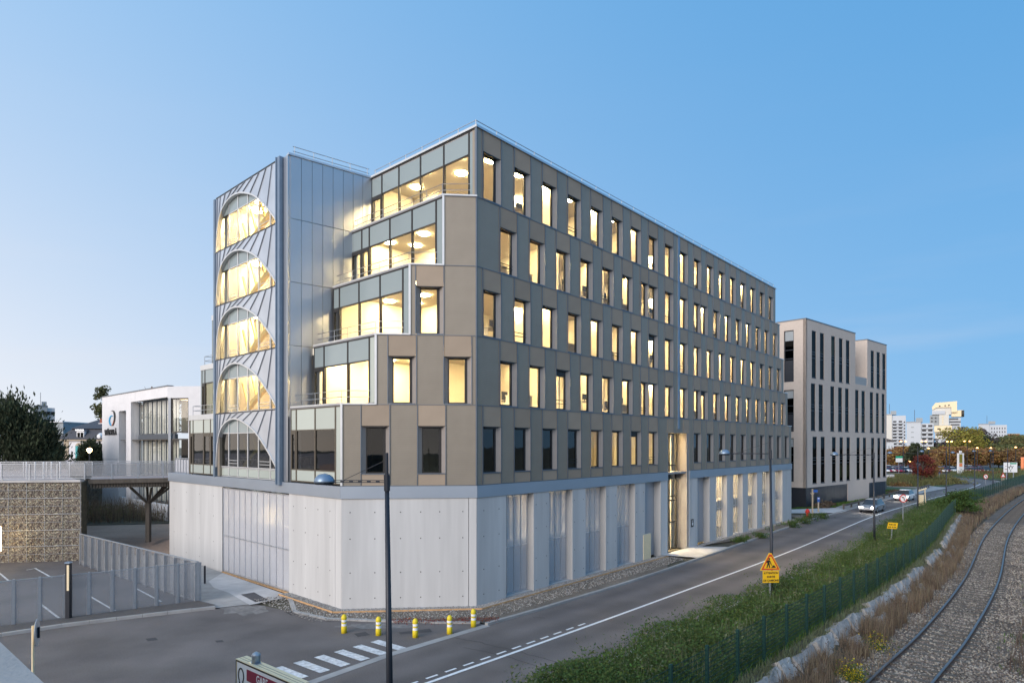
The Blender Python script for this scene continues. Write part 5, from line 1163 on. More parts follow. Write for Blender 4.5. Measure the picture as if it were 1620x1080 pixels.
# ------------------------------------------------------------------ car-park fences
def mesh_fence(label, p, q, n_, h=2.0, solid=False):
    p = Vector((p[0], p[1], 0)); q = Vector((q[0], q[1], 0)); L_ = (q-p).length; M_ = frameM((p.x, p.y, .04), q-p); t_ = thing('metal_fence', label, 'fence', (p.x, p.y, .04)); w_ = L_/n_
    pm_ = B(-.04, .04, -.05, .05, 0, h).mesh('post', 'galvanised')
    if not solid:
        pp = B(.05, w_-.05, -.012, .012, .06, h-.06).mesh('perforated_panel', 'perforated'); fr_ = frame_mesh(w_-.09, h-.06, .035, .05, 'galvanised')
        for k_ in range(n_): f_ = inst(fr_, 'panel_frame', t_, M_ @ T(w_*k_+.045, -.025, .03)); inst(pp, 'perforated_panel', f_, M_ @ T(w_*k_, 0, 0))
    else:
        fin = B(-.025, .025, -.16, .16, 0, h-.05).mesh('fin', 'galvanised'); pp = B(.03, w_-.03, -.006, .006, .1, h-.1).mesh('perforated_panel', 'rail_mesh')
        for k_ in range(n_): inst(fin, 'fin', t_, M_ @ T(w_*k_, 0, 0)); inst(pp, 'perforated_panel', t_, M_ @ T(w_*k_, 0, 0))
        B(0, L_, -.05, .05, h-.05, h).obj('top_rail', 'galvanised', t_, M_)
    for k_ in range(n_+1):
        if not solid or k_ in (0, n_): inst(pm_, 'post', t_, M_ @ T(w_*k_, 0, 0))
mesh_fence('perforated grey sheet metal fence along the pavement of the car park', fA, FC1, 12)
mesh_fence('finned grey metal fence running back from the corner to the gabion wall', G(313, 953), G(127, 893), 14, solid=True)
t = thing('light_bollard', 'dark square light bollard with pale yellow face in front of car park fence', 'bollard light', tuple(G(108.5, 977)))
p = G(108.5, 981); B(p.x-.09, p.x+.09, p.y-.09, p.y+.09, 0, 2.55).obj('post', 'dark_metal', t); B(p.x+.0, p.x+.092, p.y-.12, p.y-.092, 1.35, 2.48).obj('lens', 'cream', t); B(p.x-.11, p.x+.11, p.y-.11, p.y+.11, 2.55, 2.6).obj('cap', 'steel_blue', t)
p = G(324, 923); t = MB().lathe([(.055, 0), (.055, .95), (.04, 1.0), (0, 1.0)], 10).obj('bollard', 'dark_metal', None, T(p.x, p.y, .03)); tag(t, 'thin dark steel bollard on the apron beside the fence corner', 'bollard')

# ------------------------------------------------------------------ street lamps
def head(t_, p_, d_, s=1.0, lit=False):                      # domed lantern
    M_ = T(*p_); r_ = .27*s
    MB().lathe([(r_, 0), (r_*.98, .05*s), (r_*.85, .13*s), (r_*.55, .21*s), (.0, .24*s)], 18, M_).obj('lamp_head', 'steel_blue', t_, None, True); MB().lathe([(r_*.9, -.05*s), (r_*.97, -.002)], 18, M_).obj('lamp_bowl', 'dark_metal' if not lit else 'sodium', t_)
def street_lamp(px, zb_, Y_, ztop, arm, label, adir=(-.74, .67), r_=.075, px_top=None):
    x_ = X(px, Y_); xt = X(px_top, Y_) if px_top else x_; t_ = thing('street_lamp', label, 'street lamp', (x_, Y_, zb_), 0, 'dark street lamps along the road')
    lean = (xt-x_)/max(.1, ztop-zb_); zz = lambda z_: (x_+lean*(z_-zb_), Y_, z_)
    za = ztop-.75
    MB().tube([zz(zb_-.1), zz(zb_+1.2), zz(za)], [r_, r_*.95, r_*.62], 12).obj('pole', 'dark_metal', t_, None, True); MB().tube([zz(za-.25), zz(za+.18)], r_*.85, 10).obj('collar', 'dark_metal', t_); MB().tube([zz(za), zz(ztop)], r_*.5, 10).obj('pole_top', 'dark_metal', t_)
    a_ = Vector(zz(za)); d_ = Vector((adir[0], adir[1], 0)).normalized(); e_ = a_+d_*arm
    mb = MB(); mb.tube([tuple(a_+Vector((0, 0, .025))), tuple(e_+Vector((0, 0, .025)))], .012, 6); mb.tube([tuple(a_-Vector((0, 0, .025))), tuple(e_-Vector((0, 0, .025)))], .012, 6)
    for k_ in range(1, 6): q_ = a_.lerp(e_, k_/6-.03); mb.bar(tuple(q_), tuple(q_+d_*.10), .02, .04)
    mb.obj('arm', 'dark_metal', t_); MB().tube([zz(ztop-.18), tuple(a_+d_*arm*.86)], .008, 5).obj('stay', 'dark_metal', t_); head(t_, e_+d_*.25-Vector((0, 0, .03)), d_)
    return t_
street_lamp(617.5, 0, 16.6, Zat(716, 16.6), 1.42, 'nearest dark street lamp crossing the concrete chamfer wall', (-1, .05), .095, 611.5)
street_lamp(1221, .6, 30.6, Zat(693, 30.6), 1.9, 'dark street lamp just behind the triangular roadworks sign', (-.8, .45), .08, 1218.5)
street_lamp(1383.5, .6, 46, Zat(703, 46), 2.3, 'dark street lamp left of the small tilted yellow plate in the weeds', (-.85, .45), .08, 1382)
for px, pyb, pyt, Y_, lab in ((1452, 806, 706, 68, 'dark street lamp right of the round no turn sign, in front of the red tree'), (1497, 792, 705, 80, 'dark street lamp at the bend in front of the pale tower of cubes'), (1542, 780, 708, 92, 'dark street lamp left of the small triangular warning sign'), (1571, 767, 707, 108, 'dark street lamp between the bend and the white roundabout board'), (1594, 757, 707, 122, 'farthest dark street lamp in front of the roundabout board')):
    street_lamp(px, .3, Y_, Zat(pyt, Y_), 2.4, lab)
def sodium_lamp(px, py, Y_, n_, label, dx=1.0):
    x_ = X(px, Y_); z_ = Zat(py, Y_); t_ = thing('lit_lamp', label, 'street lamp', (x_, Y_, 0), 0, 'lit orange lamps over the car park'); MB().tube([(x_, Y_, 0), (x_, Y_, z_-.3)], [.12, .07], 8).obj('pole', 'dark_metal', t_)
    for k_ in ([-1, 1] if n_ == 2 else [0]):
        e_ = Vector((x_+k_*dx, Y_, z_)); MB().tube([(x_, Y_, z_-.4), tuple(e_+Vector((0, 0, .06)))], .05, 5).obj('arm', 'dark_metal', t_); MB().lathe([(.10, 0), (.26, .08), (.26, .2), (.0, .36)], 10, T(e_.x, e_.y, e_.z-.1)).obj('lantern', 'sodium', t_)
for px, py, Y_, n_, dx, lab in ((1429, 698, 170, 2, .62, 'twin headed orange lamp in front of the left tower block'), (1461.5, 698, 172, 2, .55, 'twin headed orange lamp in front of the white slab block'), (1502, 698.5, 165, 2, .55, 'twin headed orange lamp beneath the tower of cubes'), (1530, 698, 190, 2, .8, 'twin headed orange lamp before the yellow green tree'), (1458.5, 709, 210, 1, 0, 'small orange lamp left of a brighter lamp over the car park'), (1469, 709, 190, 1, 0, 'bright single orange lamp above the red tree'), (1546, 708.5, 170, 1, 0, 'bright single orange lamp right of the advertising pylon'), (1567.5, 708.5, 200, 1, 0, 'dim single orange lamp left of the roundabout board'), (1607, 707.5, 175, 1, 0, 'single orange lamp at the far right above the roundabout board'), (1439.5, 729.5, 150, 1, 0, 'low lit lamp just left of the red tree'), (1522, 708, 230, 1, 0, 'tiny orange lamp over the advertising pylon')):
    sodium_lamp(px, py, Y_, n_, lab, dx)
Yl = 60; p = V(141.5, 713, Yl); t = thing('globe_lamp', 'lit globe lantern on a post in front of the mansard house', 'street lamp', (p.x, Yl, TZ)); MB().tube([(p.x, Yl, TZ), (p.x, Yl, p.z)], .05, 8).obj('post', 'dark_metal', t); MB().lathe([(.05, -.2), (.2, -.02), (.24, .15), (.12, .28), (0, .3)], 14, T(*p)).obj('globe', 'lantern', t)

# ------------------------------------------------------------------ bollards on the corner
bol = thing('yellow_bollard', None, 'bollard', (0, 0, 0), 0, 'yellow bollards along the corner'); proto = [MB().lathe([(.0, 0), (.115, 0), (.115, .26), (.10, .30), (.10, .40), (.105, .42), (.105, .58), (.115, .60), (.11, .68), (.06, .76), (0, .78)], 16).obj('body', 'yellow', bol, None, True), MB().lathe([(.1155, .31), (.107, .315), (.107, .395), (.1155, .40)], 16).obj('band', 'white', bol), MB().lathe([(.108, .47), (.109, .475), (.109, .555), (.108, .56)], 16).obj('band', 'white', bol)]
for k, (px, py, lab) in enumerate(((544.3, 1000.6, 'leftmost of the five yellow bollards, near the concrete corner'), (598.8, 1004.4, 'yellow bollard with white bands left of the near lamp pole'), (657, 1007.6, 'yellow bollard just right of the near lamp pole, by the drain'), (711.3, 1002, 'fourth yellow bollard from left, on the kerb beside the main road'), (749, 991, 'rightmost yellow bollard, at the edge of the main road'))):
    p = G(px, py); M_ = T(p.x, p.y, .0) @ Matrix.Rotation(k*.6, 4, 'Z')
    if k == 0: o = bol; o.matrix_basis = M_; WM[o] = M_
    else:
        o = bol.copy(); C.objects.link(o); o.matrix_basis = M_
        for c_ in proto: q = c_.copy(); C.objects.link(q); q.parent = o; q.matrix_basis = Matrix()
    o['label'] = lab

# ------------------------------------------------------------------ signs
p = V(1219, 893, 29.0); base = .65; t = thing('roadworks_sign', 'yellow triangular roadworks sign over a yellow text plate in the weeds', 'road sign', (p.x, p.y, base)); Fs = frameM((X(1218.5, 29), 29.0, 0), (1, .12))
B(-.02, .05, .03, .08, .5, Zat(878, 29)).obj('post', 'galvanised', t, Fs)
zb1, zt1_ = Zat(901.5, 29), Zat(874.5, 29); hw = .485
def tri(s, y0, y1, zc_off=0): 
    cz = zb1+(zt1_-zb1)*.36; return MB().extrude([(-hw*s, cz+(zb1-cz)*s), (hw*s, cz+(zb1-cz)*s), (.06*s, cz+(zt1_-cz)*s), (-.06*s, cz+(zt1_-cz)*s)], y0, y1)
tri(1, -.012, .02).obj('triangle', 'sign_yellow', t, Fs); tri(.90, -.016, -.0125).obj('border', 'red', t, Fs); tri(.69, -.020, -.0165).obj('field', 'sign_yellow', t, Fs)
mb = MB(); zz = zb1
def pg(l): mb.extrude([(a_, zz+b_) for a_, b_ in l], -.026, -.021)
pg([(-.20, .12), (-.15, .12), (-.10, .26), (-.06, .12), (-.01, .12), (-.05, .34), (-.14, .34)]); pg([(-.15, .33), (-.05, .34), (-.03, .46), (-.10, .48), (-.16, .42)]); pg([(-.20, .42), (-.12, .46), (-.10, .42), (-.17, .34), (-.20, .36)]); pg([(-.06, .44), (.02, .30), (.05, .31), (-.02, .46)])
mb.lathe([(0, 0), (.045, 0), (.045, .005), (0, .005)], 10, T(-.06, -.021, zz+.53) @ Matrix.Rotation(R(90), 4, 'X')); pg([(.02, .12), (.27, .12), (.22, .19), (.17, .24), (.12, .22), (.07, .16)]); pg([(-.02, .32), (.0, .34), (.10, .22), (.08, .20)])
mb.obj('pictogram', 'black', t, Fs)
pz0, pz1 = Zat(921, 29), Zat(902.5, 29); B(-.36, .42, -.012, .02, pz0, pz1).obj('text_plate', 'sign_yellow', t, Fs)
for k, s in enumerate(('ATTENTION', 'SORTIE', 'DE CAMIONS')): inst(text_mesh(s, .125, 'black', .004, .002), 'lettering', t, Fs @ T(.03, -.016, pz1-.10-.17*k) @ FACE)
# small tilted yellow plate
p = V(1412, 831, 45); t = thing('yellow_plate', 'small tilted yellow plate with black lettering sunk in the roadside weeds', 'road sign', (p.x, p.y, .5)); Fs = frameM((p.x, p.y, p.z), (1, .1)) @ Matrix.Rotation(R(4), 4, 'Y')
MB().extrude([(-.40, -.22), (.36, -.22), (.40, .22), (-.33, .22)], -.01, .015).obj('plate', 'sign_yellow', t, Fs); B(-.03, .03, .016, .05, -1.1, .1).obj('post', 'galvanised', t, Fs)
mb = MB()
for r_, q in ((.08, (-.25, -.14, -.05, .10, .20)), (-.10, (-.28, -.17, -.02, .12, .24))): [mb.box(a_-.035, a_+.035, -.014, -.0105, r_-.05, r_+.04) for a_ in q]
tag(mb.obj('lettering', 'black', t, Fs), kind='stuff')
def disc(M_, r_, y_, n_=24): return MB().lathe([(0, 0), (r_, 0), (r_, .012), (0, .012)], n_, M_ @ T(0, y_, 0) @ Matrix.Rotation(R(90), 4, 'X'))
def round_sign(px, py, Y_, r_, zb_, label):
    p = V(px, py, Y_); t_ = thing('round_sign', label, 'road sign', (p.x, p.y, zb_)); M_ = frameM((p.x, p.y, p.z), (1, .05))
    B(-.03, .03, .02, .07, zb_-p.z, .1).obj('post', 'galvanised', t_, M_); disc(M_, r_, 0).obj('disc', 'red', t_); disc(M_, r_*.76, -.006).obj('field', 'white', t_)
    mb = MB(); s = r_; mb.extrude([(.10*s, -.5*s), (.28*s, -.5*s), (.28*s, .05*s), (.05*s, .38*s), (-.18*s, .38*s), (-.18*s, .52*s), (-.5*s, .30*s), (-.18*s, .08*s), (-.18*s, .22*s), (.0, .22*s), (.10*s, .0)], -.024, -.019); mb.obj('arrow', 'black', t_, M_)
    mb = MB(); mb.bar((-.55*s, -.029, .55*s), (.55*s, -.029, -.55*s), .14*s, .006) ; mb.obj('bar', 'red', t_, M_)
round_sign(1429, 788, 56, .36, .6, 'round no left turn sign in the weeds beside the road')
round_sign(1559.5, 753.5, 118, .46, .3, 'smaller far round prohibition sign at the bend of the road')
t = thing('warning_sign', 'small white triangular warning sign with red edge on two posts beyond the bend', 'road sign', (*V(1587, 760, 118)[:2], .2)); p = V(1587, 751.5, 118); Fs = frameM(p, (1, 0))
MB().extrude([(-.5, -.38), (.5, -.38), (0, .5)], -.01, .02).obj('triangle', 'red', t, Fs); MB().extrude([(-.3, -.27), (.3, -.27), (0, .27)], -.016, -.011).obj('field', 'white', t, Fs); B(-.22, -.12, .03, .09, -2, -.3).obj('post', 'pale_wood', t, Fs); B(.12, .22, .03, .09, -2, -.3).obj('post', 'pale_wood', t, Fs)
# roundabout board
p = V(1598.5, 739, 128); t = thing('roundabout_board', 'large white roundabout direction board with black ring and green field', 'road sign', (p.x, p.y, 0)); Fs = frameM(p, (1, 0)); hw, hh = 1.37, 1.0
B(-hw, hw, -.02, .05, -hh, hh).obj('board', 'white', t, Fs); B(-.1, hw-.15, -.026, -.021, hh*.66, hh*.92).obj('green_field', 'sign_green', t, Fs)
for q in (-.7, .7): B(q-.07, q+.07, .06, .16, -2.4, hh).obj('post', 'galvanised', t, Fs)
mb = MB(); ring = [(.05+.36*math.cos(R(a_)), -.08+.36*math.sin(R(a_))) for a_ in range(-60, 241, 20)]; ri = [(.05+.24*math.cos(R(a_)), -.08+.24*math.sin(R(a_))) for a_ in range(-60, 241, 20)]; mb.extrude(ring+ri[::-1], -.030, -.021)
for a_, b_ in (((.05, .28), (.05, .52)), ((.38, .1), (.62, .28)), ((-.3, .05), (-.52, .12)), ((.05, -.45), (.05, -.85))): mb.bar((a_[0], -.026, a_[1]), (b_[0], -.026, b_[1]), .01, .12)
mb.obj('ring', 'black', t, Fs)
mb = MB(); [mb.box(-hw+.2, -.5, -.026, -.021, q, q+.06) for q in (.2, -.35, -.45)]; mb.obj('lettering', 'maroon', t, Fs)
# green and white direction sign, pylon, blue sign, street name posts
p = V(1422.5, 726, 150); t = thing('direction_sign', 'stacked green and white direction sign beside the parked cars', 'road sign', (p.x, p.y, 0)); Fs = frameM(p, (1, 0))
for q0, q1, m_ in ((.25, .75, 'sign_green'), (-.2, .22, 'white'), (-.7, -.23, 'white')): B(-.8, .8, -.02, .04, q0, q1).obj('panel', m_, t, Fs)
B(-.10, .0, .05, .12, -3.3, .7).obj('post', 'galvanised', t, Fs)
p = V(1521, 726, 165); t = thing('advertising_pylon', 'tall narrow advertising pylon with coloured poster amid the car park', 'advertising sign', (p.x, p.y, 0)); Fs = frameM(p, (1, .3)); B(-.9, .9, 0, .5, -4, 1.6).obj('body', 'white_render', t, Fs); B(-.75, .3, -.03, 0, -1.0, 1.3).obj('poster', 'gold_leaf', t, Fs); B(-.75, .3, -.03, 0, -1.9, -1.1).obj('poster', 'orange', t, Fs); B(-.3, .3, .1, .4, 1.6, 2.2).obj('lamp_box', 'white', t, Fs)
p = V(1486.5, 746, 140); t = thing('blue_sign', 'small square blue sign on a thin post in the grass by the bend', 'road sign', (p.x, p.y, 0)); Fs = frameM(p, (1, 0)); B(-.2, .2, -.02, .02, -.25, .25).obj('plate', 'blue', t, Fs); B(-.03, .03, .03, .08, -2, .1).obj('post', 'galvanised', t, Fs)
p = G(1285.3, 818); t = thing('street_name_post', 'pale post with angled arms and a blue street name plate on the corner', 'sign post', (p.x, p.y, 0)); zt = Zat(773, p.y); B(-.06, .06, -.06, .06, 0, zt).obj('post', 'pale_wood', t, T(p.x, p.y, 0)); B(.1, .55, -.02, .02, zt-.35, zt-.1).obj('name_plate', 'blue', t, T(p.x, p.y, 0)); mb = MB(); mb.bar((p.x, p.y, zt-.7), (p.x-.22, p.y, zt-.4), .06, .06); mb.bar((p.x, p.y, zt-.7), (p.x+.18, p.y, zt-.4), .06, .06); mb.obj('arm', 'pale_wood', t)
p = G(1294.7, 810); t = thing('totem_sign', 'short pale post with small blue notice plate in front of dark plinth', 'sign post', (p.x, p.y, 0)); zt = Zat(786, p.y); B(-.07, .07, -.05, .05, 0, zt-.5).obj('post', 'pale_wood', t, T(p.x, p.y, 0)); B(-.14, .14, -.06, -.02, zt-.55, zt).obj('plate', 'blue', t, T(p.x, p.y, 0)); B(-.1, .1, -.065, -.061, zt-.2, zt-.1).obj('mark', 'white', t, T(p.x, p.y, 0))
p = G(1277.5, 819); t = thing('fire_hydrant', 'red fire hydrant standing at the driveway corner', 'hydrant', (p.x, p.y, 0)); MB().lathe([(.17, 0), (.17, .1), (.12, .12), (.12, .5), (.2, .55), (.2, .78), (.12, .9), (0, .94)], 12).obj('body', 'red', t, T(p.x, p.y, .04)); MB().tube([(p.x-.25, p.y, .65), (p.x+.25, p.y, .65)], .07, 8).obj('outlet', 'red', t)
# the yellow-legged sign seen edge-on and the station board, near the camera
p = V(52, 1040, 12.0); t = thing('bent_sign', 'round sign seen edge on, on a thin yellowish post by the parapet', 'road sign', (p.x, p.y, 0)); zt = Zat(989, 12)
MB().tube([(p.x, p.y, 0), (p.x, p.y, zt)], .022, 8).obj('post', 'cream', t); Fs = frameM((X(58, 11.9), 11.9, Zat(1000, 11.9)), (-.46, .888)); disc(Fs, .255, 0).obj('disc', 'galvanised', t); disc(Fs, .22, .014).obj('disc_back', 'cream', t); B(-.02, .02, -.05, .03, -.10, .10).obj('bracket', 'dark_metal', t, Fs)
a = V(373, 1041, 9.2); e = V(462, 1080, 9.2*.3385/.3772); d_ = Vector((e.x-a.x, e.y-a.y, 0)); L_ = 1.62; zt = a.z; Fs = frameM((a.x, a.y, zt), d_)
t = thing('station_board', 'cream edged direction board reading GARE on a banner, near the bottom of the photo', 'road sign', (a.x+d_.x*.4, a.y+d_.y*.4, 0)); H_ = 1.15; D_ = .17
mb = MB(); mb.box(.0, L_, 0, D_, -.03, 0).box(0, .03, 0, D_, -H_, -.03).box(L_-.03, L_, 0, D_, -H_, -.03).box(0.03, L_-.03, 0, D_, -H_, -H_+.03); mb.obj('frame', 'cream', t, Fs)
mb = MB(); [mb.box(.01, L_-.01, q, q+.006, .0, .003) for q in (.05, .10)]; mb.obj('groove', 'bronze', t, Fs)
B(.03, L_-.03, .004, D_-.004, -H_+.03, -.032).obj('face', 'white', t, Fs)
mb = MB(); mb.box(.005, L_-.005, -.003, .0, -.032, -.012).box(.005, .02, -.003, .0, -H_, -.032); mb.obj('black_edge', 'black', t, Fs)
B(.315, 1.32, -.002, .003, -.245, -.085).obj('banner', 'maroon', t, Fs); inst(text_mesh('GARE', .155, 'white', .003, .0012), 'lettering', t, Fs @ T(.735, -.003, -.166) @ FACE @ Matrix.Scale(.78, 4, (1, 0, 0)))
mb = MB(); lo = [(.15+.085*math.cos(R(a_)), -.215+.115*math.sin(R(a_))) for a_ in range(-55, 236, 15)]; li = [(.15+.063*math.cos(R(a_)), -.215+.093*math.sin(R(a_))) for a_ in range(-55, 236, 15)]; mb.extrude(lo+li[::-1], -.002, .003)
mb.extrude([(.09, -.30), (.115, -.31), (.135, -.40), (.115, -.40)], -.002, .003); mb.extrude([(.21, -.30), (.185, -.31), (.175, -.40), (.195, -.40)], -.002, .003); mb.extrude([(.085, -.39), (.165, -.39), (.125, -.455)], -.002, .003); mb.obj('loop_arrow', 'black', t, Fs)
B(.50, .64, -.002, .003, -.42, -.27).obj('pictogram', 'wood', t, Fs); B(.33, .36, -.002, .003, -.33, -.29).obj('lettering', 'black', t, Fs)
MB().lathe([(.0, -.004), (.058, -.004), (.06, .10), (.064, .115), (.05, .135), (0, .165)], 16, Fs @ T(.40, D_/2+.01, 0)).obj('post_cap', 'galvanised', t, None, True); B(.30, .50, D_*.25, D_*.8, .0, .006).obj('plate', 'zinc', t, Fs)
MB().tube([tuple(Fs @ Vector((.40, D_/2, -H_-.0))), tuple(Vector(tuple((Fs @ Vector((.40, D_/2, 0)))[:2])+(0,)))], .057, 10).obj('post', 'galvanised', t)
# ------------------------------------------------------------------ parapet at the lower left
pa, pb = Vector((-2.33, 2.88, 0)), Vector((-1.77, 2.39, 0)); d_ = (pb-pa).normalized(); Fs = frameM(pa, d_)
t = thing('parapet', 'bluish grey concrete parapet in the lower left corner', 'parapet', tuple(pa)); B(-8, 6, -1.6, 0, 6.55, 6.9).obj('coping', 'kerb_concrete', t, Fs); B(-8, 6, -1.5, -.1, 0, 6.55).obj('wall', 'concrete_dark', t, Fs)
# ------------------------------------------------------------------ vehicles
def car(name, label, p_, d_, m_='car_paint', lights=True, group=None, body='hatch', L_=4.2):
    M_ = frameM((p_[0], p_[1], .05), d_); t_ = thing(name, label, 'car', (p_[0], p_[1], .05), 0, group); W_ = 1.75
    prof = [(0, .32), (.05, .62), (.95, .82), (1.0, .83), (L_-.25, .86), (L_-.02, .75), (L_, .36), (L_-.15, .24), (.12, .24)]
    mb = MB(); mb.extrude(prof, -W_/2, W_/2); o = mb.obj('body', m_, t_, M_); bv = o.modifiers.new('b', 'BEVEL'); bv.width = .07; bv.segments = 2
    MB().add([(1.05, -.80, .8), (L_-.2, -.80, .83), (L_-.2, .80, .83), (1.05, .80, .8), (1.75, -.60, 1.38), (L_-.75, -.60, 1.42), (L_-.75, .60, 1.42), (1.75, .60, 1.38)], [(0,3,2,1),(4,5,6,7),(0,1,5,4),(1,2,6,5),(2,3,7,6),(3,0,4,7)]).obj('cabin', 'night_glass_solid', t_, M_)
    MB().box(1.8, L_-.78, -.58, .58, 1.39, 1.45).obj('roof', m_, t_, M_)
    wh = MB().lathe([(0, -.1), (.31, -.1), (.31, .1), (0, .1)], 16, Matrix.Rotation(R(90), 4, 'X')).mesh('wheel', 'rubber'); rm = MB().lathe([(0, -.105), (.19, -.105), (.19, .105), (0, .105)], 12, Matrix.Rotation(R(90), 4, 'X')).mesh('rim', 'galvanised')
    for wx_ in (.8, L_-.85):
        for wy_ in (-W_/2+.08, W_/2-.08): w0 = inst(wh, 'wheel', t_, M_ @ T(wx_, wy_, .31)); inst(rm, 'rim', w0, M_ @ T(wx_, wy_, .31))
    for q in (-.62, .62):
        B(-.02, .12, q-.16, q+.16, .55, .68).obj('headlight', 'headlight' if lights else 'white', t_, M_); B(L_-.08, L_+.02, q-.15, q+.15, .60, .74).obj('tail_light', 'red', t_, M_)
    return t_
mat('night_glass_solid', (.03, .035, .045), .1, 0, var=.02, spec=.7)
car('car', 'silver car with lit headlights coming up the road past the beige building', (40.4, 72.0), (.70, .71), 'galvanised')
car('car', 'second pale car with lit headlights farther up the same lane', (53.5, 87.0), (.70, .72), 'white')
rr = np.random.default_rng(3)
PXC = [1403, 1408.5, 1414, 1419.5, 1426, 1432, 1438, 1484, 1489.5, 1495, 1501, 1507, 1513, 1532, 1537, 1542, 1547, 1552, 1557, 1562, 1567, 1411, 1430, 1492, 1540, 1555]
rank = [sorted(PXC).index(q) for q in PXC]
cname = {'white': 'white', 'car_paint': 'grey', 'night_cladding': 'dark', 'blue': 'blue', 'galvanised': 'silver', 'maroon': 'maroon'}
pc = ['white', 'car_paint', 'night_cladding', 'blue', 'galvanised', 'maroon', 'white', 'car_paint']
for k in range(26):
    m_ = pc[(k*5+k//3) % 8]; px = PXC[k]; Y_ = 175+(14 if k > 20 else 0)+rr.random()*3
    car('parked_car', cname[m_] + ' parked car, ' + ORD[rank[k]] + ' from the left in the far car park', (X(px, Y_), Y_), (.12, 1), m_, False, 'cars in the far car park')
# guard rail, bins and small things by the bend
p0, p1 = G(1337, 806), G(1425, 782); t = thing('timber_guard_rail', 'low timber guard rail on stubby posts along the lawn of the beige building', 'guard rail', tuple(p0)); d_ = p1-p0; M_ = frameM(p0, d_); L_ = d_.length
B(0, L_, -.08, .08, .45, .65).obj('rail', 'wood', t, M_); pm = B(-.1, .1, .09, .25, 0, .7).mesh('post', 'wood'); [inst(pm, 'post', t, M_ @ T(L_*k_/9, 0, 0)) for k_ in range(10)]
t = thing('timber_guard_rail', 'dark row of short timber posts with a rail where the road bends', 'guard rail', tuple(G(1458, 775))); p0, p1 = G(1455, 777), G(1471, 772); d_ = p1-p0; M_ = frameM(p0, d_); L_ = d_.length; B(0, L_, -.08, .08, .5, .7).obj('rail', 'wood', t, M_); [inst(pm, 'post', t, M_ @ T(L_*k_/5, 0, 0)) for k_ in range(6)]
p = G(1456.5, 798, .5); t = thing('meter_box', 'cream box with a slanted arm beside the dark lamp pole at the verge', 'utility box', tuple(p)); B(-.25, .25, -.2, .2, 0, 1.3).obj('box', 'cream', t, T(p.x, p.y, .4)); MB().bar((p.x-.3, p.y, 2.2), (p.x+.7, p.y, 2.5), .2, .12).obj('arm', 'cream', t); MB().bar((p.x+.6, p.y, .5), (p.x+.5, p.y, 2.4), .08, .08).obj('post', 'cream', t)
t = thing('white_box', 'pale blue white cabinet at the edge of the beige building lawn', 'cabinet', tuple(G(1406, 752))); p = V(1407, 748, 140); B(-1.1, 1.1, 0, .8, 0, 1.1).obj('box', 'white_render', t, T(p.x, p.y, .05)); B(-1.14, 1.14, -.04, .84, 1.1, 1.16).obj('lid', 'zinc', t, T(p.x, p.y, .05))

# ------------------------------------------------------------------ green mesh fence by the tracks
GF = thing('green_fence', 'long dark green welded mesh fence between the weedy verge and the railway', 'fence', (6.65, 18.6, .86))
gpost = B(-.045, .045, -.04, .04, -.1, 1.52).mesh('post', 'green_paint'); gcap = None
def panel_mesh(w_):
    mb = MB()
    for q in np.linspace(.08, 1.42, 11): mb.box(.03, w_-.03, -.004, .004, q-.009, q+.009)
    n_ = int(w_/.10)
    for k_ in range(1, n_): x_ = w_*k_/n_; mb.box(x_-.0035, x_+.0035, .0042, .010, .05, 1.45)
    return mb.mesh('mesh_panel', 'green_paint')
gpan = panel_mesh(2.0); S_, k = .0, 0; FL_ = length(FN)
s0 = 15.85 % 2
s = s0
gap0 = length([p for p in FN if p[1] < 61.5])
while s < FL_-2 and k < 95:
    p, d = at(FN, s); q, _ = at(FN, s+2.0); M_ = frameM((p.x, p.y, .86), (q-p)); inst(gpost, 'post', GF, M_)
    if not (gap0-1 < s < gap0+7): inst(gpan, 'mesh_panel', GF, M_)
    s += 2.0; k += 1
# concrete blocks shoring the bank
BK = thing('block_wall', 'broken row of pale concrete blocks shoring the bank under the green fence', 'retaining wall', (7.3, 18.3, .2)); bl_ = offset(FN, .48); s = 2.0; bmesh_ = []
for sd in range(4):
    rg = np.random.default_rng(sd); b_ = bmesh.new(); bmesh.ops.create_cube(b_, size=1); bmesh.ops.subdivide_edges(b_, edges=b_.edges[:], cuts=2, use_grid_fill=True)
    for v_ in b_.verts: v_.co = Vector((v_.co.x*.91, v_.co.y*.36, v_.co.z*.62))+Vector(rg.normal(size=3)*.022)
    bmesh.ops.bevel(b_, geom=b_.edges[:], offset=.012, segments=1); me = bpy.data.meshes.new('block'); b_.to_mesh(me); b_.free(); me.materials.append(MT['block']); bmesh_.append(me)
k = 0
while s < gap0+4:
    p, d = at(bl_, s); M_ = frameM((p.x+random.uniform(-.06, .06), p.y+random.uniform(-.06, .06), .56+random.uniform(-.07, .05)), d) @ Matrix.Rotation(R(random.uniform(-26, -36)), 4, 'X') @ Matrix.Rotation(R(random.uniform(-7, 7)), 4, 'Y')
    if not (24.5 < s-15.8 < 27 or 33 < s-15.8 < 35): inst(bmesh_[k % 4], 'block', BK, M_)
    if k % 4 == 1: p2, d2 = at(offset(FN, 1.05), s+.4); inst(bmesh_[(k+1) % 4], 'block', BK, frameM((p2.x, p2.y, .22+random.uniform(-.08, .04)), d2) @ Matrix.Rotation(R(-30), 4, 'X') @ Matrix.Rotation(R(random.uniform(-10, 10)), 4, 'Y'))
    s += 1.0+random.uniform(0, .05); k += 1

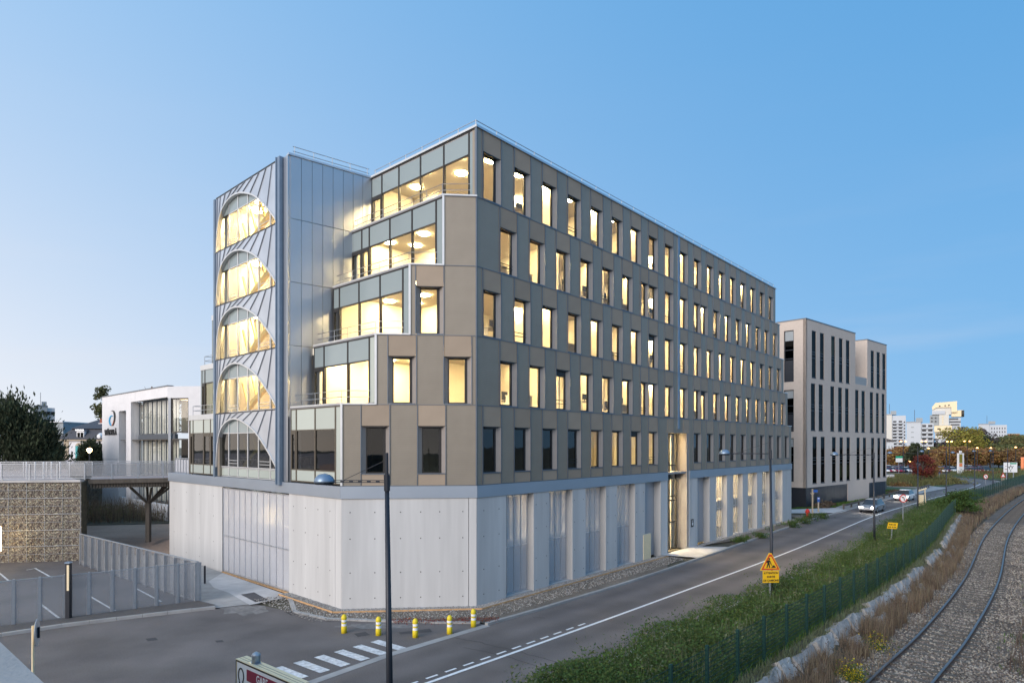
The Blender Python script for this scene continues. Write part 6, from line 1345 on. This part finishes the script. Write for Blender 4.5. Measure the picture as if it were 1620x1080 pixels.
# ------------------------------------------------------------------ vegetation
def strip_points(n_, pts, o0, o1, s0, s1, zf, power=1.0):
    """random points between two offsets of a polyline; denser towards its start when power > 1"""
    cm = [0]
    for i_ in range(len(pts)-1): cm.append(cm[-1]+(Vector(pts[i_+1][:2])-Vector(pts[i_][:2])).length)
    S_ = s0+(s1-s0)*rng.random(n_)**power; O_ = o0+(o1-o0)*rng.random(n_); xs_ = np.array([p_[0] for p_ in pts]); ys_ = np.array([p_[1] for p_ in pts])
    x_ = np.interp(S_, cm, xs_); y_ = np.interp(S_, cm, ys_); dx_ = np.interp(S_+.5, cm, xs_)-x_; dy_ = np.interp(S_+.5, cm, ys_)-y_; l_ = np.hypot(dx_, dy_)+1e-9
    return np.stack([x_+dy_/l_*O_, y_-dx_/l_*O_, zf(S_, O_)], 1), S_, O_
def clump(P_, dens, amp=1.0):                                # keep points by a smooth noise field
    f_ = np.sin(P_[:, 0]*1.7+1.3*np.sin(P_[:, 1]*.9))*np.sin(P_[:, 1]*1.4+np.cos(P_[:, 0]*.8)*1.7)+.6*np.sin(P_[:, 0]*4.1+P_[:, 1]*3.3); return f_*amp > dens-1.0*rng.random(len(P_))
def verge_z(S_, O_): t_ = np.clip(-O_/4.6, 0, 1); return .86-.76*t_**1.5
def stuff(me, label, cat): return tag(inst(me, me.name, None, Matrix()), label, cat, kind='stuff')
# green verge: short grass, leafy weeds of many heights
P_, S_, O_ = strip_points(60000, FN, -4.6, .1, 8, 100, verge_z, 1.7)
stuff(blades_mesh('grass', P_, .30, .011, 'grass_green', .6), 'rough green grass covering the verge along the green fence', 'grass')
P_, S_, O_ = strip_points(300000, FN, -4.6, -.1, 9, 112, verge_z, 1.6)
m_ = clump(P_, .35); P_ = P_[m_]; hgt = (.30+.65*(np.sin(P_[:, 0]*.9)*np.cos(P_[:, 1]*.7)*.5+.5))[:, None]; P_[:, 2:] += rng.random((len(P_), 1))**.8*hgt*1.25
stuff(quads_mesh('weeds', P_, rng.normal(size=P_.shape)+np.array([0, 0, .8]), .085+.0008*0, .5, 'weed_green'), 'leafy green weeds filling the verge beside the road', 'weeds')
cP, S_, O_ = strip_points(420, FN, -4.7, -.5, 9, 95, verge_z, 1.4); nl = 150; rr_ = .25+.40*rng.random((420, 1, 1)); Q = rng.normal(size=(420, nl, 3))*np.array([.55, .55, .75])*rr_; Q = np.clip(Q, -1.6*rr_, 1.6*rr_); Q[..., 2] = np.abs(Q[..., 2])*1.35
for lab_, mm_, sl_ in (('bushy dark green weed clumps standing in the verge', 'weed_green', slice(0, 260)), ('bushy pale green weed clumps standing in the verge', 'pale_weed', slice(260, 330)), ('fresh green weed clumps standing in the verge', 'grass_green', slice(330, 420))):
    q_ = (Q[sl_]+cP[sl_, None, :]).reshape(-1, 3); stuff(quads_mesh('weed_clumps', q_, rng.normal(size=q_.shape)+np.array([0, 0, .5]), .10, .45, mm_), lab_, 'weeds')
P_, S_, O_ = strip_points(16000, FN, -3.9, -.3, 9, 80, verge_z, 1.5); m_ = clump(P_, .9); P_ = P_[m_]
stuff(blades_mesh('weed_stems', P_, .8, .012, 'pale_weed', .3), 'pale seed heads rising out of the green verge', 'weeds')
P_, S_, O_ = strip_points(2500, offset(RE, .3), -.15, .5, 8, 130, lambda s_, o_: .12+0*s_, 1.3); m_ = clump(P_, .8); P_ = P_[m_]
stuff(blades_mesh('kerb_grass', P_, .28, .02, 'weed_green', .6), 'tufts of grass creeping over the right hand kerb', 'grass')
# dry grass and heather on the railway bank
def bank_z(S_, O_): return np.interp(O_, [.3, 1.05, 1.7, 9], [.80, .22, .13, .15])
P_, S_, O_ = strip_points(52000, FN, .78, 1.75, 6, 110, bank_z, 1.6); m_ = clump(P_, .5); P_ = P_[m_]
stuff(blades_mesh('dry_grass', P_, .62, .008, 'dry_grass', .35), 'dry straw coloured grass on the bank by the rails', 'dry grass')
P_, S_, O_ = strip_points(30000, FN, .75, 1.6, 6, 110, bank_z, 1.6); m_ = clump(P_[:, [1, 0, 2]], .55); P_ = P_[m_]; P_[:, 2] += rng.random(len(P_))**1.2*.55
stuff(quads_mesh('brush', P_, rng.normal(size=P_.shape), .07, .35, 'heather'), 'brown withered brush along the foot of the bank', 'brush')
for (px, py, r_) in ((1385, 1018, .55), (1345, 1062, .45), (1345, 940, .4), (1352, 1068, .3)):
    c_ = G(px, py, .35); Q = np.array(c_)[None]+rng.normal(size=(260, 3))*np.array([r_*.5, r_*.5, .2]); Q[:, 2] = np.abs(Q[:, 2]-.2)+.15
    stuff(quads_mesh('flowering_weed', Q, rng.normal(size=Q.shape), .045, .8, 'yellow_flower'), 'yellow flowering weeds at the foot of the bank', 'weeds'); Q2 = Q+rng.normal(size=Q.shape)*.06-np.array([0, 0, .12]); stuff(quads_mesh('flowering_weed', np.tile(Q2, (2, 1))+rng.normal(size=(520, 3))*.05, rng.normal(size=(520, 3)), .08, .4, 'weed_green'), 'green leaves under the yellow flowers by the rails', 'weeds')
P_, S_, O_ = strip_points(9000, FN, 1.3, 2.5, 6, 110, bank_z, 1.5); m_ = clump(P_, .95); P_ = P_[m_]
stuff(blades_mesh('dry_grass', P_, .42, .009, 'dry_grass', .5), 'scattered dry tufts where the bank meets the ballast', 'dry grass')
P_, S_, O_ = strip_points(9000, FN, .05, .5, 6, 100, bank_z, 1.5); stuff(blades_mesh('fence_grass', P_, .26, .011, 'pale_weed', .6), 'short pale grass along the foot of the green fence', 'grass')
P_, S_, O_ = strip_points(16000, RL, -5.0, -1.25, 62, 130, lambda s_, o_: .14+0*s_); m_ = clump(P_, .6); P_ = P_[m_]
stuff(blades_mesh('dry_grass', P_, .8, .03, 'dry_grass', .4), 'tall dry growth between the far fence and the curving track', 'dry grass')
P_, S_, O_ = strip_points(12000, RL, -5.0, -1.5, 60, 130, lambda s_, o_: .14+0*s_); P_[:, 2] += rng.random(len(P_))*.7; stuff(quads_mesh('brush', P_, rng.normal(size=P_.shape), .16, .5, 'heather'), 'withered brush between the far fence and the curving track', 'brush')
# right of the tracks
P_, S_, O_ = strip_points(30000, RL, 2.9, 13, 8, 60, lambda s_, o_: .15+0*s_, 1.3); m_ = clump(P_, .45); P_ = P_[m_]
stuff(blades_mesh('dry_grass', P_, .5, .012, 'heather', .4), 'brown dry growth to the right of the tracks', 'dry grass')
P_, S_, O_ = strip_points(18000, RL, 2.8, 13, 8, 60, lambda s_, o_: .15+0*s_, 1.3); m_ = clump(P_[:, [1, 0, 2]], .8); P_ = P_[m_]; P_[:, 2] += rng.random(len(P_))*.3
stuff(quads_mesh('brush', P_, rng.normal(size=P_.shape), .07, .4, 'heather'), 'low brown brush to the right of the railway', 'brush')
P_, S_, O_ = strip_points(5000, RL, 2.4, 5.5, 8, 60, lambda s_, o_: .16+0*s_, 1.3); m_ = clump(P_, 1.2); P_ = P_[m_]; stuff(blades_mesh('grass', P_, .14, .012, 'grass_green', .7), 'green patches of grass in the ballast beside the right rail', 'grass')
# weeds on the building side
P_, S_, O_ = strip_points(3500, offset(lk, -.35), -.9, .1, 22, 56, lambda s_, o_: .05+0*s_); m_ = clump(P_, 1.0) & ((P_[:, 1] < 39) | (P_[:, 1] > 50)); P_ = P_[m_]; stuff(blades_mesh('kerb_weeds', P_, .3, .02, 'grass_green', .6), 'green weed tufts along the kerb in front of the office', 'weeds')
for (px, py, r_, h_) in ((1255, 834, .6, .5), (1273, 828, .7, .5), (1287, 823, 1.1, .7), (1302, 820, .6, .5), (1172, 858, .5, .35), (1205, 851, .6, .4)):
    c_ = np.array(G(px, py))[None]; Q = c_+rng.normal(size=(420, 3))*np.array([r_*.45, r_*.45, 0]); Q[:, 2] = rng.random(420)*h_+.05; stuff(quads_mesh('kerb_weeds', Q, rng.normal(size=Q.shape), .14, .5, 'weed_green'), 'bushy green weeds in the bare earth by the kerb', 'weeds')
Q = np.array([tuple(G(px, 985+rng.normal()*2-(px-640)*.02)) for px in rng.random(900)*170+620]); Q[:, 2] = rng.random(900)*.12+.04; stuff(quads_mesh('dry_weeds', Q, rng.normal(size=Q.shape), .07, .5, 'red_leaf'), 'reddish brown dead weeds along the kerb behind the yellow bollards', 'weeds')
# stones on the bare earth and pebbles
def scatter_stones(name, label, n_, f_, smin, smax, col):
    pts_ = np.array([f_() for _ in range(n_)]); vv_ = oct_[None]*(1+.5*(rng.random((n_, 6, 1))-.5))*(smin+(smax-smin)*rng.random((n_, 1, 1))**2); vv_ = vv_+pts_[:, None, :]
    me_ = bpy.data.meshes.new(name); me_.vertices.add(6*n_); me_.vertices.foreach_set('co', vv_.ravel()); F_ = (np.arange(n_)*6)[:, None, None]+fc[None]
    me_.loops.add(24*n_); me_.loops.foreach_set('vertex_index', F_.ravel().astype(np.int32)); me_.polygons.add(8*n_); me_.polygons.foreach_set('loop_start', np.arange(0, 24*n_, 3, dtype=np.int32)); me_.polygons.foreach_set('loop_total', np.full(8*n_, 3, dtype=np.int32)); me_.materials.append(MT[col]); me_.update(calc_edges=True); return stuff(me_, label, 'gravel')
MT['pale_stone'] = leaf('pale_stone', (.32, .30, .28), .5, .9, 0.)
def on_inner(d0, d1):
    def f_():
        d_ = random.uniform(d0, d1); l_ = inner(d_); s_ = random.uniform(0, length(l_)); p_, _ = at(l_, s_); return (p_.x, p_.y, .065)
    return f_
scatter_stones('pebbles', 'grey pebbles in the drainage strip along the concrete base', 7000, on_inner(.03, .58), .02, .05, 'pale_stone')
scatter_stones('earth_stones', 'small stones strewn over the bare earth in front of the office', 5000, on_inner(.68, 2.0), .015, .05, 'pale_stone')
scatter_stones('pebbles', 'grey pebbles along the far base of the office', 2500, lambda: tuple(P(random.uniform(23.7, 46.8), -random.uniform(.02, .5), .065)), .02, .05, 'pale_stone')
# sumac thicket in the fence gap
t = thing('sumac_bush', 'feathery green sumac bush growing through the gap in the green fence', 'bush', (45.5, 64.5, .7)); cc = rng.normal(size=(60, 3))*np.array([.85, .9, .8]); cc[:, 2] = np.abs(cc[:, 2]*.9)+.6
idx = rng.integers(0, 60, 5200); Q = cc[idx]+rng.normal(size=(5200, 3))*np.array([.34, .34, .10]); Q[:, 2] = np.clip(Q[:, 2], .05, 2.9); inst(quads_mesh('foliage', Q+np.array([[45.5, 64.5, .6]]), rng.normal(size=Q.shape)+np.array([0, 0, 1.2]), .24, .35, 'sumac_leaf'), 'foliage', t, Matrix())
mb = MB(); [mb.tube([(45.5+c_[0]*.3, 64.5+c_[1]*.3, .5), (45.5+c_[0], 64.5+c_[1], .6+c_[2])], [.03, .01], 4) for c_ in cc[:24]]; mb.obj('stems', 'bark', t)
# planting under the bridge
Q = rng.random((16000, 3))*np.array([1, 1, 1]); A0, A1 = np.array([-50, 53.5]), np.array([-13, 61.]); xy = A0+(A1-A0)*Q[:, :1]+np.array([-.2, 1.])*Q[:, 1:2]*9; zz_ = .8+(rng.random(len(xy))**.7)*(.7+.9*(np.sin(xy[:, 0]*.8)*.5+.5))*(1-.3*Q[:, 1])
Pq = np.concatenate([xy, zz_[:, None]], 1); stuff(quads_mesh('shrubs', Pq[::2], rng.normal(size=(8000, 3)), .20, .35, 'autumn_olive'), 'dense low shrubs in the bed behind the footbridge', 'shrubs'); stuff(blades_mesh('tall_grass', np.concatenate([xy[1::2], np.full((8000, 1), .8)], 1), 1.7, .018, 'dry_grass', .4), 'tall dry grasses in the planting bed under the footbridge', 'grass')
# lawns and rough grass beyond the beige building
def tri_scatter(poly, n_, z_):
    pl_ = [np.array(p_[:2]) for p_ in poly]; out = np.empty((n_, 3)); w_ = []
    for i_ in range(1, len(pl_)-1): a_, b_ = pl_[i_]-pl_[0], pl_[i_+1]-pl_[0]; w_.append(abs(a_[0]*b_[1]-a_[1]*b_[0]))
    w_ = np.array(w_)/sum(w_); ch = rng.choice(len(w_), n_, p=w_); r1, r2 = rng.random(n_), rng.random(n_); fl_ = r1+r2 > 1; r1[fl_] = 1-r1[fl_]; r2[fl_] = 1-r2[fl_]
    for i_ in range(len(w_)): m_ = ch == i_; out[m_, :2] = pl_[0]+r1[m_, None]*(pl_[i_+1]-pl_[0])+r2[m_, None]*(pl_[i_+2]-pl_[0])
    out[:, 2] = z_; return out
for poly, n_, h_, mm, lab in (([G(x, y) for x, y in ((1250, 806), (1322, 802.5), (1352, 794), (1425, 780), (1445, 775), (1403, 775), (1280, 800))], 9000, .16, 'grass_green', 'mown lawn around the foot of the beige building'), ([G(x, y) for x, y in ((1403, 769), (1455, 770), (1505, 767), (1518, 762), (1500, 755), (1403, 753))], 9000, .9, 'autumn_olive', 'rough meadow growth on the island inside the bend'), ([G(x, y) for x, y in ((1500, 752), (1560, 757), (1610, 759), (1700, 750), (1700, 742), (1500, 744))], 7000, .9, 'wood_leaf', 'rough grass beyond the bend of the road')):
    stuff(blades_mesh('meadow', tri_scatter(poly, n_, .05), h_, .04, mm, .6), lab, 'grass')
for (px, py, Y_, r_, h_, lm_, lab) in ((1424, 760, 118, 1.8, 1.0, 'autumn_brown', 'low brown shrub on the lawn beside the beige building'), (1418, 776, 100, 1.2, .7, 'heather', 'dark withered shrub near the plinth gates'), (1509, 762, 126, 3.2, 1.5, 'autumn_olive', 'rounded olive shrub at the inside of the bend'), (1533, 742, 160, 2.2, 2.0, 'autumn_olive', 'yellowish shrub beneath the advertising pylon'), (1570, 744, 165, 8, 1.2, 'red_leaf', 'long low reddish hedge in front of the far car park'), (1300, 801, 78, .9, .7, 'heather', 'small dark shrub under the dark plinth wall'), (1310, 800, 80, .7, .6, 'heather', 'tiny brown shrub right of the notice post')):
    t = thing('shrub', lab, 'shrub', (X(px, Y_), Y_, 0)); Q = rng.normal(size=(900, 3))*np.array([r_*.45, r_*.35, h_*.33]); Q[:, 2] = np.abs(Q[:, 2]); inst(quads_mesh('foliage', Q+np.array([[X(px, Y_), Y_, .05]]), rng.normal(size=Q.shape), .28, .6, lm_), 'foliage', t, Matrix()); MB().tube([(X(px, Y_), Y_, 0), (X(px, Y_), Y_, h_*.5)], .04, 5).obj('stem', 'bark', t)
# trees on the right
gt = 'brown trees behind the far car park'; TRX = [1404, 1418, 1433, 1448, 1482, 1496, 1510, 1524, 1538, 1552, 1566, 1580, 1594, 1609, 1627, 1470]; TRK = [sorted(TRX).index(q) for q in TRX]
for k, (px, Y_, pt, r_, lm_) in enumerate(((1404, 205, 712, 4.2, 'autumn_brown'), (1418, 210, 708, 4.6, 'autumn_brown'), (1433, 206, 707, 4.4, 'autumn_brown'), (1448, 212, 706, 4.4, 'autumn_olive'), (1482, 205, 710, 4.6, 'autumn_brown'), (1496, 210, 707, 4.8, 'autumn_brown'), (1510, 204, 708, 4.6, 'autumn_brown'), (1524, 209, 707, 4.6, 'ochre_leaf'), (1538, 205, 709, 4.6, 'autumn_brown'), (1552, 211, 707, 4.6, 'autumn_brown'), (1566, 206, 709, 4.6, 'autumn_brown'), (1580, 210, 708, 4.8, 'autumn_brown'), (1594, 205, 709, 4.6, 'autumn_olive'), (1609, 200, 711, 4.6, 'ochre_leaf'), (1627, 200, 708, 5, 'autumn_brown'), (1470, 214, 708, 4.4, 'autumn_olive'))):
    tree('brown_tree', ORD[TRK[k]] + ' brown or olive tree from the left in the row behind the parked cars', (X(px, Y_), Y_, 0), Zat(pt, Y_)-.0, r_, 2.2, lm_, 1500, .75, 'round', gt)
tree('red_tree', 'dark red round crowned tree beside the road bend', (X(1459, 128), 128, 0), Zat(719, 128), 2.3, 2.2, 'red_leaf', 3200, .30)
tree('brown_tree', 'slim brown tree directly right of the red tree', (X(1473, 132), 132, 0), Zat(723, 132), 1.7, 1.4, 'autumn_brown', 1800, .36, 'column')
tree('golden_tree', 'tall yellow green tree in front of the tower of cubes', (X(1522, 262), 262, 0), Zat(677, 262), 9, 4, 'gold_leaf', 3600, .9)
for px, Y_, pt, r_, lm_, lab in ((1482, 300, 695, 6, 'dark_leaf', 'dark leafless looking tree at the foot of the tower of cubes'), (1495, 310, 698, 5.5, 'dark_leaf', 'second dark tree right of the foot of the tower of cubes'), (1531, 320, 676, 8, 'dark_leaf', 'bare purplish tree right of the yellow green tree'), (1543, 310, 680, 9, 'dark_leaf', 'bare purplish tree left of the white flat block'), (1557, 300, 690, 6, 'cedar_leaf', 'dark evergreen in front of the white flat block'), (1449, 200, 700, 3, 'cedar_leaf', 'pointed dark conifer before the white slab block'), (1572, 330, 696, 9, 'wood_leaf', 'olive tree right of the dark evergreen on the rise'), (1588, 320, 692, 10, 'wood_leaf', 'broad olive tree below the right end of the flat block'), (1604, 310, 690, 10, 'wood_leaf', 'broad green tree on the rise near the right edge'), (1620, 300, 688, 10, 'autumn_olive', 'olive tree cut by the right edge of the photo'), (1596, 250, 703, 7, 'wood_leaf', 'lower green tree behind the brown row at right')):
    tree('tree', lab, (X(px, Y_), Y_, 0), Zat(pt, Y_), r_, 3.5, lm_, 1500, 1.1, 'cone' if 'conifer' in lab else 'round')
# far wood as one mass
n_ = 9000; pxs = rng.random(n_)*330+1480; Yw = 340+rng.random(n_)*60; Q = np.stack([(pxs-810)/1000*Yw, Yw, rng.random(n_)*np.interp(pxs, [1480, 1560, 1600, 1820], [8, 10, 13, 15])], 1); stuff(quads_mesh('woodland', Q, rng.normal(size=Q.shape), 2.2, .7, 'wood_leaf'), 'wooded slope behind the car park trees', 'woodland')
# trees on the left
def evergreen(label, loc, h_, r_, n_):
    t_ = thing('yew_tree', label, 'tree', loc); M_ = Matrix.Translation(loc); mb_ = MB(); mb_.tube([(0, 0, 0), (0, 0, h_*.8)], [.35, .08], 7); k_ = 46; cl = []
    for i_ in range(k_):
        a_ = rng.random()*6.283; f_ = rng.random(); rad = r_*math.sqrt(max(.05, 1-(f_*1.02)**2.2))*(.55+.5*rng.random()); e_ = Vector((rad*math.cos(a_), rad*math.sin(a_), h_*(.05+.93*f_))); cl.append(e_)
        if i_ < 20: mb_.tube([(0, 0, e_.z*.55), tuple(e_)], [.1, .02], 4)
    mb_.obj('trunk', 'bark', t_, M_); cs = np.array([tuple(c_) for c_ in cl]); idx_ = rng.integers(0, k_, n_); off_ = rng.normal(size=(n_, 3))*np.array([.85, .85, 1.0])*r_*.19; Q_ = cs[idx_]+off_; Q_[:, 2] = np.maximum(Q_[:, 2], 0.02)
    up_ = np.zeros((n_, 3)); up_[:, 2] = 1.2; up_ += Q_*np.array([.22, .22, 0])/r_*3
    Q_[:, 2] += (rng.random(n_)**5)*h_*.07
    inst(quads_mesh('crown', Q_, rng.normal(size=(n_, 3)), .42, .35, 'cedar_leaf', up_), 'crown', t_, M_)
evergreen('big dark spreading yew like conifer behind the bridge railing at left', (X(20, 62), 62, TZ), Zat(643, 62)-TZ, 3.9, 15000)
evergreen('lower dark conifer mass right of the big conifer, before the house', (X(64, 66), 66, TZ), Zat(674, 66)-TZ, 1.7, 5000)
evergreen('small dark round bush beside the lit globe lantern', (X(146, 72), 72, TZ), Zat(701, 72)-TZ, 1.5, 3000)
tree('poplar_tree', 'tall narrow olive poplar rising behind the white office', (X(167, 125), 125, TZ), Zat(604, 125)-TZ, 1.9, 3, 'poplar_leaf', 2200, .5, 'column')
tree('autumn_tree', 'small sparse orange leaved treetop peeping over the white office roof', (X(203, 85), 85, 2), Zat(609, 85)-2, 1.3, 9, 'ochre_leaf', 260, .35, 'round', bare=1)
tree('bare_tree', 'wide nearly bare treetop with brown leaves over the white office roof', (X(240, 92), 92, 2), Zat(600, 92)-2, 3.0, 9.5, 'ochre_leaf', 420, .4, 'round', bare=1)
tree('bare_tree', 'nearly bare treetop at the right end of the white office roof', (X(275, 94), 94, 2), Zat(599, 94)-2, 2.6, 10, 'ochre_leaf', 420, .4, 'round', bare=1)
tree('brown_tree', 'reddish brown tree at the far left edge behind the dark conifer', (X(-2, 75), 75, TZ), Zat(645, 75)-TZ, 3.0, 2, 'ochre_leaf', 1600, .4)
